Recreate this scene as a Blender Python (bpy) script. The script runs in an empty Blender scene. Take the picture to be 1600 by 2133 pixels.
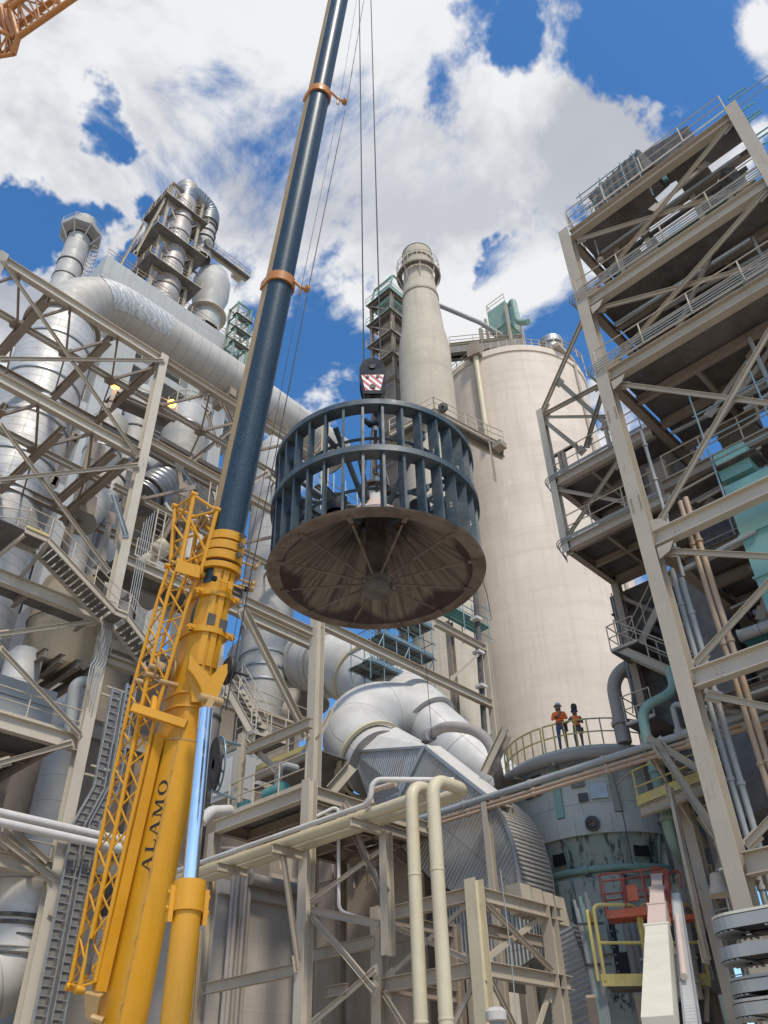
import bpy, bmesh, math, random
from mathutils import Vector as V, Matrix
random.seed(7)
R=math.radians
sc=bpy.context.scene
COL=sc.collection
# ------------------------------------------------------------------ camera model
F=1720.0; CX,CY=800.0,1066.5; PW,PH=1600.0,2133.0
EYE=V((0,0,1.6))
def cdir(px,py): return V(((px-CX)/F, -(py-CY)/F, -1.0))
_w=cdir(738,-1150).normalized()
_u=cdir(2857,2328); _u=(_u-_w*_u.dot(_w)).normalized()
_v=_w.cross(_u)
CM=Matrix((_u,_v,_w))                 # camera space -> world
def ray(px,py): return CM@cdir(px,py)
def on(a,val,px,py):
    d=ray(px,py); return EYE+d*((val-EYE[a])/d[a])
def pX(X,px,py): return on(0,X,px,py)
def pY(Y,px,py): return on(1,Y,px,py)
def pZ(Z,px,py): return on(2,Z,px,py)
def pD(d,px,py):
    r=ray(px,py); return EYE+r*(d/math.hypot(r.x,r.y))
def at(x,y,py):
    """height on the vertical line through (x,y) seen at pixel row py"""
    lo,hi=-5.0,160.0
    for _ in range(50):
        m=(lo+hi)/2
        c=CM.transposed()@(V((x,y,m))-EYE)
        if c.z>=-1e-6: hi=m; continue
        if CY-F*c.y/-c.z>py: lo=m
        else: hi=m
    return lo
Z3=V((0,0,1)); X3=V((1,0,0)); Y3=V((0,1,0))
cam=bpy.data.cameras.new('camera'); co=bpy.data.objects.new('camera',cam); COL.objects.link(co)
cam.sensor_fit='VERTICAL'; cam.sensor_height=36; cam.sensor_width=36; cam.lens=36*F/PH
cam.clip_start=0.1; cam.clip_end=5000
co.matrix_world=Matrix.Translation(EYE)@CM.to_4x4()
sc.camera=co
# ------------------------------------------------------------------ mesh builder
class MB:
    def __init__(s): s.v=[]; s.f=[]; s.uv=[]
    def add(s,vs,fs,uvs=None):
        n=len(s.v); s.v+= [V(p) for p in vs]
        for i,fc in enumerate(fs):
            s.f.append([n+k for k in fc]); s.uv.append(uvs[i] if uvs else None)
        return s
    def box(s,c,sx,sy,sz,ax=X3,ay=Y3,az=Z3):
        c=V(c); vs=[c+ax*(i*sx/2)+ay*(j*sy/2)+az*(k*sz/2) for k in(-1,1) for j in(-1,1) for i in(-1,1)]
        return s.add(vs,[(0,2,3,1),(4,5,7,6),(0,1,5,4),(2,6,7,3),(0,4,6,2),(1,3,7,5)])
    def prof(s,p,q,pts,up=Z3):
        """extrude a closed 2-D profile (side,up) from p to q"""
        p=V(p);q=V(q);d=(q-p).normalized()
        if abs(d.dot(up))>0.995: up=X3 if abs(d.x)<0.9 else Y3
        sd=d.cross(up).normalized(); u=sd.cross(d)
        n=len(pts); vs=[p+sd*a+u*b for a,b in pts]+[q+sd*a+u*b for a,b in pts]
        L=(q-p).length; per=[0]
        for i in range(n):
            a=pts[i];b=pts[(i+1)%n]; per.append(per[-1]+math.hypot(a[0]-b[0],a[1]-b[1]))
        fs=[(i,(i+1)%n,n+(i+1)%n,n+i) for i in range(n)]
        uv=[[(per[i],0),(per[i+1],0),(per[i+1],L),(per[i],L)] for i in range(n)]
        fs+= [tuple(range(n-1,-1,-1)),tuple(range(n,2*n))]
        uv+= [[(0,0)]*n]*2
        return s.add(vs,fs,uv)
    def bar(s,p,q,w,h=None,up=Z3):
        h=h or w; return s.prof(p,q,[(-w/2,-h/2),(w/2,-h/2),(w/2,h/2),(-w/2,h/2)],up)
    def ib(s,p,q,h,b,up=Z3,tf=None,tw=None):
        tf=tf or h*0.055; tw=(tw or h*0.035)/2; y=h/2; x=b/2
        return s.prof(p,q,[(-x,-y),(x,-y),(x,-y+tf),(tw,-y+tf),(tw,y-tf),(x,y-tf),(x,y),(-x,y),(-x,y-tf),(-tw,y-tf),(-tw,-y+tf),(-x,-y+tf)],up)
    def ang(s,p,q,a,up=Z3,t=None):
        t=t or a*.14
        return s.prof(p,q,[(0,0),(a,0),(a,t),(t,t),(t,a),(0,a)],up)
    def chan(s,p,q,h,b,up=Z3):
        t=h*.07; return s.prof(p,q,[(0,-h/2),(b,-h/2),(b,-h/2+t),(t,-h/2+t),(t,h/2-t),(b,h/2-t),(b,h/2),(0,h/2)],up)
    def tube(s,pts,r,n=12,bend=0,seg=7,caps=True,closed=False):
        pts=[V(p) for p in pts]
        rr=r if isinstance(r,(list,tuple)) else [r]*len(pts)
        if bend and len(pts)>2:
            o=[pts[0]];ro=[rr[0]]
            for i in range(1,len(pts)-1):
                a,b,c=pts[i-1],pts[i],pts[i+1]
                d1=(a-b);d2=(c-b);l=min(bend,d1.length*.49,d2.length*.49)
                d1.normalize();d2.normalize()
                if d1.dot(d2)<-0.999: o.append(b);ro.append(rr[i]);continue
                ang=d1.angle(d2); 
                p1=b+d1*l;p2=b+d2*l
                rad=l*math.tan(ang/2); cen=b+(d1+d2).normalized()*(rad/math.sin(ang/2))
                e1=(p1-cen);e2=(p2-cen); tot=e1.angle(e2); ax=e1.cross(e2).normalized()
                for k in range(seg+1):
                    o.append(cen+Matrix.Rotation(tot*k/seg,3,ax)@e1); ro.append(rr[i])
            o.append(pts[-1]);ro.append(rr[-1]); pts=o;rr=ro
        m=len(pts); tan=[]
        for i in range(m):
            a=pts[(i-1)%m] if (closed or i>0) else pts[i]; b=pts[(i+1)%m] if (closed or i<m-1) else pts[i]
            t=(b-a); tan.append(t.normalized() if t.length>1e-9 else (tan[-1] if tan else Z3))
        t0=tan[0]; u=t0.cross(Z3) if abs(t0.z)<.95 else t0.cross(X3)
        u.normalize(); vs=[];L=0;ls=[]
        for i in range(m):
            t=tan[i]; u=(u-t*u.dot(t)).normalized(); w=t.cross(u)
            if i: L+=(pts[i]-pts[i-1]).length
            ls.append(L)
            for k in range(n):
                a=2*math.pi*k/n; vs.append(pts[i]+(u*math.cos(a)+w*math.sin(a))*rr[i])
        fs=[];uv=[]
        for i in range(m if closed else m-1):
            j=(i+1)%m; l2=ls[j] if j else L+(pts[0]-pts[-1]).length
            for k in range(n):
                k2=(k+1)%n
                fs.append((i*n+k,i*n+k2,j*n+k2,j*n+k))
                q=2*math.pi*rr[i]/n
                uv.append([(k*q,ls[i]),((k+1)*q,ls[i]),((k+1)*q,l2),(k*q,l2)])
        if caps and not closed:
            fs.append(tuple(range(n-1,-1,-1))); uv.append([(0,.3)]*n)
            fs.append(tuple((m-1)*n+k for k in range(n))); uv.append([(0,.3)]*n)
        return s.add(vs,fs,uv)
    def lathe(s,c,prof,n=48,axis=Z3,a0=0,a1=2*math.pi,capb=False,capt=False):
        """prof: list of (radius, height along axis)"""
        c=V(c);axis=V(axis).normalized(); u=axis.cross(X3) if abs(axis.x)<.9 else axis.cross(Y3); u.normalize(); w=axis.cross(u)
        if axis==Z3: u,w=X3,Y3
        full=abs(a1-a0-2*math.pi)<1e-6; m=n if full else n+1; vs=[];L=0;ls=[]
        for i,(r,h) in enumerate(prof):
            if i: L+=math.hypot(r-prof[i-1][0],h-prof[i-1][1])
            ls.append(L)
            for k in range(m):
                a=a0+(a1-a0)*k/n; vs.append(c+axis*h+(u*math.cos(a)+w*math.sin(a))*r)
        fs=[];uv=[];rm=max(p[0] for p in prof)
        for i in range(len(prof)-1):
            for k in range(n):
                k2=(k+1)%m if full else k+1
                fs.append((i*m+k,i*m+k2,(i+1)*m+k2,(i+1)*m+k))
                q=(a1-a0)*rm/n
                uv.append([(k*q,ls[i]),((k+1)*q,ls[i]),((k+1)*q,ls[i+1]),(k*q,ls[i+1])])
        if capb: fs.append(tuple(range(m-1,-1,-1))); uv.append([(0,.3)]*m)
        if capt: fs.append(tuple((len(prof)-1)*m+k for k in range(m))); uv.append([(0,.3)]*m)
        return s.add(vs,fs,uv)
    def poly(s,pts,off,uax=None,vax=None):
        """thick polygon: pts extruded by vector off; metric uv along uax,vax"""
        pts=[V(p) for p in pts]; off=V(off); n=len(pts)
        nm=V((0,0,0))
        for i in range(n): nm+=(pts[i]-pts[0]).cross(pts[(i+1)%n]-pts[0])
        if nm.dot(off)>0: pts=pts[::-1]
        uax=uax or (pts[1]-pts[0]).normalized(); nn=nm.normalized(); vax=vax or nn.cross(uax)
        vs=pts+[p+off for p in pts]; g=lambda p:((p-pts[0]).dot(uax),(p-pts[0]).dot(vax))
        fs=[tuple(range(n)),tuple(range(2*n-1,n-1,-1))]; uv=[[g(p) for p in pts],[g(p) for p in pts[::-1]]]
        per=0
        for i in range(n):
            j=(i+1)%n; l=(pts[j]-pts[i]).length
            fs.append((i,n+i,n+j,j)); uv.append([(per,0),(per,off.length),(per+l,off.length),(per+l,0)]); per+=l
        return s.add(vs,fs,uv)
    def quad(s,a,b,c,d,t=0.03):
        a,b,c,d=map(V,(a,b,c,d)); nm=(b-a).cross(d-a).normalized()
        return s.poly([a,b,c,d],nm*-t)
    def rail(s,pts,h=1.07,sp=1.6,r=.024,toe=.0,closed=False):
        pts=[V(p) for p in pts]; n=len(pts)
        up=V((0,0,h)); md=V((0,0,h*.52))
        s.tube([p+up for p in pts],r,6,bend=.12,seg=2,closed=closed); s.tube([p+md for p in pts],r*.9,6,bend=.1,seg=2,closed=closed)
        for i in range(n if closed else n-1):
            a,b=pts[i],pts[(i+1)%n]; k=max(1,round((b-a).length/sp))
            for j in range(k+(0 if closed or i<n-2 else 1)):
                p=a.lerp(b,j/k); s.tube([p,p+up],r*1.05,6)
            if toe: s.bar(a+Z3*toe/2,b+Z3*toe/2,.008,toe)
        return s
    def build(s,name,mat,parent=None,smooth=40,label=None):
        me=bpy.data.meshes.new(name)
        if not s.v: raise Exception('empty '+name)
        lo=V((min(p.x for p in s.v),min(p.y for p in s.v),min(p.z for p in s.v))); hi=V((max(p.x for p in s.v),max(p.y for p in s.v),max(p.z for p in s.v)))
        c=(lo+hi)/2
        if parent is None: c.z=lo.z
        me.from_pydata([p-c for p in s.v],[],s.f)
        if any(s.uv):
            ul=me.uv_layers.new(name='UVMap').data; k=0
            for fi,fc in enumerate(s.f):
                q=s.uv[fi]
                for j in range(len(fc)):
                    if q: ul[k].uv=q[j]
                    k+=1
        me.materials.append(MATS[mat] if isinstance(mat,str) else mat)
        if smooth:
            me.polygons.foreach_set('use_smooth',[True]*len(me.polygons)); me.set_sharp_from_angle(angle=R(smooth))
        o=bpy.data.objects.new(name,me); COL.objects.link(o)
        if label: o['label']=label
        if parent is not None:
            o.parent=parent; o.location=c-WP[parent.name]
        else: o.location=c
        WP[o.name]=c.copy()
        return o
WP={}
def tag(o,label,cat,group=None):
    o['label']=label; o['category']=cat
    if group: o['group']=group
    return o
def thing(name,label,cat,loc,group=None):
    o=bpy.data.objects.new(name,None); COL.objects.link(o); o.location=V(loc); o.empty_display_size=.3
    WP[o.name]=V(loc); return tag(o,label,cat,group)
def struct(o,kind='structure'): o['kind']=kind; return o
# ------------------------------------------------------------------ materials
MATS={}
class NT:
    def __init__(s,name):
        s.m=bpy.data.materials.new(name); s.m.use_nodes=True; s.t=s.m.node_tree; s.b=s.t.nodes['Principled BSDF']; MATS[name]=s.m
        s.geo=s.n('ShaderNodeNewGeometry')
    def n(s,ty,**k):
        nd=s.t.nodes.new(ty)
        for a,b in k.items(): setattr(nd,a,b)
        return nd
    def l(s,a,b): s.t.links.new(a,b)
    def noise(s,scale,detail=4,rough=.6,vec=None,stretch=None):
        v=vec or s.geo.outputs['Position']
        if stretch:
            mp=s.n('ShaderNodeMapping'); mp.inputs['Scale'].default_value=stretch; s.l(v,mp.inputs['Vector']); v=mp.outputs[0]
        nz=s.n('ShaderNodeTexNoise'); nz.inputs['Scale'].default_value=scale; nz.inputs['Detail'].default_value=detail; nz.inputs['Roughness'].default_value=rough
        s.l(v,nz.inputs['Vector']); return nz.outputs['Fac']
    def rng(s,v,a,b,c=0,d=1):
        r=s.n('ShaderNodeMapRange'); s.l(v,r.inputs[0])
        for i,x in enumerate((a,b,c,d)): r.inputs[1+i].default_value=x
        return r.outputs[0]
    def math(s,op,a,b=None):
        m=s.n('ShaderNodeMath',operation=op)
        for i,x in enumerate((a,b)):
            if x is None: continue
            if isinstance(x,(int,float)): m.inputs[i].default_value=x
            else: s.l(x,m.inputs[i])
        return m.outputs[0]
    def mix(s,fac,a,b):
        m=s.n('ShaderNodeMix',data_type='RGBA')
        if isinstance(fac,(int,float)): m.inputs[0].default_value=fac
        else: s.l(fac,m.inputs[0])
        for i,x in ((6,a),(7,b)):
            if isinstance(x,tuple): m.inputs[i].default_value=(*x,1)
            else: s.l(x,m.inputs[i])
        return m.outputs[2]
    def color(s,c):
        if isinstance(c,tuple): s.b.inputs['Base Color'].default_value=(*c,1)
        else: s.l(c,s.b.inputs['Base Color'])
    def bump(s,h,st=.2,dist=.02):
        b=s.n('ShaderNodeBump'); b.inputs['Strength'].default_value=st; b.inputs['Distance'].default_value=dist
        s.l(h,b.inputs['Height']); s.l(b.outputs[0],s.b.inputs['Normal'])
    def uv(s):
        u=s.n('ShaderNodeTexCoord'); sp=s.n('ShaderNodeSeparateXYZ'); s.l(u.outputs['UV'],sp.inputs[0]); return sp.outputs[0],sp.outputs[1]
    def line(s,v,period,width):
        """1 on thin lines every period metres"""
        a=s.math('DIVIDE',v,period); a=s.math('FRACT',a); a=s.math('SUBTRACT',a,.5); a=s.math('ABSOLUTE',a)
        return s.rng(a,.5-width/period,.5-width/period*.4)
def dusty(name,c,c2=None,rough=.65,metal=0,amt=.55,sc1=.6,streak=.35,bump=.15,dust=(.46,.40,.325),dustamt=.25,rust=0):
    """painted or bare surface with blotches, vertical streaks and plant dust"""
    m=NT(name); c2=c2 or tuple(x*.62 for x in c)
    n1=m.rng(m.noise(sc1,6,.65),.35,.7); n2=m.rng(m.noise(1.0,4,.6,stretch=(5,5,.35)),.48,.72)
    k=m.math('MULTIPLY',n1,amt); k2=m.math('MULTIPLY',n2,streak); k=m.math('MAXIMUM',k,k2)
    col=m.mix(k,c,c2)
    if rust:
        rr=m.rng(m.noise(1.3,6,.75,stretch=(3.5,3.5,.5)),.60,.70,0,rust); col=m.mix(rr,col,(.13,.075,.045))
        sp_=m.rng(m.noise(11,3,.6),.66,.74,0,rust*.8); col=m.mix(sp_,col,(.10,.07,.05))
    if dustamt:
        nz=m.rng(m.noise(2.3,5,.7),.4,.75,0,dustamt); col=m.mix(nz,col,dust)
    m.color(col); m.b.inputs['Metallic'].default_value=metal
    m.l(m.rng(m.noise(3,3),.3,.7,max(.05,rough-.12),min(1,rough+.15)),m.b.inputs['Roughness'])
    m.bump(m.noise(9,5),bump,.01); return m
dusty('beige_steel',(.445,.382,.297),(.33,.275,.21),rust=.55)
dusty('pale_steel',(.52,.458,.37),(.40,.345,.27),rust=.4)
dusty('brown_steel',(.30,.24,.185),(.19,.15,.118),rust=.5)
dusty('rail_paint',(.52,.44,.34),(.38,.31,.23),amt=.7,sc1=3,rust=.4)
dusty('yellow_rail',(.60,.49,.13),(.42,.34,.15),amt=.7,sc1=2.5,dustamt=.45,rust=.4)
dusty('cream_paint',(.60,.53,.37),(.44,.37,.25),rough=.5,dustamt=.25,rust=.3)
dusty('cream_lift',(.66,.62,.50),(.55,.5,.4),rough=.4,streak=.2,dustamt=.1)
dusty('pink_paint',(.55,.43,.37),(.45,.35,.30))
dusty('lift_red',(.36,.05,.035),(.2,.04,.03)); dusty('lift_orange',(.60,.12,.04),(.38,.09,.05))
dusty('mint',(.24,.39,.33),(.15,.25,.21),dustamt=.35); dusty('teal',(.05,.24,.24),(.03,.13,.14),dustamt=.2)
dusty('teal_duct',(.17,.36,.34),(.11,.25,.24),dustamt=.2)
dusty('grey_pipe',(.33,.35,.35),(.22,.22,.21)); dusty('copper_pipe',(.43,.30,.20),(.33,.225,.155),dustamt=.4); dusty('dust_pipe',(.33,.29,.26),(.22,.2,.18))
dusty('white_pipe',(.62,.60,.57),(.42,.39,.35),rust=.25)
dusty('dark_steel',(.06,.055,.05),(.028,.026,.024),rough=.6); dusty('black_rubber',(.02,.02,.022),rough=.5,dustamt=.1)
dusty('galvanised',(.42,.44,.45),(.3,.31,.32),rough=.45,metal=.6)
dusty('scaffold',(.22,.30,.33),(.1,.19,.21),rough=.45,metal=.4,dustamt=.15)
dusty('crane_yellow',(.66,.31,.006),(.50,.225,.012),rough=.40,streak=.5,dustamt=.04,bump=.05,rust=.22)
dusty('crane_orange',(.50,.19,.03),(.36,.13,.03),rough=.45,dustamt=.1)
dusty('crane_tan',(.42,.27,.10),(.33,.2,.09),rough=.5,dustamt=.25)
dusty('rope',(.05,.05,.055),rough=.5,metal=.5,dustamt=0)
dusty('hook_black',(.010,.015,.026),rough=.55,dustamt=.0); MATS['hook_black'].node_tree.nodes['Principled BSDF'].inputs['Specular IOR Level'].default_value=.15
dusty('rotor_blue',(.036,.066,.086),(.02,.038,.05),rough=.5,amt=.8,sc1=2,streak=.6,dustamt=.2,rust=.5)
dusty('rotor_brown',(.125,.088,.064),(.055,.036,.03),rough=.7,amt=.9,sc1=2.2)
dusty('rust_dark',(.05,.033,.028),(.025,.018,.016),rough=.75)
dusty('hi_vis',(1.0,.21,.03),(.85,.14,.03),rough=.8,sc1=6,dustamt=0,bump=.1); dusty('denim',(.06,.10,.19),(.035,.05,.1),rough=.9,sc1=6,dustamt=.1)
dusty('grey_cloth',(.13,.13,.12),(.07,.07,.065),rough=.9,sc1=6,dustamt=.1); dusty('hat_white',(.75,.73,.68),rough=.4,dustamt=.1)
dusty('skin',(.20,.115,.08),(.16,.09,.06),rough=.6,dustamt=0); dusty('black_paint',(.016,.016,.018),rough=.55,dustamt=0,streak=.1)
dusty('sign_white',(.78,.77,.75),rough=.5,dustamt=.08); dusty('sign_red',(.50,.03,.05),rough=.5,dustamt=.08)
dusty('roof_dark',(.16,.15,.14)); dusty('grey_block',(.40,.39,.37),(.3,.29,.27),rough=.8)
m=dusty('chrome',(.82,.84,.86),rough=.12,metal=1,amt=.05,streak=.05,dustamt=0,bump=.01); 
# crane inner sections: dark blue, greasy, with fine lengthwise scratches
m=NT('crane_navy'); s1=m.noise(14,3,.6,stretch=(6,6,.15)); n=m.noise(1.2,5)
c=m.mix(m.rng(s1,.42,.72),(.011,.026,.042),(.055,.092,.112)); c=m.mix(m.rng(n,.4,.75,0,.6),c,(.016,.032,.05)); c=m.mix(m.rng(m.noise(20,3,.6,stretch=(4,4,.25)),.66,.72,0,.7),c,(.20,.22,.22)); m.color(c)
m.l(m.rng(s1,.3,.7,.22,.5),m.b.inputs['Roughness']); m.b.inputs['Metallic'].default_value=.15
m.bump(s1,.1,.005)
def cladding(name,c,c2,rough,metal,period,lw,seam=.55,upanel=0,streak=.4):
    m=NT(name); u,v=m.uv()
    n1=m.rng(m.noise(.5,6,.65),.35,.68); n2=m.rng(m.noise(1,5,.65,stretch=(4,4,.3)),.47,.72)
    k=m.math('MAXIMUM',m.math('MULTIPLY',n1,.8),m.math('MULTIPLY',n2,streak)); col=m.mix(k,c,c2)
    # sheet-to-sheet tone
    cell=m.math('FLOOR',m.math('DIVIDE',v,period)); wn=m.n('ShaderNodeTexWhiteNoise',noise_dimensions='2D'); cb=m.n('ShaderNodeCombineXYZ'); m.l(cell,cb.inputs[0])
    if upanel: m.l(m.math('FLOOR',m.math('DIVIDE',u,upanel)),cb.inputs[1])
    m.l(cb.outputs[0],wn.inputs['Vector']); col=m.mix(m.rng(wn.outputs['Value'],0,1,0,.22),col,tuple(x*.8 for x in c))
    ln=m.line(v,period,lw)
    if upanel: ln=m.math('MAXIMUM',ln,m.line(u,upanel,lw*.8))
    col=m.mix(m.math('MULTIPLY',ln,seam),col,tuple(x*.35 for x in c2)); m.color(col)
    m.b.inputs['Metallic'].default_value=metal
    m.l(m.rng(m.noise(1.5,4),.3,.7,rough-.1,rough+.14),m.b.inputs['Roughness'])
    h=m.math('SUBTRACT',m.math('MULTIPLY',m.noise(2.5,3),.7),m.math('MULTIPLY',ln,.6)); m.bump(h,.25,.03); return m
cladding('silver_clad',(.52,.515,.505),(.38,.36,.325),.52,.25,.62,.03,upanel=2.6,streak=.6)
cladding('duct_silver',(.60,.585,.555),(.40,.37,.33),.58,.12,2.4,.04,upanel=4)
cladding('duct_cream',(.50,.475,.43),(.37,.335,.29),.6,.1,.9,.03,seam=.5,streak=.7)
cladding('steel_shell',(.47,.465,.445),(.345,.325,.295),.6,.08,1.6,.03,streak=.7)
cladding('rust_shell',(.43,.42,.41),(.26,.19,.145),.52,.25,3.6,.05,streak=1.0)
cladding('hopper_tan',(.37,.295,.20),(.28,.22,.15),.6,.05,2.0,.03,upanel=2.6,seam=.3)
cladding('mill_grey',(.57,.545,.455),(.37,.355,.30),.7,.0,.9,.02,upanel=1.3,seam=.5,streak=.6)
# mill green: big flakes and black drips
m=NT('mill_green'); n1=m.rng(m.noise(.9,6,.7),.4,.62); dr=m.rng(m.noise(1,5,.7,stretch=(2.6,2.6,.35)),.53,.60); bl=m.rng(m.noise(1.6,5,.7),.6,.68)
c=m.mix(n1,(.31,.385,.32),(.40,.385,.33)); c=m.mix(m.math('MULTIPLY',dr,.85),c,(.03,.035,.035)); c=m.mix(bl,c,(.025,.03,.04)); m.color(c)
m.b.inputs['Roughness'].default_value=.6; m.bump(m.noise(5,5),.2,.02)
# concrete
def concrete(name,c,c2,c3,lift=1.5,seamamt=.25):
    m=NT(name); n1=m.rng(m.noise(.12,7,.62),.35,.68); n2=m.rng(m.noise(.6,6,.7,stretch=(3,3,.18)),.5,.75); n3=m.rng(m.noise(.45,5,.6,stretch=(.4,.4,3)),.52,.72)
    col=m.mix(n1,c,c2); col=m.mix(m.math('MULTIPLY',n2,.5),col,c3); n4=m.rng(m.noise(.25,5,.7,stretch=(6,6,.12)),.56,.66); col=m.mix(m.math('MULTIPLY',n4,.22),col,tuple(x*.72 for x in c3)); n5=m.rng(m.noise(.8,7,.75),.58,.66); col=m.mix(m.math('MULTIPLY',n5,.35),col,tuple(min(1,x*1.18) for x in c)); col=m.mix(m.math('MULTIPLY',n3,.35),col,c3)
    sp=m.n('ShaderNodeSeparateXYZ'); m.l(m.geo.outputs['Position'],sp.inputs[0]); ln=m.line(sp.outputs[2],lift,.03)
    u,v=m.uv(); wn=m.n('ShaderNodeTexWhiteNoise',noise_dimensions='2D'); cb=m.n('ShaderNodeCombineXYZ'); m.l(m.math('FLOOR',m.math('DIVIDE',u,2.6)),cb.inputs[0]); m.l(m.math('FLOOR',m.math('DIVIDE',sp.outputs[2],lift)),cb.inputs[1]); m.l(cb.outputs[0],wn.inputs['Vector'])
    col=m.mix(m.rng(wn.outputs['Value'],0,1,0,.22),col,c3)
    col=m.mix(m.math('MULTIPLY',ln,seamamt),col,tuple(x*.5 for x in c3)); m.color(col); m.b.inputs['Roughness'].default_value=.9
    m.bump(m.noise(2.5,6),.25,.03)
concrete('silo_concrete',(.73,.625,.52),(.63,.53,.435),(.48,.395,.32),2.2,.17)
concrete('chimney_concrete',(.56,.49,.385),(.45,.395,.305),(.33,.285,.22),1.6,.18)
concrete('wall_concrete',(.51,.465,.415),(.43,.385,.34),(.33,.295,.26),1.2,.15)
concrete('tower_concrete',(.46,.465,.455),(.38,.38,.37),(.31,.3,.28),2.5,.2)
concrete('ground_dust',(.46,.41,.345),(.39,.345,.29),(.37,.33,.28),900,0)
# corrugated sheet (ribs along uv v, across u)
def corr(name,c,c2,pitch,metal=.55,rough=.42,along='u'):
    m=NT(name); u,v=m.uv(); a=u if along=='u' else v
    w=m.math('SINE',m.math('MULTIPLY',a,2*math.pi/pitch)); n1=m.rng(m.noise(.7,6,.65),.38,.68); n2=m.rng(m.noise(1.1,5,.6,stretch=(2,2,.25)),.5,.7)
    col=m.mix(m.math('MAXIMUM',n1,n2),c,c2)
    wn=m.n('ShaderNodeTexWhiteNoise',noise_dimensions='2D'); cb=m.n('ShaderNodeCombineXYZ'); m.l(m.math('FLOOR',m.math('DIVIDE',u,1.05)),cb.inputs[0]); m.l(m.math('FLOOR',m.math('DIVIDE',v,2.7)),cb.inputs[1]); m.l(cb.outputs[0],wn.inputs['Vector'])
    col=m.mix(m.rng(wn.outputs['Value'],0,1,0,.35),col,tuple(x*.78 for x in c2))
    col=m.mix(m.rng(w,-1,-.3,.5,0),col,tuple(x*.62 for x in c2)); jn=m.math('MAXIMUM',m.line(u,1.05,.03),m.line(v,2.7,.035)); col=m.mix(m.math('MULTIPLY',jn,.55),col,tuple(x*.45 for x in c2)); col=m.mix(m.rng(m.noise(3.2,6,.75,stretch=(1,1,.4)),.56,.68,0,.6),col,(.30,.25,.19)); m.color(col)
    m.b.inputs['Metallic'].default_value=metal; m.b.inputs['Roughness'].default_value=rough; m.bump(w,.9,.03)
corr('corr_blue',(.50,.535,.55),(.47,.44,.39),.14,.3,.45)
corr('corr_grey',(.46,.455,.435),(.38,.355,.32),.15,.2,.5,'v')
corr('ribbed',(.33,.35,.37),(.22,.22,.22),.55,.6,.4,'v')
# wrinkled bright cladding of the elbow
m=NT('crumpled'); n=m.noise(1.0,3,.5,stretch=(1.6,1.6,.5)); wv=m.n('ShaderNodeTexWave',wave_type='BANDS',bands_direction='DIAGONAL'); wv.inputs['Scale'].default_value=1.15; wv.inputs['Distortion'].default_value=9; wv.inputs['Detail'].default_value=3
m.l(m.geo.outputs['Position'],wv.inputs['Vector']); m.color(m.mix(wv.outputs['Fac'],(.55,.54,.52),(.40,.395,.38))); m.b.inputs['Metallic'].default_value=.3; m.b.inputs['Roughness'].default_value=.5; m.bump(wv.outputs['Fac'],.5,.05)
# open grating seen from below: bars, gaps are cut by transparency
m=NT('grating'); sp=m.n('ShaderNodeSeparateXYZ'); m.l(m.geo.outputs['Position'],sp.inputs[0])
gx=m.line(sp.outputs[0],.085,.03); gy=m.line(sp.outputs[1],.085,.022); al=m.math('MAXIMUM',gx,gy); al=m.rng(al,0,1,.62,1)
m.color(m.mix(m.rng(m.noise(.8,5),.35,.7),(.20,.175,.15),(.10,.09,.08))); m.l(al,m.b.inputs['Alpha']); m.b.inputs['Roughness'].default_value=.7
m=NT('deck_plate'); m.color(m.mix(m.rng(m.noise(.7,6,.7),.4,.68),(.175,.16,.145),(.08,.075,.07))); m.b.inputs['Roughness'].default_value=.7; m.bump(m.noise(6,5),.2,.02)
# lit lamp
m=NT('lamp_glow'); m.color((.9,.45,.1)); m.b.inputs['Emission Color'].default_value=(1,.42,.06,1); m.b.inputs['Emission Strength'].default_value=6
# inner face of the rotor cone: radial streaks of rust in uv (u around, v along)
m=NT('rotor_cone'); tc=m.n('ShaderNodeTexCoord'); mp=m.n('ShaderNodeMapping'); mp.inputs['Scale'].default_value=(4.5,.22,1); m.l(tc.outputs['UV'],mp.inputs['Vector'])
st=m.noise(1.7,6,.65,vec=mp.outputs[0]); u,v=m.uv(); n=m.noise(2.4,5,.6)
c=m.mix(m.rng(st,.40,.66),(.225,.185,.142),(.05,.033,.027))
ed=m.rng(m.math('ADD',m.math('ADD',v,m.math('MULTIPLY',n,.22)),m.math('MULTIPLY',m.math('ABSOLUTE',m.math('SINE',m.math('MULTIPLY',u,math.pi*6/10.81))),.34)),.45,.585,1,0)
top=m.rng(v,.95,1.7)  # deep end of the cone towards the apex: shade painted into the colour
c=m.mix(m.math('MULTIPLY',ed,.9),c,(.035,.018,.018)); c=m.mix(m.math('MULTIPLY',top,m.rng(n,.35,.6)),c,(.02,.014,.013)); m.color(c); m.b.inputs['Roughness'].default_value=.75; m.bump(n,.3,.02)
# ================================================================== MOBILE CRANE
BA=pD(21,265,2133); BB=pD(13.1,757,-240)
bax=(BB-BA).normalized(); LC=V((9.03,8.65,0))
bn=(LC-V((BA.x,BA.y,0))); bn=(bn-bax*bn.dot(bax)).normalized()      # towards the hook side (underside)
bs=bax.cross(bn).normalized()
CMT=CM.transposed()
def proj(p):
    c=CMT@(V(p)-EYE); return CX+F*c.x/-c.z, CY-F*c.y/-c.z, -c.z
def bt(py):
    lo,hi=-6.0,60.0
    for _ in range(50):
        m=(lo+hi)/2
        if proj(BA+bax*m)[1]>py: lo=m
        else: hi=m
    return lo
def bpt(py,s=0,n=0): return BA+bax*bt(py)+bs*s+bn*n
def bdep(py): return proj(BA+bax*bt(py))[2]
def jp(px,py,off=0):
    return EYE+ray(px,py)*(bdep(py)+off)
left=bs if proj(bpt(1500)+bs)[0]<proj(bpt(1500))[0] else -bs
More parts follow.
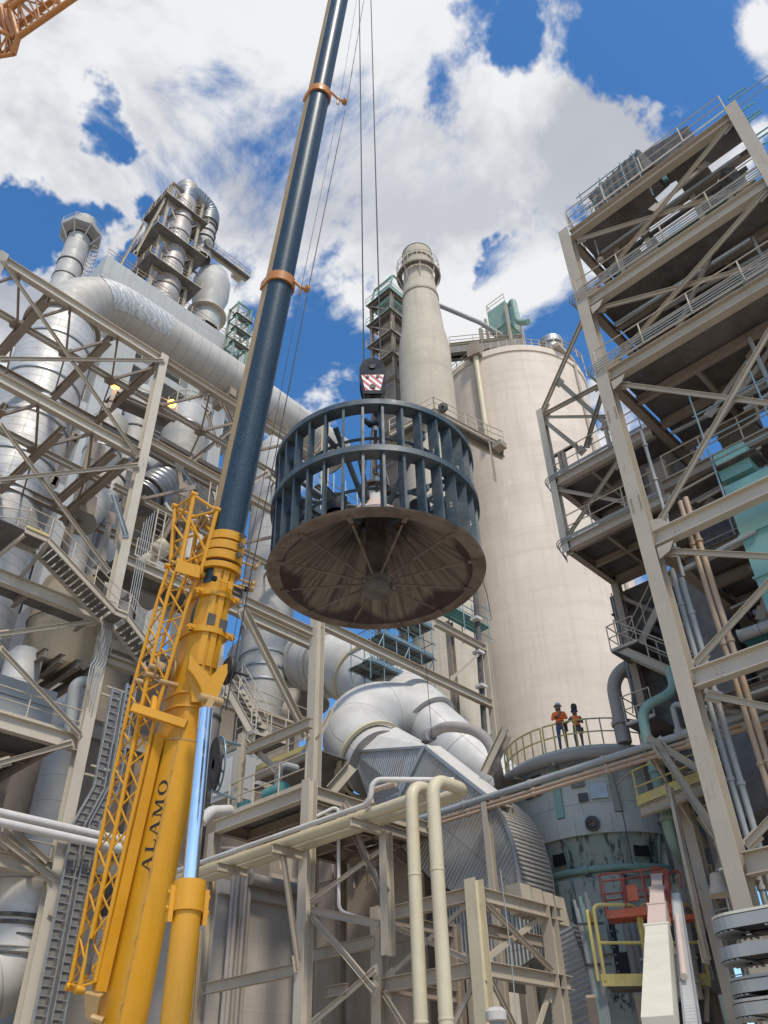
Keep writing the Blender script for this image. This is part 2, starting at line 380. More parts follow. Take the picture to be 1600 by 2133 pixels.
def under(w,dp,k=14): return [(w/2*math.cos(math.pi*i/k),dp*math.sin(math.pi*i/k)) for i in range(k+1)]
def sect(mb,t0,t1,pts):
    """profile in (left,n) coordinates swept along the boom axis"""
    p,q=BA+bax*t0,BA+bax*t1; n=len(pts)
    vs=[p+left*a+bn*b for a,b in pts]+[q+left*a+bn*b for a,b in pts]
    L=t1-t0; per=[0]
    for i in range(n): per.append(per[-1]+math.dist(pts[i],pts[(i+1)%n]))
    mb.add(vs,[(i,(i+1)%n,n+(i+1)%n,n+i) for i in range(n)]+[tuple(range(n-1,-1,-1)),tuple(range(n,2*n))],
      [[(per[i],0),(per[i+1],0),(per[i+1],L),(per[i],L)] for i in range(n)]+[[(0,0)]*n]*2)
    return mb
crane=thing('mobile_crane','tall yellow and dark blue telescopic crane raising the caged rotor','crane',BA-Z3*2)
t_end=bt(1190)
W0,H0,D0=.90,.92,.42
def under2(w,dp,k=10,a0=50):
    return [(w/2,-.06)]+[(w/2*math.cos(R(a0+(180-2*a0)*i/k)),dp*math.sin(R(a0+(180-2*a0)*i/k))) for i in range(k+1)]+[(-w/2,-.06)]
sect(MB(),-3,t_end,[(W0/2,-H0)]+under2(W0,D0)+[(-W0/2,-H0)]).build('boom_base','crane_yellow',crane,smooth=25)
# seams along the base section
mb=MB()
for a in(50,128):
    x,y=(W0/2+.006)*math.cos(R(a)),(D0+.006)*math.sin(R(a)); p=BA+left*x+bn*y; mb.bar(p+bax*-3,p+bax*(bt(1500)),.012,.012)
mb.build('weld_seam','crane_tan',crane)
def inner(name,t0,t1,w,hs,dp):
    sect(MB(),t0,t1,under(w,dp,16)).build(name,'crane_navy',crane)
    sect(MB(),t0,t1,[(w/2+.012,-hs),(w/2+.012,-.004),(-w/2-.012,-.004),(-w/2-.012,-hs)]).build('section_side','crane_tan',crane)
inner('boom_section',t_end-.5,bt(592),.86,.42,.40)
inner('boom_section',bt(592)-.5,bt(200),.80,.40,.37)
inner('boom_section',bt(200)-.5,bt(-235),.73,.38,.34)
def collar(t,w,d,h,th,name='boom_collar',mat='crane_orange'):
    sect(MB(),t-th/2,t+th/2,[(w/2,-h)]+under(w,d)+[(-w/2,-h)]).build(name,mat,crane)
collar(bt(592),.99,.48,.52,.34); collar(bt(200),.92,.45,.50,.32)
for k,y in enumerate((1128,1148,1168)): collar(bt(y),1.02-.02*k*-1,.52,.95,.24,mat='crane_yellow')
collar(bt(1190),1.10,.56,1.0,.16,mat='crane_yellow')
for y in (1247,1322): collar(bt(y),1.04,.52,.96,.16,'clamp_ring','crane_yellow')
for y in (1452,1480): collar(bt(y),.99,.47,.95,.05,'stiffener_ring','crane_yellow')
collar(bt(1548),.913,.428,.93,.03,'weld_ring','crane_tan')
for k in range(9):
    a=50; x,y=(W0/2+.0)*math.cos(R(a)),D0*math.sin(R(a)); p=BA+left*(x+.02)+bn*(y+.01)+bax*bt(2090-68*k); MB().lathe(p,[(.022,0),(.016,.03)],7,(left+bn).normalized(),capt=True).build('seam_bolt','crane_tan',crane)
for a in (64,90,116):           # long stiffening ribs of the collar area
    x,y=(W0/2+.03)*math.cos(R(a)),(D0+.03)*math.sin(R(a)); p=BA+left*x+bn*y
    MB().bar(p+bax*bt(1395),p+bax*bt(1200),.15,.03,up=(left*x+bn*y).normalized()).build('stiffener_rib','crane_yellow',crane)
# wedge blocks on the collars
for y,mt in ((1247,'crane_yellow'),(1322,'crane_yellow')):
    for a in (20,150):
        x,yy=.56*math.cos(R(a)),.56*math.sin(R(a)); p=BA+bax*bt(y)+left*x+bn*yy
        MB().box(p,.2,.16,.12,left,bax,bn).tube([p-left*.16,p+left*.16],.04,8).tube([p-bn*.12,p+bn*.12],.05,8).build('clamp_block',mt,crane)
mb=MB()
for y in(1125,1145,1165):
    p=bpt(y)+left*-.2+bn*.56; mb.box(p,.1,.14,.06,left,bax,bn); mb.tube([p-left*.1,p+left*.1],.03,8)
mb.build('wear_pad_lock','dark_steel',crane)
# work lamps on a crossbar, data plates
p=bpt(1228)+bn*.62+left*-.1
mb=MB(); mb.bar(p-left*.42,p+left*.42,.035); mb.bar(p-bax*.16,p+bax*.05,.12,.06,up=bn); lbar=mb.build('lamp_bar','crane_yellow',crane)
for s in(-.47,.47): MB().box(p+left*s,.13,.12,.1,left,bax,bn).build('work_lamp','hook_black',lbar)
for s,y in((.16,1303),(-.18,1308)): 
    q=bpt(y)+bn*.475+left*s; MB().box(q,.22,.30,.012,left,bax,bn).build('data_plate','dark_steel',crane)
# rope guide arms on the two collars
for y,px,py in((592,640,602),(200,718,212)):
    a=bpt(y)+bn*.42-left*.3; b=jp(px,py,-.5); m_=a.lerp(b,.55)-bax*.1
    mb=MB(); mb.tube([a,m_,b],.05,7); mb.tube([m_,m_-bax*.3],.04,6); mb.lathe(b-left*.06,[(.02,0),(.13,0),(.13,.12),(.02,.12)],12,left); mb.build('rope_guide','crane_orange',crane)
for y in(1165,1200,1210):
    mb=MB()
    a=bpt(y)-left*.5+bn*.2; b=a-left*.34+bn*.2-bax*.1; mb.tube([a,b],.035,7); mb.lathe(b,[(.02,0),(.09,0),(.09,.08),(.02,.08)],10,left); mb.tube([b,b+bax*.2-left*.06],.025,6)
    mb.build('rope_guide','crane_tan',crane)
for pts,r,nm in (([(763,-30),(723,210),(642,604),(590,868),(520,1210),(470,1480)],.014,'guy_rope'),([(748,-30),(706,222),(626,607),(575,868),(512,1180),(462,1480)],.008,'guy_rope')):
    MB().tube([jp(x,y,-.62) for x,y in pts],r*1.15,6).build(nm,'rope',crane)
# boom head with sheaves, hoist ropes down to the block
hp=BB+bn*.2
mb=MB(); mb.bar(BB-bn*.5,BB+bn*1.1,.5,.7,up=bax); mb.build('boom_head','crane_yellow',crane)
HBX=[V((9.03,8.65,0))-left*.0]
rt=V((_u.x,_u.y,0)).normalized(); rgt=(CM@V((1,0,0))); rgt.z=0; rgt.normalize()
zt=BB.z
for s in(-.22,.22):
    q=V((LC.x,LC.y,zt))+rgt*s; MB().lathe(q-bs*.04,[(.05,0),(.32,0),(.32,.08),(.05,.08)],20,bs).build('sheave','dark_steel',crane)
zb0=at(LC.x,LC.y,830); zb1=at(LC.x,LC.y,757)
for s,r in((-.235,.017),(.235,.017)):
    a=V((LC.x,LC.y,zb1-.35))+rgt*s*.8; MB().tube([a,V((LC.x,LC.y,zt))+rgt*s],r,7).build('hoist_rope','rope',crane)
# lifting cylinder, clevis plate
p0=jp(429,1478,-1.0); p1=jp(396,1838,-1.35); p2=jp(348,2290,-1.8)
MB().tube([p0,p1],.165,28).build('cylinder_rod','chrome',crane)
d=(p2-p1).normalized()
MB().tube([p1,p1+d*.6],.34,26).tube([p1+d*.55,p2],.285,26).tube([p1+d*3.1,p1+d*3.2],.31,26).build('cylinder_barrel','crane_yellow',crane)
for s in(-1,1):
    mb=MB(); q=p1+d*.45+left*.38*s; mb.box(q,.1,.7,.16,left,d,bn); mb.tube([q+d*.1-left*.09,q+d*.1+left*.09],.05,8); mb.tube([q-d*.2-left*.09,q-d*.2+left*.09],.05,8)
    mb.build('cylinder_lug','crane_yellow',crane)
mb=MB()
h=jp(333,1838,-1.2)
mb.tube([p1+left*-.33+d*.9,p1+left*-.36+d*2,p1-left*.34+d*5],.03,7)
mb.build('hydraulic_line','crane_tan',crane)
pl=[(396,1362),(408,1378),(428,1398),(440,1410),(452,1398),(462,1386),(474,1382),(474,1402),(462,1430),(450,1464),(426,1462),(418,1430),(404,1406),(392,1392)]
MB().poly([jp(x,y,-.72) for x,y in pl],bn*-.12).build('clevis_plate','crane_yellow',crane)
gs=[(392,1392),(404,1406),(418,1430),(426,1462),(400,1462),(398,1430),(390,1402)]
MB().poly([jp(x,y,-.55) for x,y in gs],bn*-.15).build('clevis_gusset','crane_yellow',crane)
mb=MB(); a=jp(438,1458,-.85); mb.tube([a-left*.3,a+left*.3],.11,14); mb.bar(a,p0,.16,.2,up=bn); mb.build('clevis_pin','crane_tan',crane)
a=jp(481,1398,-.2); mb=MB(); mb.lathe(a,[(.1,0),(.34,0),(.38,.06),(.34,.14),(.1,.14)],24,left); mb.tube([a,a-left*.5],.04,8); mb.build('hose_reel','black_rubber',crane)
# hydraulic hoses up the side
mb=MB()
for k in range(3): mb.tube([bpt(1330)+left*(.52+.03*k)+bn*.2,bpt(1300)+left*(.6+.02*k)+bn*.28,bpt(1262)+left*.56+bn*.3],.018,6,bend=.2)
mb.build('hose','black_rubber',crane)
# letters on the flat side of the base section: serif capitals, reading upwards
def seg(x0,y0,x1,y1,w):
    h=w/2; return [(x0-h,y0),(x0+h,y0),(x1+h,y1),(x1-h,y1)]
def bar_(x0,x1,y,h=.06): return [(x0,y),(x1,y),(x1,y+h),(x0,y+h)]
def ring(rx,ry,ix,iy,cx,cy,n=28):
    o=[]
    for k in range(n):
        a,b=2*math.pi*k/n,2*math.pi*(k+1)/n
        o.append([(cx+ix*math.cos(a),cy+iy*math.sin(a)),(cx+rx*math.cos(a),cy+ry*math.sin(a)),(cx+rx*math.cos(b),cy+ry*math.sin(b)),(cx+ix*math.cos(b),cy+iy*math.sin(b))])
    return o
GL={'A':(1.0,[seg(.14,0,.47,1,.08),seg(.84,0,.50,1,.20),bar_(.26,.70,.30,.07),bar_(.0,.30,0),bar_(.66,1.02,0)]),
    'L':(.85,[seg(.22,0,.22,1,.18),bar_(.04,.42,.94),bar_(.04,.82,0,.08),seg(.79,0,.80,.30,.07)]),
    'M':(1.25,[seg(.17,0,.20,1,.08),seg(.24,1,.60,.05,.19),seg(.60,.05,.96,1,.08),seg(1.02,0,1.0,1,.18),bar_(.02,.32,0),bar_(.86,1.2,0),bar_(.04,.26,.94),bar_(.94,1.2,.94)]),
    'O':(1.06,ring(.49,.53,.29,.46,.52,.5))}
c0=(W0/2,-.06); c1=(W0/2*math.cos(R(50)),D0*math.sin(R(50)))
ty=(left*(c0[0]-c1[0])+bn*(c0[1]-c1[1])).normalized(); nz_=bax.cross(ty)
if nz_.dot(left)<0: nz_=-nz_
org=bpt(1822)+left*c1[0]+bn*c1[1]+ty*.05+nz_*.006
tot=sum(GL[c][0] for c in 'ALAMO')+.16*4; kx=(bpt(1631)-bpt(1822)).length/tot; x=0
for ch in 'ALAMO':
    w_,ps=GL[ch]; mb=MB()
    for i,q in enumerate(ps): mb.add([org+bax*((x+u)*kx)+ty*(v_*.30)+nz_*(.0006*(i if ch!='O' else 0)) for u,v_ in q],[(0,1,2,3)])
    mb.build('lettering','black_paint',crane,smooth=0); x+=w_+.16
# ------------------------------------------------------------------ folded lattice jib
jib=thing('lattice_jib','yellow lattice jib folded along the side of the crane boom','crane jib',jp(170,2050,0))
def lat(ch,nb,rc,rw,mat,parent,x=False,names=('chord','lacing')):
    """ch: list of chords, each a list of points (same count as stations)"""
    for c in ch: MB().tube(c,rc,8).build(names[0],mat,parent)
    def along(c,t):
        L=[0]
        for i in range(1,len(c)): L.append(L[-1]+(c[i]-c[i-1]).length)
        d=t*L[-1]
        for i in range(1,len(c)):
            if d<=L[i]+1e-6: return c[i-1].lerp(c[i],(d-L[i-1])/max(1e-6,L[i]-L[i-1]))
        return c[-1]
    n=len(ch)
    for f in range(n):
        a,b=ch[f],ch[(f+1)%n]; mb=MB()
        for i in range(nb):
            t0,t1=i/nb,(i+1)/nb
            p,q=(along(a,t0),along(b,t1)) if (i%2==0) else (along(b,t0),along(a,t1))
            mb.tube([p,q],rw,6)
            if x: mb.tube([along(a,t0),along(b,t0)],rw,6)
        mb.tube([along(a,1),along(b,1)],rw*1.2,6); mb.tube([along(a,0),along(b,0)],rw*1.2,6)
        mb.build(names[1],mat,parent)
def cj(pts,off): return [jp(x,y,off) for x,y in pts]
C1=[(146,2050),(211,1740),(276,1435),(330,1246),(352,1180)]; C2=[(166,2056),(238,1740),(304,1428),(351,1234),(374,1168)]
C3=[(198,2046),(266,1740),(330,1468),(391,1258),(418,1190)]; C4=[(178,2042),(238,1742),(302,1462),(362,1262),(392,1190)]
lat([cj(C1,.30),cj(C2,-.25),cj(C3,-.25),cj(C4,.30)],22,.052,.024,'crane_yellow',jib)
H=[[(356,1168),(365,1058)],[(376,1176),(404,1032)],[(418,1196),(452,1064)],[(396,1182),(414,1080)]]
lat([cj(H[0],.35),cj(H[1],-.35),cj(H[2],-.35),cj(H[3],.35)],3,.065,.036,'crane_yellow',jib,names=('head_chord','head_lacing'))
for x,y,o in((365,1055,.35),(404,1030,-.35),(452,1062,-.35),(350,1180,.3),(374,1170,-.3),(419,1196,-.3),(146,2056,.3),(166,2062,-.25)):
    q=jp(x,y,o); MB().tube([q-left*.09,q+left*.09],.085,12).build('pin_lug','crane_yellow',jib)
mb=MB(); mb.quad(jp(371,1168,-.42),jp(420,1182,-.42),jp(416,1206,-.42),jp(366,1192,-.42),.08); mb.build('cross_plate','crane_yellow',jib)
mb=MB(); mb.bar(jp(206,2064,-.1),jp(330,1530,-.1),.24,.30,up=bn); mb.build('box_beam','crane_yellow',jib)
mb=MB(); mb.bar(jp(276,1474,-.5),jp(388,1510,-.45),.2,.17,up=bn); mb.bar(jp(318,1480,-.4),jp(322,1452,-.2),.12,.1,up=bn); mb.build('support_arm','crane_yellow',jib)
mb=MB()
for x,y in((330,1392),(322,1408),(300,1422),(352,1424)):
    q=jp(x,y,-.2); mb.tube([q-left*.25,q+left*.25],.07,10)
mb.lathe(jp(338,1395,0)-left*.25,[(.02,0),(.3,0),(.3,.04),(.2,.05),(.2,.45),(.3,.46),(.3,.5),(.02,.5)],18,left)
mb.build('rope_winch','crane_tan',jib)
mb=MB()
for k in range(5): mb.tube([jp(330+4*k,1400,-.2),jp(328+5*k,1370,-.1)],.02,6)
mb.build('winch_rope','rope',jib)
mb=MB(); mb.quad(jp(184,2062,-.2),jp(216,2070,-.2),jp(205,2128,-.1),jp(186,2110,-.1),.2); mb.tube([jp(190,2120,-.3),jp(215,2128,-.3)],.08,8); mb.build('mounting_foot','crane_tan',jib)
mb=MB()
for k in range(4): mb.tube([jp(178+3*k,2030,-.3),jp(184+3*k,1990,-.3),jp(188+2*k,1955,-.3)],.018,6)
mb.build('hose','dark_steel',jib)
q=jp(318,1235,.1); mb=MB(); mb.lathe(jp(418,1080,0)-left*.15,[(.05,0),(.22,0),(.18,.1),(.22,.2),(.05,.2)],18,left); mb.lathe(jp(424,1088,0)-left*.15,[(.05,0),(.22,0),(.18,.1),(.22,.2),(.05,.2)],18,left); mb.build('sheave','crane_tan',jib)
# ================================================================== ROTOR CAGE
RZ=9.85; RR=1.96; rc=V((LC.x,LC.y,RZ))
rot=thing('rotor_cage','dark blue caged mill rotor with rusty cone underside hanging from the hook','rotor',rc)
MB().lathe(rc,[(1.74,0),(1.95,0),(1.985,.03),(1.95,.06),(1.74,.06),(1.74,0)],96).build('rim_plate','rotor_brown',rot)
MB().lathe(rc,[(1.743,.01),(1.70,.06),(1.2,.52),(.70,1.0),(.42,1.28),(.30,1.5)],96).build('cone_underside','rotor_cone',rot)
MB().lathe(rc,[(1.76,.07),(1.72,.13),(1.22,.59),(.72,1.07),(.44,1.35),(.32,1.56)],96).build('cone_cover','pink_paint',rot)
MB().lathe(rc,[(.19,-.25),(.19,1.55)],28,capb=True).build('shaft','rust_dark',rot)
mb=MB(); mb.lathe(rc,[(.16,-.38),(.23,-.38),(.25,-.33),(.25,-.22),(.30,-.2),(.30,-.12),(.22,-.1),(.2,0)],32,capb=True)
for k in range(12):
    a=k*math.pi/6; mb.lathe(rc+V((.275*math.cos(a),.275*math.sin(a),-.23)),[(.02,0),(.02,.04)],6,capb=True)
mb.build('hub','dark_steel',rot)
for k in range(12):
    a=k*math.pi/6+.0; dr=V((math.cos(a),math.sin(a),0))
    MB().tube([rc+dr*.25-Z3*.15,rc+dr*1.60-Z3*.012],.022,8).box(rc+dr*1.75-Z3*.02,.16,.08,.03,dr,Z3.cross(dr),Z3).build('spoke','rotor_brown',rot)
NV=34; TW=.20
for k in range(NV):
    a=2*math.pi*(k+.5)/NV; dr=V((math.cos(a),math.sin(a),0)); tg=Z3.cross(dr)
    mb=MB(); q=rc+dr*1.83
    tw=(dr+tg*TW).normalized(); tt=Z3.cross(tw)
    for z0,z1 in((.062,1.272),(1.398,2.40)):
        mb.box(q+Z3*(z0+z1)/2,.20,.014,z1-z0,tw,tt,Z3); mb.box(q+tw*.1+tt*.02+Z3*(z0+z1)/2,.014,.04,z1-z0,tw,tt,Z3)
    mb.build('vane','rotor_blue',rot)
MB().lathe(rc,[(1.72,1.272),(1.985,1.272),(1.985,1.398),(1.72,1.398),(1.72,1.272)],96).build('middle_ring','rotor_blue',rot)
MB().lathe(rc,[(1.70,2.41),(1.965,2.41),(1.965,2.53),(1.70,2.53),(1.70,2.41)],96).build('top_ring','rotor_blue',rot)
for z in(.80,1.98): 
    mb=MB(); mb.tube([rc+V((1.50*math.cos(2*math.pi*k/64),1.50*math.sin(2*math.pi*k/64),z)) for k in range(64)],.03,8,closed=True)
    for k in range(12):
        a=2*math.pi*(k+.5)/12; dr=V((math.cos(a),math.sin(a),0)); mb.bar(rc+dr*1.46+Z3*z,rc+dr*1.78+Z3*z,.05,.1)
    mb.build('inner_hoop','rotor_blue',rot)
for k in range(6):
    a=2*math.pi*(k+.3)/6; dr=V((math.cos(a),math.sin(a),0))
    MB().tube([rc+dr*1.62+Z3*2.3,rc+dr*.28+Z3*1.2],.055,10).build('strut','rotor_blue',rot)
    MB().tube([rc+dr*.3+Z3*1.55,rc+Matrix.Rotation(.3,3,'Z')@dr*1.62+Z3*1.34],.045,8).build('strut','rotor_blue',rot)
MB().lathe(rc,[(.21,1.4),(.21,1.95)],28).build('neck','white_pipe',rot)
mb=MB(); mb.lathe(rc,[(.21,1.95),(.33,1.95),(.33,2.0),(.21,2.0)],32)
for k in range(12): a=k*math.pi/6; mb.lathe(rc+V((.28*math.cos(a),.28*math.sin(a),1.92)),[(.02,0),(.02,.1)],6,capb=True,capt=True)
mb.build('neck_flange','rust_dark',rot)
for k in range(3):
    a=2*math.pi*k/3+.9; dr=V((math.cos(a),math.sin(a),0)); MB().lathe(rc+dr*.9+Z3*1.0,[(.2,0),(.2,.35)],20,capt=True).build('vent_stub','black_paint',rot)
# chalk numbers on some vanes
def text(name,body,size,org,tx,ty,mat,parent,thick=.002,off=0):
    cu=bpy.data.curves.new(name,'FONT'); cu.body=body; cu.size=size; cu.align_x='CENTER'; cu.offset=off
    to=bpy.data.objects.new(name,cu); COL.objects.link(to); bpy.context.view_layer.update()
    me=bpy.data.meshes.new_from_object(to.evaluated_get(bpy.context.evaluated_depsgraph_get())); bpy.data.objects.remove(to)
    return MB().add([org+tx*v.co.x+ty*v.co.y for v in me.vertices],[tuple(p.vertices) for p in me.polygons]).build(name,mat,parent,smooth=0)
camh=V((-rc.x,-rc.y,0)).normalized(); az0=math.atan2(camh.y,camh.x)
for k in range(NV):
    a=2*math.pi*(k+.5)/NV; da=(a-az0+math.pi)%(2*math.pi)-math.pi
    if .5<da<1.35:
        dr=V((math.cos(a),math.sin(a),0)); tg=Z3.cross(dr); tw=(dr+tg*TW).normalized(); tt=Z3.cross(tw)
        text('chalk_mark',('3','2','3','5')[k%4],.15,rc+dr*1.83-tt*.010+Z3*(.55 if k%2 else 1.6),tw,Z3,'white_pipe',rot)
    if -1.25<da<-.75:
        dr=V((math.cos(a),math.sin(a),0)); tg=Z3.cross(dr); tw=(dr+tg*TW).normalized(); tt=Z3.cross(tw)
        text('chalk_mark','360',.12,rc+dr*1.83+tt*.010+Z3*1.55,Z3,tw*-1,'black_paint',rot)
# ------------------------------------------------------------------ hook block
hb=V((LC.x,LC.y,zb0)); hk=thing('hook_block','black hook block with red and white hazard stripes above the rotor','hook block',hb)
fw=V((-hb.x,-hb.y,0)).normalized(); rx=Z3.cross(fw)*1; hgt=zb1-zb0
if proj(hb+rx)[0]<proj(hb)[0]: rx=-rx
shape=[(-.20,-.02),(.20,-.02),(.265,.28),(.285,.42),(.285,.66),(.22,.83),(.12,.90),(.03,.93),(-.03,.93),(-.12,.90),(-.22,.83),(-.285,.66),(-.285,.42),(-.265,.28)]
ks=hgt/.93
for s in(-.17,.17):
    chk=MB().poly([hb+fw*s+rx*x+Z3*y*ks for x,y in shape],fw*-.05).build('cheek_plate','hook_black',hk)
MB().poly([hb+fw*.118+rx*x*.9+Z3*(y*.96+.01)*ks for x,y in shape],fw*-.234).build('sheave_pack','dark_steel',hk)
pan=[(-.16,.06),(.16,.06),(.245,.46),(-.245,.46)]
MB().poly([hb+fw*.176+rx*x+Z3*y*ks for x,y in pan],fw*-.004).build('hazard_panel','sign_white',chk)
SG=-1 if proj(hb+rx)[0]>proj(hb)[0] else 1
mb=MB()
def xin(y): t=(y-.06)/.40; return .16+.085*t
for k in range(-3,4):
    # slanting stripes clipped to the panel
    pts=[]
    N=14
    L_,R_=[],[]
    for i in range(N+1):
        y=.06+.40*i/N; e=xin(y); c0=k*.155+(y-.26)*1.0*SG; a=max(-e,c0-.037); b=min(e,c0+.037)
        if a<b: L_.append((a,y)); R_.append((b,y))
    if len(L_)>1: mb.poly([hb+fw*.179+rx*x+Z3*y*ks for x,y in L_+R_[::-1]],fw*-.002)
mb.build('hazard_stripe','sign_red',chk)
mb=MB()
for x,y,r in((0,.68,.07),(-.11,.40,.035),(.11,.40,.035),(0,.15,.065)): mb.lathe(hb+fw*.17+rx*x+Z3*y*ks,[(r,0),(r,.03)],20,fw,capt=True)
mb.build('axle_pin','black_paint',hk)
mb=MB(); mb.tube([hb-Z3*.0,hb-Z3*.25],.06,12)
mb.tube([hb-Z3*.2,hb-Z3*.38+rx*.02,hb-Z3*.55+rx*.14,hb-Z3*.72+rx*.10,hb-Z3*.78-rx*.03,hb-Z3*.70-rx*.15,hb-Z3*.60-rx*.16],[.06,.07,.075,.085,.08,.06,.03],12,bend=.1)
mb.build('hook','hook_black',hk)
sl=thing('lifting_slings','thin wire slings from the hook down into the rotor cage','sling',hb-Z3*.8)
for k in range(4):
    a=math.pi/2*k+.5; dr=V((math.cos(a),math.sin(a),0)); MB().tube([hb-Z3*.74,rc+dr*.30+Z3*2.0],.016,6).build('sling_leg','rope',sl)
# ================================================================== SECOND CRANE (upper left)
c2=thing('lattice_crane_boom','orange lattice crane boom reaching in at the top left corner','crane',pD(14,20,60))
def d2(x,y,o=0): return EYE+ray(x,y)*(44+o)
A=[(38,77),(175,-18)]; B=[(22,18),(120,-60)]; Cc=[(2,22),(100,-60)]; D=[(24,66),(165,-40)]
lat([[d2(*A[0]),d2(*A[1])],[d2(*B[0],.5),d2(*B[1],.5)],[d2(*Cc[0],2.2),d2(*Cc[1],2.2)],[d2(*D[0],1.8),d2(*D[1],1.8)]],6,.17,.055,'crane_orange',c2,x=True)
E_=[[d2(28,113),d2(-70,128)],[d2(36,80,.2),d2(-60,40,.5)],[d2(-4,20,2),d2(-80,60,2)],[d2(20,100,1.5),d2(-70,172,1.6)]]
lat(E_,5,.12,.06,'crane_orange',c2,x=True,names=('foot_chord','foot_lacing'))
mb=MB(); mb.tube([d2(38,77),d2(28,113)],.16,10); mb.tube([d2(22,18,.5),d2(38,77)],.14,8); mb.tube([d2(4,30,1.5),d2(38,77,.3)],.2,8); mb.tube([d2(0,10,1),d2(28,113,.3)],.16,8); mb.tube([d2(12,25,1),d2(34,80,.2)],.22,8)
mb.build('end_frame','crane_orange',c2)
# ================================================================== STEEL FRAME HELPERS
class Frame:
    def __init__(s,name,label,cat,loc,mat='beige_steel',group=None):
        s.t=thing(name,label,cat,loc,group); s.m=mat
    def col(s,x,y,z0,z1,h=.42,b=.40,mat=None,up=X3):
        MB().ib((x,y,z0),(x,y,z1),h,b,up).build('column',mat or s.m,s.t)
    def beam(s,p,q,h=.42,b=.26,mat=None,name='beam'):
        MB().ib(p,q,h,b).build(name,mat or s.m,s.t)
    def beams(s,l,h=.42,b=.26,mat=None):
        for p,q in l: s.beam(p,q,h,b,mat)
    def brace(s,p,q,a=.16,mat=None,up=Z3):
        p=V(p);q=V(q); b_=MB().chan(p,q,a,a*.5,up).build('brace',mat or s.m,s.t)
        if (q-p).length>2.2:
            d=(q-p).normalized(); sd_=d.cross(up if abs(d.dot(up))<.99 else X3).normalized(); n_=sd_.cross(d)
            for e,k in((p,1),(q,-1)): MB().box(e+d*(a*.9*k)-sd_*.012,a*2.6,.018,a*1.9,d,sd_,n_).build('gusset_plate',mat or s.m,b_)
    def deck(s,pts,t=.05,mat='deck_plate',name='deck'):
        MB().poly(pts,V((0,0,t))).build(name,mat,s.t)
    def rail(s,pts,mat='rail_paint',toe=.1,**k): MB().rail(pts,toe=toe,**k).build('railing',mat,s.t)
    def tube(s,name,pts,r,mat,n=12,bend=.3): MB().tube(pts,r,n,bend=bend).build(name,mat,s.t)
def grid(fr,x0,x1,y0,y1,z,nx,ny,h=.3,b=.18,mat='brown_steel'):
    for i in range(nx+1):
        x=x0+(x1-x0)*i/nx; fr.beam((x,y0,z),(x,y1,z),h,b,mat,'floor_beam')
    for j in range(1,ny):
        y=y0+(y1-y0)*j/ny
        for i in range(nx):
            xa=x0+(x1-x0)*i/nx; xb=x0+(x1-x0)*(i+1)/nx; fr.beam((xa+.02,y,z-.03),(xb-.02,y,z-.03),h*.8,b*.8,mat,'joist')
# ================================================================== RIGHT PROCESS TOWER
XF,Yc,Yr=20.45,8.0,.86; XB=27.6
LV=[31.95,27.45,23.3,16.1,11.45,6.7]
rt_=Frame('process_tower','tall beige steel process tower with stacked floors at the right edge','tower',(XF,4,0))
rt_.col(XF+.2,Yc+.2,0,LV[0]+.5,.5,.45); rt_.col(XF+.2,Yr-.2,0,LV[0]+.55,.5,.45)
for y in(Yc+.2,Yr-.2): rt_.col(XB,y,0,LV[0]+.4,.4,.4,'brown_steel')
for i,z in enumerate(LV):
    h=.52 if i else .42
    rt_.beam((XF+.2,Yc-.03,z+h*.1),(XF+.2,Yr,z+h*.1),h,.34,'pale_steel' if i in(1,3,4) else None)
    rt_.beam((XB,Yc,z),(XB,Yr,z),.42,.3,'brown_steel')
    for y in(Yc+.1,Yr-.1): rt_.beam((XF+.5,y,z),(XB-.25,y,z),.42,.3,'brown_steel')
def fp(i,s,dz=0): return V((XF+.12,Yc-.25 if s==0 else Yr+.15,LV[i]+dz))
for i in range(len(LV)-1):
    if i in(0,1,2,3,4):
        rt_.brace(fp(i+1,0,.45),fp(i,1,-.35),.17); rt_.brace(fp(i,0,-.45)+X3*.14,fp(i+1,1,.35)+X3*.14,.17)
for i in(1,2,3): # bolted gusset plates
    for dz in(-.5,.5): MB().poly([(XF+.04,Yc-.05,LV[i]+dz*.64),(XF+.04,Yc-.6,LV[i]+dz*.64),(XF+.04,Yc-.42,LV[i]+dz*1.2),(XF+.04,Yc-.05,LV[i]+dz*1.45)],X3*.02).build('gusset_plate',rt_.m,rt_.t)
mb=MB()
for z in(17.3,21.2):
    for k in range(6):
        for yy in(.02,.30): mb.lathe(V((XF-.05,Yc+yy,z+.1*k)),[(.03,0),(.02,.025)],6,-X3,capt=True)
mb.build('splice_bolts','brown_steel',rt_.t)
for i,z in enumerate(LV[:5]):
    for k in range(4):
        for yy in(.75,5.2): MB().lathe(V((XF-.0,Yc-yy-.12*(k%2),z-.1+.14*(k//2))),[(.03,0),(.02,.03)],6,-X3,capt=True).build('bolt_head','brown_steel',rt_.t)
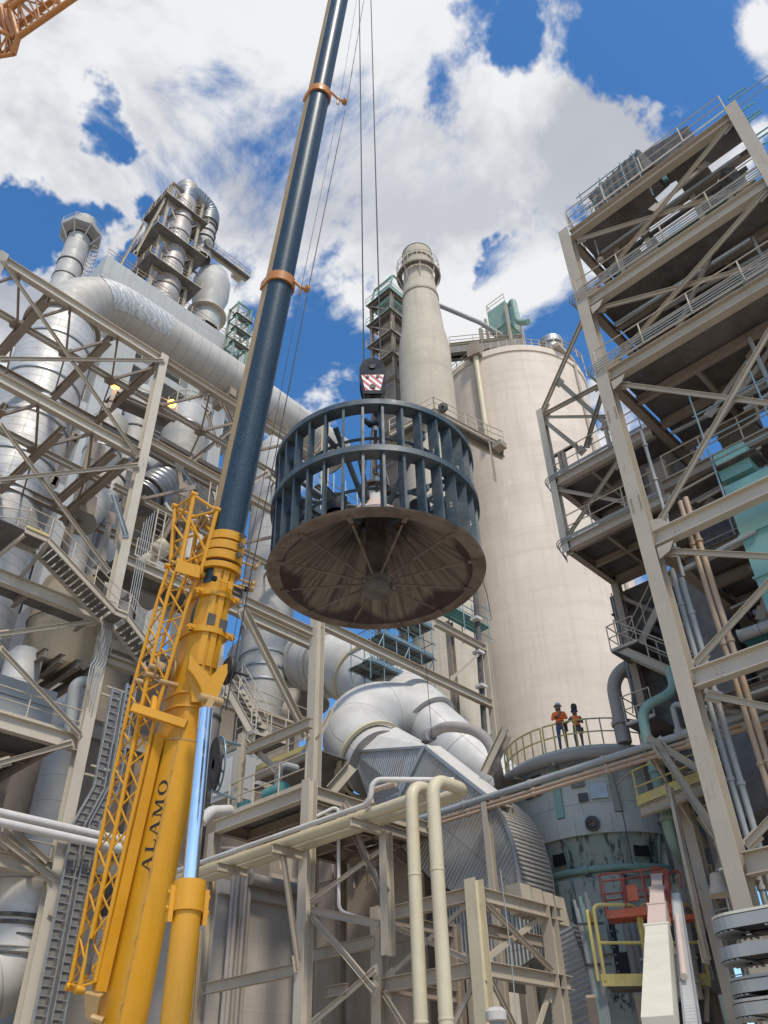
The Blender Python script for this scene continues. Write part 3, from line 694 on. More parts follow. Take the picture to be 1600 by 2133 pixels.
# floors
for i,z in enumerate(LV[:5]):
    grid(rt_,XF+1.9,XB-1.7,Yr+.1,Yc-.1,z-.03,2,3,.34,.2)
for ya_,yb_,xa_,xb_ in((Yc-.1,6.3,XF+.5,XB),(6.3,4.6,XF+.5,XF+2.2),(3.6,2.4,XF+.5,XB),(2.4,Yr,XF+.5,XF+1.5)):
    rt_.deck([(xa_,ya_,LV[0]+.24),(xb_,ya_,LV[0]+.24),(xb_,yb_,LV[0]+.24),(xa_,yb_,LV[0]+.24)],.04,'grating','grating')
for k,(a,b,w) in enumerate((((23.2,6.6,31.2),(22.4,5.0,28.2),.9),((24.2,4.4,31.6),(23.3,2.6,28.0),1.1),((22.2,2.0,31.4),(22.6,1.5,28.3),.6))):
    t=thing('roof_chute',('dark slanted chute under the roof at the left of the right tower','dark slanted chute under the roof in the middle of the right tower','dark slanted chute under the roof near the right tower column')[k],'chute',b); MB().bar(a,b,w,w*.8).build('chute','dark_steel',t); MB().bar(V(a).lerp(V(b),.45),V(a).lerp(V(b),.5),w+.15,w*.8+.15).build('joint_flange','brown_steel',t)
for y in(6.9,5.6,3.4,2.2): rt_.col(XF+2.0,y,LV[1]+.3,LV[0]-.2,.26,.22)
for k in range(5): rt_.tube('roof_pipe',[(XF+1.4+.5*k,Yc-.6,LV[0]-.5-.25*(k%3)),(XF+1.4+.5*k,Yr+.4,LV[0]-.5-.25*(k%3))],.07+.03*(k%2),('grey_pipe','dark_steel','teal')[k%3],8,0)
rt_.deck([(XF+.5,Yc-.1,LV[1]+.3),(XB,Yc-.1,LV[1]+.3),(XB,Yr,LV[1]+.3),(XF+.5,Yr,LV[1]+.3)],.05)
rt_.deck([(XF+.5,Yc-.1,LV[2]+.3),(XB-1,Yc-.1,LV[2]+.3),(XB-1,Yr,LV[2]+.3),(XF+.5,Yr,LV[2]+.3)],.04,'grating','grating')
rt_.deck([(XF+2.6,Yc-.1,LV[3]+.3),(XB-.3,Yc-.1,LV[3]+.3),(XB-.3,Yr,LV[3]+.3),(XF+2.6,Yr,LV[3]+.3)],.05)
rt_.deck([(XF+2.2,Yc-.1,19.6),(XB-.3,Yc-.1,19.6),(XB-.3,Yr,19.6),(XF+2.2,Yr,19.6)],.05)
rt_.beams([((XF+2.2,Yc,19.4),(XF+2.2,Yr,19.4)),((XF+4.5,Yc,19.4),(XF+4.5,Yr,19.4))],.38,.24,'brown_steel')
rt_.deck([(XF+3.2,Yc-.1,LV[4]+.3),(XB-.3,Yc-.1,LV[4]+.3),(XB-.3,Yr,LV[4]+.3),(XF+3.2,Yr,LV[4]+.3)],.05)
for i in(0,1,2):
    z=LV[i]+.38; rt_.rail([(XF+2.2 if i==0 else XF+.9,Yc+.28,z),(XF-.04,Yc+.28 if i else Yc-.1,z),(XF-.04,Yr,z)],sp=2.0,r=.026)
    for k,dz in enumerate((.10,.2,.3,.4)): # conduits along the edge
        rt_.tube('conduit',[(XF+.6+.1*k,Yc+.5,z+dz-.6),(XF-.12-.02*k,Yc+.45+.1*k,z+dz-.1),(XF-.12-.02*k,Yr,z+dz-.1)],.022,'grey_pipe',6,.3) if i else None
for z,x in((LV[3]+.36,XF+2.7),(19.66,XF+2.25),(LV[4]+.36,XF+3.2)): rt_.rail([(x,Yc-.2,z),(x,Yr,z)],sp=1.5,r=.024)
for i in(1,2): # loops of handrail on the face
    z=LV[i]+.5
    for ya in(6.3,):
        pass
# roof plant
rc_=thing('roof_conveyor','dark covered conveyor housing on the roof of the right tower','conveyor',(XF+1.7,4,LV[0]+.3))
ra,rb,rd=pX(XF+1.5,1246,436),pX(XF+1.5,1352,338),pX(XF+1.5,1445,285); rb.z=max(rb.z,ra.z)
MB().prof(ra,rb,[(-.7,-1.3),(.7,-1.3),(.7,.25),(.4,.55),(-.4,.55),(-.7,.25)]).build('casing','roof_dark',rc_)
MB().prof(rb+Z3*-.3+Y3*-.03,rd+Z3*-.2,[(-.6,-1.0),(.6,-1.0),(.6,.25),(-.6,.25)]).build('head_box','dark_steel',rc_)
mb=MB()
for k in range(9): 
    q=ra.lerp(rb,(k+.5)/9)-X3*.73; mb.bar(q-Z3*1.3,q+Z3*.25,.07)
mb.build('casing_rib','dark_steel',rc_)
for k,y in enumerate((5.2,3.9)): MB().bar((XF+.9,y,LV[0]+.28),(XF+.9,y,LV[0]+1.1+.1*k),.16).build('teal_post','teal',rc_)
sf=thing('roof_scaffold','thin grey scaffold poles standing on the left end of the tower roof','scaffold',(XF+.8,6.6,LV[0]+.3))
for y in(7.2,6.2,5.2,4.6):
    for x in(XF+.35,XF+1.15): MB().tube([(x,y,LV[0]+.3),(x,y,LV[0]+2.6)],.026,6).build('standard','scaffold',sf)
for z in(1.3,1.9,2.4):
    for x in(XF+.35,XF+1.15): MB().tube([(x,7.4,LV[0]+z),(x,4.4,LV[0]+z)],.026,6).build('ledger','scaffold',sf)
MB().tube([(XF+.4,7.2,LV[0]+.4),(XF+.4,6.2,LV[0]+2.4)],.026,6).build('diagonal','scaffold',sf)
sp_=thing('scaffold_tube_bundle','teal scaffold tubes sticking out past the top right tower column','scaffold tube',(XF+1.0,.2,LV[0]))
for px0,py0,px1,py1 in((1517,207,1552,183),(1543,233,1570,214),(1553,250,1584,228),(1556,256,1586,233),(1572,284,1604,262),(1576,292,1606,272),(1590,300,1612,288)):
    MB().tube([pX(XF+.55,px0,py0),pX(XF+.9,px1,py1)],.035,8).build('tube','teal',sp_)
MB().rail([(XF+.5,Yr-.2,LV[0]+.3),(XF+.5,Yr-1.9,LV[0]+.3)],r=.024).build('guard_rail','grey_pipe',sp_)
# interior machinery
def vbox(name,label,cat,x0,x1,y0,y1,z0,z1,mat,bands=0,bm='dark_steel'):
    t=thing(name,label,cat,((x0+x1)/2,(y0+y1)/2,z0))
    MB().box(((x0+x1)/2,(y0+y1)/2,(z0+z1)/2),x1-x0,y1-y0,z1-z0).build('casing',mat,t)
    for k in range(bands):
        z=z0+(z1-z0)*(k+.7)/bands; MB().box(((x0+x1)/2,(y0+y1)/2,z),x1-x0+.12,y1-y0+.12,.07).build('flange',mat,t)
    return t
q=pX(21.5,1503,1005)
td=vbox('teal_duct','teal green square duct running down inside the right tower','duct',21.5,22.5,q.y-1.5,q.y,7.4,q.z-.2,'teal_duct',7)
q=pX(21.6,1481,943)
MB().box((22.2,q.y-.5,q.z-.65),1.1,1.0,1.05).build('inlet_box','teal_duct',td)
t=thing('hopper_bin','dark steel bin hanging under the second floor of the right tower','bin',(24,3,24))
MB().lathe((24.2,3.9,24.2),[(.35,-.3),(1.5,1.6),(1.5,3.1)],28,capb=True).build('shell','dark_steel',t); MB().lathe((24.2,3.9,25.9),[(1.5,0),(1.6,0),(1.6,.12),(1.5,.12)],28).build('ring','brown_steel',t)
t=thing('roof_drum','dark drum under the roof floor of the right tower','drum',(23.8,3,28)); MB().tube([(23.8,6.4,29.4),(23.8,1.6,29.4)],1.05,24).build('shell','dark_steel',t)
for y in(5.6,2.4): MB().bar((23.8,y,27.75),(23.8,y,28.4),1.2,.3).build('saddle','brown_steel',t)
for k in range(3): MB().tube([(23.8,5.7-1.6*k,29.4),(23.8,5.6-1.6*k,29.4)],1.1,24).build('band','rust_dark',t)
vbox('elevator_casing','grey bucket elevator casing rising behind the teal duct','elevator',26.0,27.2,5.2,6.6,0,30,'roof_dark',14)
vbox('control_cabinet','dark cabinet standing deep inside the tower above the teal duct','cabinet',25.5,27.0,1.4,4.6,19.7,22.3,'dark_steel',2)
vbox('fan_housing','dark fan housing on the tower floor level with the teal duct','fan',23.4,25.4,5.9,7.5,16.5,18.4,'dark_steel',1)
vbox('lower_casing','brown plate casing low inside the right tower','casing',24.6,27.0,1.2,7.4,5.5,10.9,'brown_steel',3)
t=thing('inclined_chute','dark inclined chute between two tower floors','chute',(24,5,12)); MB().bar((24.4,7.3,18.9),(23.9,3.6,12.0),1.0,.9).build('chute','brown_steel',t)
for yy,zz in((6.3,17.0),(4.6,13.8)): MB().bar((24.28,yy,zz),(24.26,yy-.05,zz-.1),1.1,1.0).build('joint','dark_steel',t)
# back siding so that the inside stays closed
t=thing('tower_siding','brown sheet siding along the back of the right tower','siding',(XB+.5,4,0))
for z0,z1,y0,y1 in((5,22.5,Yr-.3,3.6),(5,15.5,3.65,Yc-.4),(24,27,Yr,5)): MB().box((XB+.45,(y0+y1)/2,(z0+z1)/2),.06,y1-y0,z1-z0).build('panel','brown_steel',t)
# vertical pipes
def vpipe(label,x,px,py,z0,z1,r,mat,group=None,name='vertical_pipe',clamps=4):
    q=pX(x,px,py); t=thing(name,label,'pipe',(x,q.y,z0),group)
    MB().tube([(x,q.y,z0),(x,q.y,z1)],r,12).build('pipe',mat,t)
    for k in range(clamps):
        z=z0+(z1-z0)*(k+.5)/clamps; MB().lathe((x,q.y,z),[(r,0),(r+.03,0),(r+.03,.09),(r,.09)],12).build('coupling',mat,t)
for k,(px,py) in enumerate(((1417,1045),(1428,1037))): vpipe('copper coloured riser pipe in the right tower, '+('left' if k==0 else 'right')+' one of the pair',21.35,px,py,4,pX(21.35,px,py).z,.085,'copper_pipe','copper risers in the tower')
for k,(px,py) in enumerate(((1399,1186),(1420,1205),(1335,897))): vpipe(('pale grey riser pipe nearest the front tower column','pale grey riser pipe just left of the copper pair','thin grey riser high beside the main tower column')[k],21.3,px,py,5 if k<2 else 15,pX(21.3,px,py).z,.085 if k<2 else .06,'grey_pipe')
# rails seen deep in the tower and small pipes
t=thing('scaffold_cage','blue grey scaffold rails around the teal duct in the tower','scaffold',(22.6,3,17))
for z in(18.3,19.2,20.3): MB().tube([(21.2,5.9,z),(21.2,1.0,z)],.03,6).build('ledger','scaffold',t)
for y in(6.2,4.2,2.2): MB().tube([(21.2,y-.4,16.8),(21.2,y-.4,21.3)],.03,6).build('standard','scaffold',t)
for y in(6.2,4.2,2.2): MB().tube([(21.2,y-.4,18.3),(22.5,y-.4,18.3)],.03,6).build('transom','scaffold',t)
MB().box((21.9,5.2,18.22),1.0,1.3,.05).build('plank','dark_steel',t)
t=thing('silver_pipe_roll','shiny silver jacketed pipe above the teal planks at the right edge','pipe',pX(22.2,1570,1310))
a=pX(22.2,1540,1325); b=pX(22.2,1640,1290); MB().tube([a,b],.17,14).build('jacket','silver_clad',t); MB().tube([a,a+(b-a)*.02],.2,14).build('end_band','galvanised',t)
t=thing('plank_stack','dark teal scaffold planks under the silver pipe at the right edge','planks',pX(22.3,1570,1340))
for k in range(4): MB().bar(pX(22.3+.22*k,1545+8*k,1332+9*k),pX(22.3+.22*k,1650,1296+10*k),.2,.05).build('plank','teal',t)
# ------------------------------------------------------------------ annex platforms on the left of the tower
XA=24.0; qa=pX(XA,1126,856); ya=qa.y; zt=qa.z; zp1=pX(XA,1155,1008).z; zp2=pX(XA,1180,1140).z
an=Frame('annex_platform','beige steel side platforms hung between the right tower and the pale silo','platform',(XA,ya,0))
an.col(XA,ya,zp2-.3,zt,.3,.3,'pale_steel')
y1=8.3
xb=pZ(zp2,1280,1213).x
for z in(zp1,zp2):
    an.beam((XA,ya-.15,z),(XA,y1,z),.42,.26,'pale_steel'); an.beam((XA+.1,ya,z),(xb,ya,z),.36,.24,'brown_steel'); an.beam((xb,ya,z),(xb,y1,z),.36,.24,'brown_steel')
    grid(an,XA+.3,xb-.2,y1,ya-.15,z-.02,2,3,.24,.16)
    an.deck([(XA,ya+.1,z+.2),(xb,ya+.1,z+.2),(xb,y1,z+.2),(XA,y1,z+.2)],.05)
    an.rail([(xb,ya+.12,z+.26),(XA-.1,ya+.12,z+.26),(XA-.1,y1+.3,z+.26)],sp=1.4,r=.026)
    for k in range(3): an.tube('conduit',[(XA+.5,ya+.35,z-.3+.1*k),(XA-.2,ya+.3+.07*k,z+.1+.1*k),(XA-.2,y1,z+.1+.1*k)],.022,'grey_pipe',6)
tn=V((XA,y1+.4,zt+2.2))
an.brace((XA,ya-.1,zt-.15),pX(XA,1215,668),.2); an.brace((XA,ya,zt-.35),pX(XA,1258,800),.2); 
m0=pX(XA,1160,792); an.brace(m0,pX(XA,1270,890),.2); an.brace((XA,ya,zt-.5),pX(XA,1215,942),.18); an.brace((XA,ya,zt-.4),pX(XA,1265,868),.12)
an.brace(pX(XA,1222,930),pX(XA,1262,800),.18,'brown_steel')
an.brace((XA,ya,zp1-.3),pX(XA,1310,1048),.14); an.brace((XA,ya,zp2+.3),pX(XA,1290,960),.16)
an.col(xb,ya,3,zp2,.34,.3,'brown_steel'); an.col(xb,y1,3,zp1,.3,.3,'brown_steel')
# small posts and panels on the upper annex floor
for k,(px,py) in enumerate(((1152,985),(1168,960),(1182,985),(1258,880))):
    q=pX(XA+.5,px,py); MB().bar((XA+.5,q.y,zp1+.2),(XA+.5,q.y,zp1+1.9),.14).bar((XA+.5,q.y+.2,zp1+1.85),(XA+.5,q.y-.7,zp1+1.85),.12).build('frame_post','rail_paint',an.t)
MB().box((XA+2,8.9,zp1-1.9),1.6,1.3,3.2).build('vertical_casing','roof_dark',an.t)
MB().box((XA+2.6,9.2,zp2-6),1.2,1.2,9).build('vertical_casing','roof_dark',an.t)
MB().box((XA+1.2,8.8,zp2+1.3),.9,.8,2.0).build('cabinet','brown_steel',an.t)
# stair flights under the annex
zs=[zp2-.2,at(xb,ya,1380),at(xb,ya,1530)]
sx=xb-1.0
def flight(fr,p,q,w,side,n,rail=True,mat='beige_steel',open_=True):
    """straight stair from p (top) to q (bottom); side = horizontal unit vector across"""
    p=V(p);q=V(q);side=V(side)
    for s in(0,w): MB().chan(p+side*s,q+side*s,.3,.08*(1 if s==0 else -1),Z3).build('stringer',mat,fr.t)
    d=(q-p); hd_=V((d.x,d.y,0)).normalized()
    mb=MB()
    for k in range(1,n):
        c=p.lerp(q,k/n)+side*(w/2)+Z3*.02; mb.box(c,.24,w-.04,.035,hd_,side,Z3)
    mb.build('tread','deck_plate',fr.t)
    if rail:
        for s in(0,w): MB().rail([p+side*s+Z3*.15,q+side*s+Z3*.15],sp=1.3,r=.026).build('railing','rail_paint',fr.t)
for (z0,z1,s) in ((zs[0],zs[1],0),(zs[1],zs[2],1)):
    a=V((xb-.4,ya-.2,z0)); b=V((xb-.4,ya-3.6,z1))
    if s: a,b=V((xb-1.4,ya-3.6,z0)),V((xb-1.4,ya-.2,z1))
    a_,b_=(V((a.x,ya-3.4,z0)),V((b.x,ya-.2,z1))) if not s else (V((a.x,ya-.2,z0)),V((a.x,ya-3.4,z1)))
    flight(an,a_,b_,.9,X3,12)
    an.deck([(xb-1.5,ya+.1,z1-.1),(xb+.6,ya+.1,z1-.1),(xb+.6,ya-1,z1-.1),(xb-1.5,ya-1,z1-.1)],.05); an.rail([(xb+.6,ya+.1,z1-.05),(xb-1.5,ya+.1,z1-.05),(xb-1.5,ya-1,z1-.05)],sp=1)
an.brace((xb,ya,zs[0]-.5),(xb,ya-3,zs[1]),.15,'brown_steel'); an.tube('conduit',[(xb-.1,ya+.25,zs[0]-.3),(xb-.1,ya+.3,zs[1]-1),(xb-.2,ya+.4,zs[1]-2)],.03,'grey_pipe',6)
# ================================================================== MILL
MC=V((30.0,16.9,0)); md=V((-MC.x,-MC.y,0)).normalized(); mr_=V((-md.y,md.x,0)); 
if proj(MC+mr_+Z3*10)[0]<proj(MC+Z3*10)[0]: mr_=-mr_
RM=3.3; nearp=MC+md*RM
def mz(row,r=RM): n_=MC+md*r; return at(n_.x,n_.y,row)
zpl=pD(31.1,1225,1555).z
mill=thing('vertical_mill','grey green vertical roller mill streaked black below the two workers','mill',MC)
zb1_,zb2_,zb3_,zb4_=mz(1697),mz(1737),mz(1800,3.0),mz(1812,3.0)
MB().lathe(MC,[(3.15,zpl-.3),(RM,zpl-.6),(RM+.02,zb1_)],72,capt=False).build('upper_shell','mill_grey',mill)
MB().lathe(MC,[(RM+.02,zb1_),(RM+.10,zb1_),(RM+.12,zb2_),(RM,zb2_)],72).build('belt_band','mill_grey',mill)
MB().lathe(MC,[(RM+.0,zb2_),(2.98,zb3_),(2.98,zb4_)],72).build('lower_cone','mill_green',mill)
MB().lathe(MC,[(2.98,zb4_),(3.2,zb4_-.05),(3.2,0)],72).build('base_housing','mill_green',mill)
MB().lathe(MC,[(.1,zpl+.02),(3.45,zpl+.02),(3.5,zpl-.06),(3.5,zpl-.2),(3.1,zpl-.3),(.1,zpl-.3)],72).build('top_deck','mill_grey',mill)
for a in(-62,-22,14,38,70):
    dr=Matrix.Rotation(R(a),3,'Z')@md; tg=Z3.cross(dr)
    MB().box(MC+dr*(RM+.06)+Z3*((zpl-.6+zb1_)/2),.10,.30,zpl-.7-zb1_,dr,tg,Z3).build('shell_rib','mill_grey' if a!=-22 else 'mint',mill)
    MB().bar(MC+dr*(RM+.03)+Z3*zb2_,MC+dr*3.03+Z3*zb3_,.06,.12).build('cone_rib','mill_green',mill)
for a,z0,w_,h_,mt in((-40,zb1_+1.1,.85,.75,'dark_steel'),(-8,zb1_+1.05,.5,.8,'roof_dark'),(4,zb1_+.55,.62,.55,'galvanised'),(-30,zb3_+.15,.5,1.3,'black_paint'),(25,zb3_+.2,.55,1.2,'black_paint'),(-6,zb1_+.5,.35,.3,'dark_steel')):
    dr=Matrix.Rotation(R(a),3,'Z')@md; rr=RM+.06 if z0>zb2_ else 3.13
    MB().box(MC+dr*rr+Z3*(z0+h_/2),.06,w_,h_,dr,Z3.cross(dr),Z3).build('patch_plate',mt,mill)
dr=Matrix.Rotation(R(-3),3,'Z')@md; MB().lathe(MC+dr*(RM+.1)+Z3*((zb1_+zb2_)/2),[(.09,0),(.26,0),(.26,.12),(.16,.12),(.16,.2),(.09,.2)],20,dr).build('port','dark_steel',mill)
# access door panel in the base
for a,w_,z0,z1,mt in((-10,2.3,mz(1985,3.25),mz(1825,3.25),'mill_green'),(9,1.5,mz(2050,3.25),mz(1900,3.25),'black_paint')):
    dr=Matrix.Rotation(R(a),3,'Z')@md; mb=MB().box(MC+dr*3.27+Z3*((z0+z1)/2),.1,w_,z1-z0,dr,Z3.cross(dr),Z3); 
    dp_=mb.build('door_panel',mt,mill)
    for k in range(9):
        for s in(-1,1): MB().lathe(MC+dr*3.32+Z3.cross(dr)*(s*w_*.47)+Z3*(z0+(z1-z0)*(k+.5)/9),[(.035,0),(.025,.03)],6,dr,capt=True).build('panel_bolt','galvanised',dp_)
for k in range(3):
    dr=Matrix.Rotation(R(6+3*k),3,'Z')@md; MB().tube([MC+dr*3.5+Z3*2.0,MC+dr*3.4+Z3*(mz(1910,3.4)+.1*k)],.16,10).build('hydraulic_tube','dust_pipe',mill)
rp=thing('dust_ring_pipe','dusty brown pipe curving round the rim below the two workers','pipe',MC+Z3*(zpl-.4))
pts=[pD(32.5,884,1538),pD(32,905,1524),pD(31,930,1512),pD(30.5,985,1518),pD(30.2,1022,1545),pD(30.2,1035,1600)]
arc=[MC+(Matrix.Rotation(R(a),3,'Z')@md)*3.72+Z3*(zpl-.42) for a in range(-72,40,8)]
if proj(arc[0])[0]>proj(arc[-1])[0]: arc=arc[::-1]
MB().tube(pts+arc,.21,14,bend=.5).build('pipe','dust_pipe',rp)
mb=MB(); q=pts[1]; dd=(pts[2]-pts[0]).normalized()
for k in range(4): mb.tube([pts[0]+dd*(.1+.13*k),pts[0]+dd*(.17+.13*k)],.28,14)
mb.build('bellows','galvanised',rp)
for a in(-45,-18,10): 
    dr=Matrix.Rotation(R(a),3,'Z')@md; MB().bar(MC+dr*3.5+Z3*(zpl-.7),MC+dr*3.95+Z3*(zpl-.68),.1,.1).build('pipe_bracket','brown_steel',rp)
lp=thing('cooling_pipe','pale green pipe running round the mill waist','pipe',MC+Z3*zb4_)
MB().tube([MC+(Matrix.Rotation(R(a),3,'Z')@md)*3.25+Z3*zb4_ for a in range(-75,50,5)],.12,10).build('pipe','mint',lp)
MB().tube([MC+(Matrix.Rotation(R(a),3,'Z')@md)*3.3+Z3*(zb4_-.28+.06*math.sin(a*.2)) for a in range(-75,30,5)],.035,6).build('hose','grey_pipe',lp)
for a in(-40,-12,18): 
    dr=Matrix.Rotation(R(a),3,'Z')@md; MB().tube([MC+dr*3.25+Z3.cross(dr)*.08+Z3*zb4_,MC+dr*3.25-Z3.cross(dr)*.08+Z3*zb4_],.165,12).build('clamp','mint',lp)
mr2=thing('yellow_guard_rail','yellow guard rail along the mill top in front of the two workers','railing',MC+Z3*zpl)
def arcpts(r,a0,a1,z,n=12): return [MC+(Matrix.Rotation(R(a0+(a1-a0)*k/n),3,'Z')@md)*r+Z3*z for k in range(n+1)]
sgn=1 if proj(MC+(Matrix.Rotation(R(20),3,'Z')@md)*3+Z3*13)[0]>proj(MC+md*3+Z3*13)[0] else -1
MB().rail(arcpts(3.35,-68*sgn,-28*sgn,zpl+.02,5),sp=1.2,r=.033).build('rail_section','yellow_rail',mr2); MB().rail(arcpts(3.35,-26*sgn,4*sgn,zpl+.02,4),sp=1.2,r=.033).build('rail_section','yellow_rail',mr2)
MB().rail(arcpts(3.35,4*sgn,48*sgn,zpl+.02,5),sp=1.5,r=.028).build('rail_section','dust_pipe',mr2)
MB().rail(arcpts(3.35,-95*sgn,-70*sgn,zpl+.02,3),sp=1.2,r=.03).build('rail_section','yellow_rail',mr2)
# stand pipe with elbow
q0=pZ(zpl,1302,1548); zt_=at(q0.x,q0.y,1400)
sp2=thing('stand_pipe','dusty grey stand pipe rising from the mill top and bending right','pipe',q0)
q1=pD(31.5,1392,1372)
MB().tube([q0,V((q0.x,q0.y,zt_+.1)),V((q1.x,q1.y,zt_+.35)),V((q1.x+2.5,q1.y-.8,zt_-.6))],.27,16,bend=1.0,seg=10).build('pipe','dust_pipe',sp2)
MB().lathe(V((q0.x,q0.y,at(q0.x,q0.y,1511))),[(.27,0),(.36,0),(.36,.14),(.27,.14)],16).build('flange','dust_pipe',sp2)
gp=thing('mint_drain_pipe','pale mint green drain pipe dropping past the right side of the mill','pipe',pD(27,1400,1780))
MB().tube([pD(28,1395,1395),pD(27.5,1408,1440),pD(27.2,1335,1475),pD(27,1352,1560),pD(27,1378,1660),pD(27.2,1400,1760),pD(28.2,1432,1800)],.17,12,bend=.5).build('pipe','mint',gp)
for x,y in((1366,1610),(1390,1710)): MB().lathe(pD(27,x,y),[(.17,0),(.215,0),(.215,.12),(.17,.12)],12).build('coupling','mint',gp)
# landing beside the mill
zl=pD(26,1400,1672).z; l0=pZ(zl,1335,1692); l1=pZ(zl,1470,1640)
ln=Frame('side_landing','beige landing with yellow kick plate between the mill and the tower','platform',l0)
ln.beam(l0,l1,.3,.2); dX=X3*1.6
ln.deck([l0+Z3*.16,l1+Z3*.16,l1+dX+Z3*.16,l0+dX+Z3*.16]); MB().bar(l0+Z3*.32-X3*.1,l1+Z3*.32-X3*.1,.012,.28).build('kick_plate','yellow_rail',ln.t)
MB().rail([l0+Z3*.2,l1+Z3*.2],sp=2.2,r=.028).build('railing','yellow_rail',ln.t)
a0_=pZ(zl+1.3,1282,1635); MB().tube([a0_,l0+Z3*1.27],.028,6).build('rail_extension','dust_pipe',ln.t)
ln.brace(pX(22.6,1348,1535),pX(22.6,1462,1606),.2); ln.brace(pX(22.6,1368,1545),pX(22.6,1520,1780),.22); ln.brace(pX(22.7,1392,1640),pX(22.7,1470,2000),.2)
ln.col(l0.x+1.2,l0.y-1.7,0,zl,.3,.26)
# bell shaped lamp, cable bundle, caged ladder by the mill
lm=thing('bell_lamp','beige bell shaped lamp hanging beside the tower column','lamp',pD(23,1500,1855)); q=pD(23,1498,1845)
MB().lathe(q,[(.06,.3),(.15,.28),(.2,.05),(.3,-.2),(.33,-.22)],20,capt=True).build('shade','rail_paint',lm); MB().tube([q+Z3*.3,q+Z3*.45+X3*.4],.04,8).build('arm','grey_pipe',lm); MB().lathe(q-Z3*.2,[(.02,0),(.26,.02)],16,capb=True).build('lens','roof_dark',lm)
ld=thing('access_ladder','thin grey ladder beside the mill on the right','ladder',pD(25,1480,1980)); a=pD(25,1468,1830); b=V((a.x,a.y,a.z-6))
for s in(0,.45): MB().tube([a+Y3*-s,b+Y3*-s],.03,6).build('rail','grey_pipe',ld)
for k in range(18): z=a.z-.3*k-.2; MB().tube([(a.x,a.y,z),(a.x,a.y-.45,z)],.016,6).build('rung','grey_pipe',ld)
cbn=thing('conduit_bundle','bundle of grey conduits running down the left of the mill base','conduits',pD(27.5,1230,1950))
for k in range(6):
    MB().tube([pD(27.4,1196+6*k,1875-4*k+(k%2)*20),pD(27.2,1222+5*k,1990),pD(27,1250+4.5*k,2150)],.05,7).build('conduit','mint' if k in(2,) else 'grey_pipe',cbn)
for y in(1925,2010): MB().bar(pD(27.1,1196+(y-1880)*.19,y),pD(27.1,1250+(y-1880)*.19,y-2),.06).build('clamp_bar','dark_steel',cbn)
# lower guard platform
zg=pD(26.5,1330,2045).z; g0=pZ(zg,1262,2052); g1=pZ(zg,1356,2052); g2=pZ(zg,1480,2050)
gf=Frame('mill_base_platform','low platform with yellow rails in front of the mill base','platform',g0)
gl=(g2-g0).normalized()
gf.deck([g0,g2,g2+(MC+Z3*zg-g2).normalized()*1.6,g0+(MC+Z3*zg-g0).normalized()*1.6],.08); MB().bar(g0+Z3*.12-gl*.1,g2+Z3*.12,.03,.3).build('kick_plate','yellow_rail',gf.t)
L=(g2-g0).length
for a,b in((0,.43),(.46,.66),(.70,1)):
    p=g0+gl*L*a;q=g0+gl*L*b; MB().tube([p+Z3*.1,p+Z3*2.05,q+Z3*2.05,q+Z3*.1],.055,8,bend=.2).tube([p+Z3*1.05,q+Z3*1.05],.045,8).build('guard_rail','yellow_rail',gf.t)
MB().tube([g0+Z3*.1+gl*-.2,g0+Z3*2.0-gl*.2,g0+Z3*1.9+(MC-g0).normalized()*-1.2*-1],.05,8,bend=.2).build('guard_rail','yellow_rail',gf.t)
for x,y in((1230,2075),(1330,2070)): q=pZ(zg-.3,x,y); MB().bar(q,q+V((md.x*-.8,md.y*-.8,-1.6)),.25,.2).build('bracket','brown_steel',gf.t)
vbox('drive_motor','dusty grey drive motor behind the yellow rails at the mill base','motor',g0.x+.9,g0.x+1.8,g0.y-1.9,g0.y-.8,zg-.4,zg+.8,'dust_pipe',2)
# ================================================================== GREY AND COPPER PIPE RUN
XP=22.7
pr=[('long grey water pipe crossing in front of the mill',[(790,1752),(1100,1634),(1480,1497),(1545,1475)],.115,'grey_pipe'),
    ('upper copper pipe under the long grey pipe',[(800,1762),(1100,1649),(1345,1561),(1545,1490)],.065,'copper_pipe'),
    ('lower copper pipe under the long grey pipe',[(800,1771),(1100,1658),(1345,1570),(1545,1499)],.065,'copper_pipe')]
for lab,pts,r,mt in pr:
    t=thing('service_pipe',lab,'pipe',pX(XP,*pts[0])); a=pX(XP,*pts[0]); b=pX(XP,*pts[-1]); b=V((XP,b.y-2.5,a.z+(b.z-a.z)*1.2)); z=(a.z+b.z)/2
    a.z=z+ (0); b.z=z
    # level run: height from the middle of the run
    m_=pX(XP,*pts[1]); a.z=b.z=m_.z
    MB().tube([a,b],r,14).build('pipe',mt,t)
    for k in range(6): p=a.lerp(b,(k+.5)/6); MB().tube([p,p+Y3*.12],r+.025,14).build('coupling',mt,t)
zpr=pX(XP,1100,1634).z
t=thing('pipe_bypass','grey pipe loop standing up from the long grey pipe beside the tower','pipe',pX(XP,1420,1520)); q=pX(XP,1410,1508)
MB().tube([(XP,q.y,zpr),(XP,q.y,zpr+1.0),(XP,q.y-1.9,zpr+.1)],.085,10,bend=.2).build('pipe','grey_pipe',t); MB().lathe((XP,q.y,zpr),[(.13,.0),(.13,.2)],12,capt=True).build('tee','grey_pipe',t)
for k,(xa,xb_,lab) in enumerate(((1008,1057,'beige goal post frame carrying the grey pipe beside the ribbed duct'),)):
    fr=Frame('pipe_support',lab,'pipe support',pX(XP,xa,1660)); p=pX(XP,1010,1662); q=pZ(p.z,1062,1676)
    fr.col(p.x,p.y,4,p.z-.15,.22,.22); fr.col(q.x,q.y,4,p.z-.15,.22,.22); fr.beam(p,q+(q-p)*.08,.26,.2)
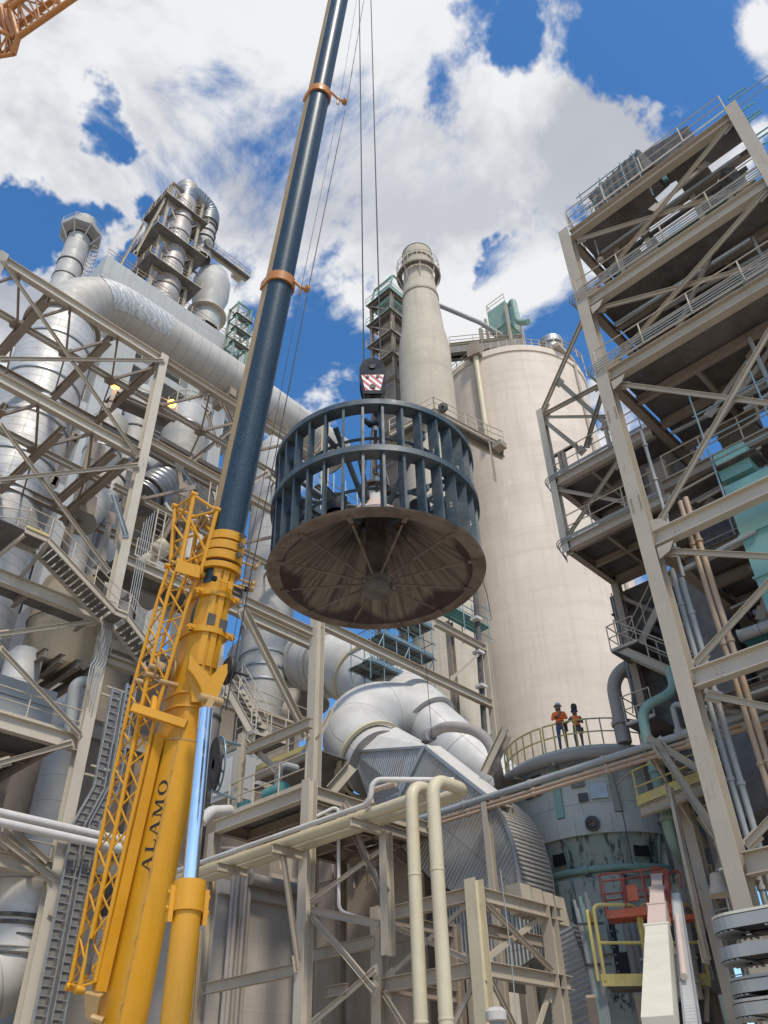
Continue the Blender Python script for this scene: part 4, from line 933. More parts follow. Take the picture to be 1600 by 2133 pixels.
q=pX(XP,1345,1565); fr=Frame('pipe_bracket','beige bracket carrying the grey and copper pipes past the mill','bracket',q); fr.beam(q+X3*-.1,q+X3*2.6,.22,.18); fr.brace(q+X3*.3-Z3*.1,q+X3*2.4-Z3*2.2,.16)
# ================================================================== PALE SILO AND CHIMNEY
_q=pD(60,1054,775); SC=V((_q.x,_q.y,0)); SR=7.4
_n=SC*(1-SR/math.hypot(SC.x,SC.y)); ST=at(_n.x,_n.y,724)
si=thing('concrete_silo','huge pale pinkish concrete silo behind the rotor cage','silo',SC)
MB().lathe(SC,[(SR,0),(SR,ST-.7),(SR+.12,ST-.7),(SR+.12,ST),(.5,ST+.3)],96).build('shell','silo_concrete',si)
sdm=V((-SC.x,-SC.y,0)).normalized(); srt=V((-sdm.y,sdm.x,0))
if proj(SC+srt+Z3*40)[0]<proj(SC+Z3*40)[0]: srt=-srt
def sdir(a): return sdm*math.cos(R(a))+srt*math.sin(R(a))
def sp3(a,z,r=0): return SC+sdir(a)*(SR+r)+Z3*z
MB().rail([sp3(a,ST,-.1) for a in range(-80,90,6)],sp=1.5,r=.04).build('rim_railing','rail_paint',si)
zc_=lambda a,row:(lambda q:at(q.x,q.y,row))(sp3(a,0))
MB().tube([sp3(-19,ST+.4,.35),sp3(-18.4,zc_(-21,925),.35)],.28,14).build('down_pipe','cream_paint',si)
MB().box(sp3(-19,ST+.2,.4),.9,1.2,1.6,sdir(-19),Z3.cross(sdir(-19)),Z3).build('pipe_box','brown_steel',si)
MB().tube([sp3(58,ST-.4,.15),sp3(56,20,.15)],.16,8).build('lightning_strap','beige_steel',si)
for row in(800,1240,1335,1480):
    q=sp3(-62 if row<1000 else -78,zc_(-62 if row<1000 else -78,row),0); MB().bar(q,q+sdir(-50)*1.3,.15).bar(q-Z3*.9,q+sdir(-50)*1.2,.1).build('cable_bracket','beige_steel',si)
mb=MB(); mb.tube([sp3(-72,zc_(-72,1215),.7),sp3(-70,zc_(-70,1300),.8),sp3(-68,zc_(-68,1400),.6),sp3(-66,zc_(-66,1470),.9)],.06,6); mb.build('hanging_cable','dark_steel',si)
# plant on the silo top
fg=Frame('silo_top_gallery','beige gallery and conveyor on the rim between the chimney and the silo','gallery',SC+Z3*ST)
def up(row,px,d): return pD(d,px,row)
a=up(700,935,54); b=up(722,1090,54.5)
for dz,s in((0,.5),(1.6,.4)):
    fg.beam(V((a.x,a.y,ST+1.5+dz)),V((b.x,b.y,ST+1.5+dz)),s*.8,.25)
for k in range(6):
    p=V((a.x,a.y,0)).lerp(V((b.x,b.y,0)),k/5); fg.brace(p+Z3*(ST+1.5),p+Z3*(ST+3.1),.18)
    if k<5: p2=V((a.x,a.y,0)).lerp(V((b.x,b.y,0)),(k+1)/5); fg.brace(p+Z3*(ST+1.5),p2+Z3*(ST+3.1),.14)
fg.rail([V((a.x,a.y,ST+3.2)),V((b.x,b.y,ST+3.0))],sp=2,r=.04)
MB().bar(V((a.x,a.y,ST+1.7)),V((b.x,b.y,ST+1.7)),1.2,.8).build('conveyor_casing','roof_dark',fg.t)
fg.col(*(up(700,1003,54.2).xy),ST-.3,ST+5.0,.3,.3); fg.tube('feed_pipe',[up(632,905,54),up(672,1000,54),up(703,1052,55)],.24,'grey_pipe',12,0)
gfil=thing('dust_filter','mint green dust filter box on top of the pale silo','filter',SC+Z3*ST); q=up(690,1052,55.5); zc=at(q.x,q.y,672); zf0=ST
MB().box(V((q.x,q.y,zc)),2.0,2.2,3.2).build('casing','mint',gfil); MB().lathe(V((q.x,q.y,zc-1.6)),[(.3,-1.6),(1.2,0)],4,a0=math.pi/4,a1=2*math.pi+math.pi/4).build('hopper','mint',gfil)
MB().rail([V((q.x-1.0,q.y-1.1,zc+1.6)),V((q.x-1.0,q.y+1.1,zc+1.6)),V((q.x+1.0,q.y+1.1,zc+1.6))],r=.04).build('railing','rail_paint',gfil)
MB().tube([V((q.x-.3,q.y-1.3,zc+1.4)),V((q.x-.6,q.y-1.8,zc+1.3)),V((q.x-.6,q.y-1.9,zc-2.2)),V((q.x-.6,q.y-3.0,zc-3.0))],.32,12,bend=.7).build('outlet_pipe','mint',gfil)
for sx in(-1.2,1.2):
    for sy in(-1.2,1.3): MB().bar(V((q.x+sx,q.y+sy,ST-.2)),V((q.x+sx,q.y+sy,zc+.6)),.22).build('support_post','beige_steel',gfil)
for k,(px,row,h_) in enumerate(((965,708,2.5),(1003,690,4.5),(1030,700,3))):
    qq=up(row,px,54.5); fg.col(qq.x,qq.y,ST-.2,ST+h_,.22,.2); fg.rail([V((qq.x,qq.y,ST+h_)),V((qq.x+2,qq.y-1.6,ST+h_))],sp=1,r=.04); fg.brace(V((qq.x,qq.y,ST)),V((qq.x+1.2,qq.y-1.2,ST+h_)),.14)
rv=thing('roof_vent','beige vent drum at the right end of the silo top','vent',sp3(48,ST,-1)); MB().lathe(sp3(46,ST,-.9),[(1.0,0),(1.0,1.8),(1.15,1.8),(1.15,2.6),(.2,3.0)],20).build('drum','galvanised',rv); MB().bar(sp3(58,ST+.2,-.4),sp3(38,ST+.4,.2),1.2,.5).build('skid','beige_steel',rv); MB().rail([sp3(80,ST+.4,.3),sp3(66,ST+.4,.6),sp3(52,ST+.4,.6),sp3(38,ST+.4,.4)],sp=1,r=.05).build('railing','rail_paint',rv)
# chimney
_q=pD(50,868,525); CHC=V((_q.x,_q.y,0)); chm=thing('chimney','tall pale concrete chimney with a ring platform near its top','chimney',CHC)
zr=lambda row: at(CHC.x,CHC.y,row)
zt_c=zr(532)
MB().lathe(CHC,[(2.36,0),(2.32,zr(745)),(2.24,zr(722)),(2.12,zr(708)),(1.98,zr(697)),(1.46,zr(575)),(1.44,zt_c)],64).build('shaft','chimney_concrete',chm)
MB().lathe(CHC,[(1.5,zt_c-1.6),(1.6,zt_c-1.6),(1.6,zt_c-1.2),(1.5,zt_c-1.2)],48).build('top_band','chimney_concrete',chm)
MB().lathe(CHC,[(1.5,zt_c),(1.2,zt_c+.15),(.3,zt_c+.2)],40).build('cap','chimney_concrete',chm)
zpf=zr(578)
MB().lathe(CHC,[(1.6,zpf),(2.1,zpf),(2.1,zpf+.1),(1.6,zpf+.1)],48).build('ring_platform','grating',chm)
MB().rail([CHC+V((2.1*math.cos(a*math.pi/14),2.1*math.sin(a*math.pi/14),zpf+.1)) for a in range(28)],h=1.5,sp=2,r=.032,closed=True).build('ring_railing','beige_steel',chm)
mb=MB()
for k in range(8):
    a=k*math.pi/4; dr=V((math.cos(a),math.sin(a),0)); mb.bar(CHC+dr*2.05+Z3*zpf,CHC+dr*1.56+Z3*(zpf-1.9),.09)
mb.tube([CHC+V((2.1*math.cos(a*math.pi/14),2.1*math.sin(a*math.pi/14),zpf-.05)) for a in range(28)],.08,6,closed=True); mb.build('platform_bracket','beige_steel',chm)
MB().lathe(CHC,[(1.65,zr(628)),(1.77,zr(628)),(1.76,zr(624)),(1.65,zr(624))],48).build('steel_band','brown_steel',chm)
# stair landings on the chimney/silo
zk=pD(49,1000,890).z
wk=Frame('silo_landing','beige walkway and landing fixed to the silo beside the chimney','walkway',pD(49,1000,900))
w0,w1,w2,w3=pD(47,812,905),pD(47,905,855),pD(47.4,1018,915),pD(47.6,1052,930)
for a,b in((w0,w1),(w1,w2),(w2,w3)):
    dv=(b-a); side=Z3.cross(dv).normalized(); 
    if side.dot(sdm)>0: side=-side
    wk.beam(a,b,.34,.24); wk.beam(a+side*1.3,b+side*1.3,.34,.24); MB().poly([a+Z3*.2,b+Z3*.2,b+side*1.3+Z3*.2,a+side*1.3+Z3*.2],Z3*.05).build('walkway_plate','deck_plate',wk.t); MB().rail([a+Z3*.25,b+Z3*.25],h=1.3,sp=1.1,r=.04).build('railing','rail_paint',wk.t)
for q in(w1,w2): wk.brace(q,q+V((sdm.x*-1.2,sdm.y*-1.2,-3.2)),.22); wk.brace(q-Z3*.1,q-Z3*4,.14)
MB().box(w3+Z3*-.2-(w3-w2).normalized()*.5,.8,.8,.5).build('junction_box','brown_steel',wk.t)
fl=thing('flood_lamp','small round flood lamp on the chimney side above the walkway','lamp',pD(47,924,852)); q=pD(47,924,852); MB().lathe(q,[(.1,0),(.38,.1),(.4,.35),(.1,.4)],16,(sdm+Z3*-.3)).build('head','dark_steel',fl); MB().bar(q,q-sdm*1.2,.08).build('arm','beige_steel',fl)
# elevator tower left of the chimney
et=Frame('elevator_tower','dark steel elevator tower with mint green head left of the chimney','tower',pD(58,812,900))
ec=pD(58,818,760); ex,ey=ec.x,ec.y
zc1,zc0=at(ex,ey,640),at(ex,ey,1150)
for sx_ in(-1.4,1.4):
    for sy_ in(-1.5,1.5): et.col(ex+sx_,ey+sy_,0,zc1,.34,.3,'brown_steel')
for k in range(9):
    z=zc1-k*3.4
    for s in(-1,1): et.beam((ex-1.7,ey+1.5*s,z),(ex+1.7,ey+1.5*s,z),.3,.2,'brown_steel'); et.beam((ex+1.7*s,ey-1.5,z),(ex+1.7*s,ey+1.5,z),.3,.2,'brown_steel')
    et.brace((ex-1.7,ey-1.5,z-3.2),(ex+1.7,ey-1.5,z),.14,'brown_steel'); et.brace((ex-1.7,ey-1.5,z-3.2),(ex-1.7,ey+1.5,z),.14,'brown_steel')
    if k<4: et.deck([(ex-2,ey-1.8,z),(ex+2,ey-1.8,z),(ex+2,ey+1.8,z),(ex-2,ey+1.8,z)]); et.rail([(ex+2,ey-1.8,z),(ex-2,ey-1.8,z),(ex-2,ey+1.8,z)],r=.04,mat='mint' if k<2 else 'rail_paint')
MB().box((ex,ey,zc1-18),2.0,1.8,34).build('elevator_casing','brown_steel',et.t); MB().box((ex-.2,ey-.2,zc1+.6),2.2,2.0,2.6).build('elevator_head','mint',et.t)
for s in(-1.6,1.6): 
    for s2 in(-1.4,1.4): MB().bar((ex+s,ey+s2,zc1),(ex+s*.6,ey+s2,zc1+3.4),.18).build('hoist_frame','mint',et.t)
MB().bar((ex-1.0,ey-1.5,zc1+3.3),(ex+1.0,ey-1.5,zc1+3.3),.2).bar((ex-1,ey-1.4,zc1+3.3),(ex-1,ey+1.4,zc1+3.3),.2).build('hoist_beam','mint',et.t)
# ================================================================== BOOM LIFT
bl=thing('boom_lift','cream telescopic boom lift reaching up to a red work basket at the mill','boom lift',pD(13.5,1380,2180))
e0=pD(14.5,1378,2160); e1=pD(27.0,1371,1832); ed=(e1-e0).normalized(); es=ed.cross(Z3).normalized(); en=es.cross(ed)
def et_(y):
    lo,hi=0,(e1-e0).length
    for _ in range(40):
        m_=(lo+hi)/2
        if proj(e0+ed*m_)[1]>y: lo=m_
        else: hi=m_
    return lo
for y0,y1_,w_,mt in((2165,1955,.46,'cream_lift'),(1960,1905,.40,'pink_paint'),(1908,1866,.35,'pink_paint'),(1870,1835,.29,'pink_paint')):
    MB().bar(e0+ed*et_(y0),e0+ed*et_(y1_),w_,w_*1.15,up=en).build('boom_section' if y0>1960 else 'inner_section',mt,bl)
    c=e0+ed*(et_(y1_)-.06); MB().bar(c,c+ed*.14,w_+.06,w_*1.15+.06,up=en).build('section_collar',mt,bl)
for s in(.32,.44): pass
sx_=es if proj(e1+es)[0]>proj(e1)[0] else -es
mb=MB(); tr0,tr1=et_(2165),et_(1865)
for s in(.34,.56): mb.bar(e0+ed*tr0+sx_*s,e0+ed*tr1+sx_*s,.03,.1,up=en)
mb.build('carrier_rail','galvanised',bl)
mb=MB(); k=tr0
while k<tr1: mb.bar(e0+ed*k+sx_*.34,e0+ed*k+sx_*.56,.05,.04); k+=.16
mb.build('cable_carrier','white_pipe',bl)
MB().tube([e0+ed*et_(2055)+sx_*.42+en*.12,e0+ed*et_(1925)+sx_*.42+en*.12],.06,10).build('stay_tube','pink_paint',bl)
MB().bar(e0+ed*et_(1868)+sx_*.25,e0+ed*et_(1832)+sx_*.25,.10,.3,up=en).build('jib_arm','lift_red',bl)
bc=pD(27.4,1332,1905); bw=3.0
bx=sx_; by=V((bx.y,-bx.x,0)).normalized(); 
if by.dot(md)>0: by=-by
bk=MB().box(bc+bx*.05,1.9,.85,.22,bx,by,Z3).build('work_basket','lift_orange',bl)
mb=MB()
for z in(.55,1.1):
    P=[bc+bx*sx*.92+by*sy*.4+Z3*z for sx,sy in((-1,-1),(1,-1),(1,1),(-1,1))]; mb.tube(P,.03,6,closed=True)
for sx in(-.92,-.3,.3,.92):
    for sy in(-.4,.4): mb.tube([bc+bx*sx+by*sy,bc+bx*sx+by*sy+Z3*1.1],.03,6)
mb.build('basket_rail','lift_red',bk)
MB().box(bc+bx*-.05-by*.43+Z3*.5,.3,.12,.42,bx,by,Z3).build('control_box','lift_orange',bk)
MB().box(e1+sx_*.1,.45,.4,.5,sx_,ed,en).tube([e1,e1+ed*.5+Z3*.3,bc+bx*.6+Z3*.1],.09,8).build('wrist','lift_red',bl)
MB().tube([e1+Z3*.1,bc+bx*.9+Z3*.9,e1+sx_*.7+Z3*.3,e1+sx_*.6-Z3*.3],.03,6,bend=.3).build('hose','lift_red',bl)
MB().box(pD(27.6,1415,1915),.9,.5,.14,bx,by,Z3).build('step_plate','lift_orange',bl)
# ================================================================== CABLE TRAYS (lower right)
def utray(label,px,py,d,rad,w_,h_,cover):
    c=pD(d,px,py)-V((rad,rad,0)); t=thing('cable_tray',label,'cable tray',c)
    path=[c+V((.1,-5,0))]+[c+V((rad-rad*math.cos(a)+0,rad*math.sin(a)*1.0,0)) for a in [math.pi*k/14 for k in range(15)]]+[c+V((2*rad,-5,0))]
    path=[c+V((0,-5,0))]+[c+V((rad-rad*math.cos(a),rad*math.sin(a),0)) for a in [math.pi*k/14 for k in range(15)]]+[c+V((2*rad,-5,0))]
    n=len(path); inn=[]
    for i in range(n):
        tg=(path[min(i+1,n-1)]-path[max(i-1,0)]).normalized(); inn.append(path[i]+V((tg.y,-tg.x,0))*w_)
    mb=MB()
    for i in range(n-1):
        for a,b in((path[i],path[i+1]),(inn[i],inn[i+1])): mb.quad(a,b,b+Z3*h_,a+Z3*h_,.012)
    mb.build('side_rail','grey_pipe',t)
    mb=MB()
    for i in range(n-1): mb.poly([path[i],path[i+1],inn[i+1],inn[i]],Z3*.05)
    mb.build('cable_bed','dark_steel',t)
    for i in range(n-1):
        for k in range(4 if i in(0,n-2) else 1):
            f=(k+.5)/(4 if i in(0,n-2) else 1); MB().bar(path[i].lerp(path[i+1],f)-Z3*.03,inn[i].lerp(inn[i+1],f)-Z3*.03,.05,.03).build('rung','grey_pipe',t)
    if cover:
        mb=MB()
        for i in range(n-1): mb.poly([path[i]+Z3*(h_+.02),path[i+1]+Z3*(h_+.02),inn[i+1]+Z3*(h_+.02),inn[i]+Z3*(h_+.02)],Z3*.05)
        mb.build('cover','cream_lift' if cover==1 else 'grey_block',t)
utray('curved cable tray with dusty cream lid wrapping the tower column, topmost of four',1497,1952,19.5,.62,.55,.22,1)
utray('bare curved cable tray just under the cream lidded tray',1510,2010,19.5,.60,.55,.22,0)
utray('curved cable tray with grey lid, third from the top at the column',1532,2078,19.5,.5,.5,.2,2)
utray('lowest curved cable tray at the foot of the tower column',1538,2124,19.5,.5,.5,.2,2)

# dark plant behind the mill and the right tower
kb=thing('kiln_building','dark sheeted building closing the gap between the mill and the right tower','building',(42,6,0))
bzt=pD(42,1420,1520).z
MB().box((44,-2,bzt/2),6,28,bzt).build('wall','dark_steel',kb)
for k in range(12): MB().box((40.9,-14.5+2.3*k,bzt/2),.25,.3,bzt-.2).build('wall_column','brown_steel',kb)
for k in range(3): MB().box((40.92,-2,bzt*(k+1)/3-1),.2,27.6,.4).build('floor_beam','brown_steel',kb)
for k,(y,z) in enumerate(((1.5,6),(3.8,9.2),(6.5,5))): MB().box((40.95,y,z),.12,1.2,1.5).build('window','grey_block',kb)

rnd=random.Random(11)
for k in range(64):
    z=rnd.choice((LV[1],LV[2],19.4,LV[3],LV[4],LV[0])); x=rnd.uniform(XF+.9,XB-2.5); ya_=rnd.uniform(Yr+.3,Yc-2.5); L_=rnd.uniform(1.5,4.5)
    t=None
    if k%3==0: rt_.tube('service_line',[(x,ya_,z-rnd.uniform(.35,.9)),(x,min(Yc-.3,ya_+L_+2),z-rnd.uniform(.35,.9))],rnd.uniform(.04,.11),rnd.choice(('grey_pipe','dust_pipe','rail_paint','galvanised')),8,0)
    elif k%3==1: 
        h_=rnd.uniform(1.5,3.6); rt_.tube('service_line',[(x,ya_,z-.2),(x,ya_,z-h_),(x,ya_+rnd.uniform(.6,2),z-h_-.1)],rnd.uniform(.03,.08),rnd.choice(('grey_pipe','dust_pipe','rail_paint')),8,.2)
    else: rt_.brace((x,ya_,z-.3),(x+rnd.uniform(-1,1),ya_+L_*.8,z-rnd.uniform(1.6,3.4)),.16,'brown_steel')
for z in(LV[1]+.35,LV[2]+.35,19.7,LV[3]+.36,LV[4]+.36):
    for x in(XF+4.2,): rt_.rail([(x,Yr+.4,z),(x,Yc-.5,z)],sp=1.6,r=.024)
for k,(x,y,z,sx1,sy1,sz1,mt,lab) in enumerate(((XF+1.7,2.2,LV[2]+1.2,1.0,1.6,1.6,'roof_dark','dark motor housing on the third floor behind the handrail'),(XF+2.0,5.9,LV[1]+1.3,1.2,1.4,1.9,'brown_steel','brown equipment box on the second floor behind the conduits'),(XF+3.4,2.4,LV[3]+1.3,1.4,2.0,2.0,'grey_block','grey cabinet behind the copper risers'),(XF+3.6,5.6,LV[4]+1.2,1.3,1.6,1.7,'dust_pipe','dusty gearbox housing on the lowest visible floor of the right tower'))):
    t=thing('floor_equipment',lab,'equipment',(x,y,z-sz1/2)); MB().box((x,y,z),sx1,sy1,sz1).build('body',mt,t); MB().box((x,y,z+sz1/2+.06),sx1+.12,sy1+.12,.1).build('lid','dark_steel',t); MB().tube([(x,y-sy1/2,z),(x,y-sy1/2-.55,z)],.26,14).build('motor','grey_pipe',t)
for k in range(3):
    q=pX(XF+.3,(1250,1285,1375)[k],(640,790,1135)[k]); 
lpn=thing('floor_lamp','small round lamp hanging under the second floor of the right tower','lamp',(XF+.9,7.2,LV[0]-1.2)); MB().lathe((XF+.9,7.35,LV[0]-1.6),[(.04,-.06),(.12,0),(.14,.08),(.08,.18),(.04,.24)],14,capb=True,capt=True).build('globe','rail_paint',lpn); MB().tube([(XF+.9,7.35,LV[0]-1.2),(XF+.9,7.35,LV[0]-.2)],.03,6).build('stem','grey_pipe',lpn)

vbox('stair_side_casing','dark tall casing behind the lower stairs left of the tower column','casing',xb+.4,xb+1.6,8.2,ya+.6,8.5,zp2-.3,'dark_steel',4)

# crowded steel, pipes and cables between the mill and the tower column
cl=Frame('mill_side_steelwork','dusty beige columns, braces and pipes crowded between the mill and the tower column','steelwork',pD(28,1440,1950))
for a,b,w,mt in(((1418,1640,27),(1512,2060,26),.34,'beige_steel'),((1460,1640,29),(1545,2050,29),.3,'brown_steel'),((1395,1700,31),(1470,1960,31),.3,'brown_steel')):
    p=pD(a[2],a[0],a[1]); cl.col(p.x,p.y,0,p.z,w,w,mt)
for a,b,w,mt in(((1500,1760,27),(1455,1700,27),.2,'beige_steel'),((1505,1790,27),(1490,1855,26.5),.18,'beige_steel'),((1430,1900,28),(1540,1850,28),.16,'brown_steel'),((1440,1780,29),(1530,1720,29),.18,'brown_steel'),((1400,1960,30),(1520,2000,28),.18,'brown_steel')):
    cl.brace(pD(a[2],a[0],a[1]),pD(b[2],b[0],b[1]),w,mt)
for k in range(7):
    x0=1405+rnd.uniform(0,95); y0_=rnd.uniform(1800,1880); cl.tube('service_line',[pD(28.5,x0,y0_),pD(28.5,x0+rnd.uniform(8,22),y0_+90),pD(28.3,x0+rnd.uniform(10,45),y0_+rnd.uniform(140,260))],rnd.uniform(.03,.09),rnd.choice(('grey_pipe','dust_pipe','dark_steel','black_rubber')),7,.3)
for k in range(6):
    cl.tube('slack_cable',[pD(27.5,1425+3*k,1870+5*k),pD(27.3,1448,1840+9*k),pD(27,1478,1842+4*k),pD(27,1500,1836+3*k)],.025,'grey_pipe',6,.25)
for a,b in(((1410,1655,28),(1530,1620,28)),((1425,1905,28.5),(1500,1880,28.5))): cl.rail([pD(a[2],a[0],a[1]),pD(b[2],b[0],b[1])],sp=1,r=.025,mat='yellow_rail')
for x,y,d,sx,sz,mt in((1440,1985,30,1.3,2.2,'dark_steel'),(1480,1930,30,1.0,1.6,'roof_dark'),(1420,2090,29,1.2,1.6,'black_rubber'),(1520,1700,30,1.2,1.8,'roof_dark')):
    q=pD(d,x,y); MB().box(q,sx,sx,sz).box(q+Z3*sz*.5,sx+.1,sx+.1,.08).build('machine_casing',mt,cl.t)
# ================================================================== RIBBED FAN HOUSING AND BIG DUCTS
X0=23.3
fh=thing('ribbed_duct_housing','big ribbed grey blue scroll housing behind the two cream pipes','housing',pX(X0,950,1800))
fpx=[(886,1556),(1012,1656),(1034,1678),(1050,1704),(1064,1738),(1074,1775),(1081,1815),(1085,1860),(1000,1892),(895,1832),(846,1780),(812,1732),(838,1650)]
fp_=[pX(X0,*p) for p in fpx]
va=(fp_[12]-fp_[0]).normalized(); ua=va.cross(X3)
MB().poly(fp_,X3*.06,ua,va).build('front_panel','corr_blue',fh)
mb=MB(); DX=1.9; vs=[];
rim=fp_[0:8]; per=0
for i in range(len(rim)-1):
    a,b=rim[i],rim[i+1]; l=(b-a).length; o=(b-a).cross(X3).normalized()*-.0
    mb.add([a,b,b+X3*DX,a+X3*DX],[(0,1,2,3)],[[(0,per),(0,per+l),(DX,per+l),(DX,per)]]); per+=l
mb.build('rim_panel','corr_grey',fh,smooth=60)
MB().poly([p+X3*DX for p in fp_],X3*.06,ua,va).build('back_panel','corr_grey',fh)
mb=MB()
for i in range(len(rim)-1): mb.bar(rim[i]-X3*.03,rim[i+1]-X3*.03,.12,.08,up=X3)
mb.bar(fp_[0]-X3*.05,fp_[12]-X3*.05,.16,.1,up=X3); mb.bar(fp_[12]-X3*.05,fp_[11]-X3*.05,.1,.08,up=X3)
mb.build('edge_trim','galvanised',fh)
MB().poly([fp_[0]+Z3*.02,fp_[1]+Z3*.02,fp_[1]+X3*.9+Z3*.25,fp_[0]+X3*.9+Z3*.25],Z3*.04).build('top_lid','white_pipe',fh)
mb=MB()
for i in(8,9,10,11): 
    a,b=fp_[i],fp_[(i+1)%13] if i<11 else fp_[12]; mb.quad(a,b,b+X3*DX,a+X3*DX,.04)
mb.build('bottom_panel','corr_grey',fh,smooth=0)
# transition between round elbow and housing
tA,tE=pD(34.6,734,1566),pD(33.8,776,1676); B_,C_,D_=fp_[0],fp_[12],fp_[11]
mb=MB(); v2=(tE-tA).normalized(); 
mb.poly([tA,B_,C_,tE],(B_-tA).cross(tE-tA).normalized()*.04,(B_-tA).normalized(),v2); mb.poly([tE,C_,D_,pD(33,800,1715)],V((.04,.04,0)),(B_-tA).normalized(),v2)
mb.build('transition_panel','corr_blue',fh,smooth=0)
rA,rB=pD(35.2,756,1526),pD(34.8,822,1514)
MB().poly([tA,rA,rB,B_],Z3*.04).build('transition_top','white_pipe',fh); 
MB().poly([B_,rB,pD(34.5,905,1560),fp_[1]+X3*1.0,fp_[0]+X3*.9],Z3*.05).build('transition_top','white_pipe',fh)
MB().bar(tA,B_,.1,.1).bar(tA,tE,.08,.08).build('transition_trim','galvanised',fh)
# hopper below the housing inside the steel frame
lh=thing('lower_hopper','grey corrugated hopper below the scroll housing inside the steel frame','hopper',pX(X0,1010,2000))
hz=fp_[8].z
lw=[pX(X0+.3,905,1880),pX(X0+.3,1100,1880),pX(X0+.3,1112,1995),pX(X0+.3,1020,2060),pX(X0+.3,915,2010)]
MB().poly(lw,X3*.06,V((0,0,-1)),Y3).build('front_panel','corr_grey',lh)
sl4=[pX(X0+.4,1150,1905),pX(X0+.4,1190,1925),pX(X0+.4,1262,2140),pX(X0+.4,1150,2140)]
MB().poly(sl4,X3*.4,(sl4[1]-sl4[2]).normalized(),X3.cross((sl4[1]-sl4[2]).normalized())).build('slope_panel','corr_blue',lh)
MB().poly([lw[1],lw[2],lw[2]+X3*2.4,lw[1]+X3*2.4],V((0,.04,0))).build('side_panel','corr_grey',lh); MB().poly([lw[2],lw[3],lw[3]+X3*2.4,lw[2]+X3*2.4],V((0,.02,.04))).build('side_panel','corr_grey',lh)
# saw tooth stiffeners on the frame top
def duct(name,label,pts,r,mat,bend=2.2,n=36,rings=(),seg=14):
    P=[pD(d,x,y) for x,y,d in pts]; t=thing(name,label,'duct',P[0]); MB().tube(P,r,n,bend=bend,seg=seg).build('shell',mat,t)
    for i,f,mt in rings:
        a,b=P[i],P[i+1]; c=a.lerp(b,f); d=(b-a).normalized(); rr=r if not isinstance(r,(list,tuple)) else r[i]
        MB().lathe(c-d*.09,[(rr+.005,0),(rr+.16,0),(rr+.16,.18),(rr+.005,.18)],n,d).build('flange',mt,t)
    return t
duct('main_duct','huge dull silver duct curving down behind the steel column under the rotor',[(520,1380,56),(640,1372,48),(752,1402,43),(850,1478,39.5),(935,1556,38.5),(1045,1655,38)],[1.85,1.85,1.85,1.75,1.5,1.4],'duct_silver',3.0,rings=((1,.1,'duct_silver'),(1,.45,'duct_silver'),(2,.12,'cream_paint')))
duct('elbow_duct','bright silver elbow branching from the main duct toward the ribbed housing',[(880,1500,39.5),(764,1486,38.2),(738,1552,36.4),(790,1592,34.9)],[1.7,1.7,1.62,1.5],'duct_silver',2.6,rings=((2,.80,'cream_paint'),))
t=thing('duct_hood','dark silver hood behind the lower end of the tall cyclone','hood',pD(52,620,1400)); MB().lathe(pD(54,612,1400),[(2.6,-2.5),(2.6,1.2),(1.0,3)],32).build('shell','duct_silver',t); MB().lathe(pD(54,612,1400),[(2.61,-.6),(2.72,-.6),(2.72,-.4),(2.61,-.4)],32).build('flange','duct_silver',t)
# ================================================================== FRONT STEEL FRAME
f2=pD(23,987,1840); x2,y2_=f2.x,f2.y; zT=f2.z
f1=pX(x2,788,1885); f3=pY(y2_,1140,1885)
ff=Frame('front_frame','square beige steel frame standing round the base of the ribbed housing','frame',(x2,y2_,0))
ff.col(x2,y2_,0,zT+.1,.36,.36,'cream_paint'); ff.col(x2,f1.y,0,zT,.34,.34); ff.col(f3.x,y2_,0,zT-.1,.34,.34); ff.col(f3.x,f1.y,0,zT,.3,.3,'brown_steel')
z2f=pX(x2,985,2020).z
for z in(zT-.25,z2f):
    ff.beam((x2,y2_+.18,z),(x2,f1.y-.17,z),.34,.26); ff.beam((x2+.18,y2_,z),(f3.x+.6,y2_,z),.34,.26); ff.beam((x2+.2,f1.y,z),(f3.x,f1.y,z),.3,.22,'brown_steel')
ff.beam((x2+.2,y2_+.2,zT-1.0),(f3.x-.2,y2_+.2,zT-1.0),.28,.2,'brown_steel')
yb=x2-.0
for (za,zb_) in((zT-.4,z2f+.2),(z2f-.2,z2f-3.6)):
    ff.brace((x2+.05,y2_+.25,za),(x2+.05,f1.y-.25,zb_),.12); ff.brace((x2-.08,f1.y-.25,za),(x2-.08,y2_+.25,zb_),.12)
    ff.brace((x2+.25,y2_-.05,za),(f3.x-.25,y2_-.05,zb_),.14); ff.brace((f3.x-.25,y2_+.07,za),(x2+.25,y2_+.07,zb_),.14)
ff.beam((x2-.2,f1.y,zT-.9),(x2-.2,f1.y+2.6,zT-.9),.3,.2)
for k in range(4):
    q=pY(y2_+.15,1082+24*k,1838+9*k); MB().poly([q,q+X3*.5,q+X3*.62-Z3*.75,q+X3*.1-Z3*.75],Y3*.5).build('stiffener_plate','beige_steel',ff.t)
cp=thing('capped_vent_pipe','short grey vent pipe with a round cap at the bottom of the steel frame','vent pipe',pD(22,1034,2120)); q=pD(22,1034,2120); MB().tube([V((q.x,q.y,0)),V((q.x,q.y,q.z))],.16,14).build('pipe','grey_pipe',cp); MB().lathe(V((q.x,q.y,q.z)),[(.2,-.08),(.24,-.05),(.24,.12),(.15,.2),(.02,.22)],18,capb=True).build('cap','white_pipe',cp)
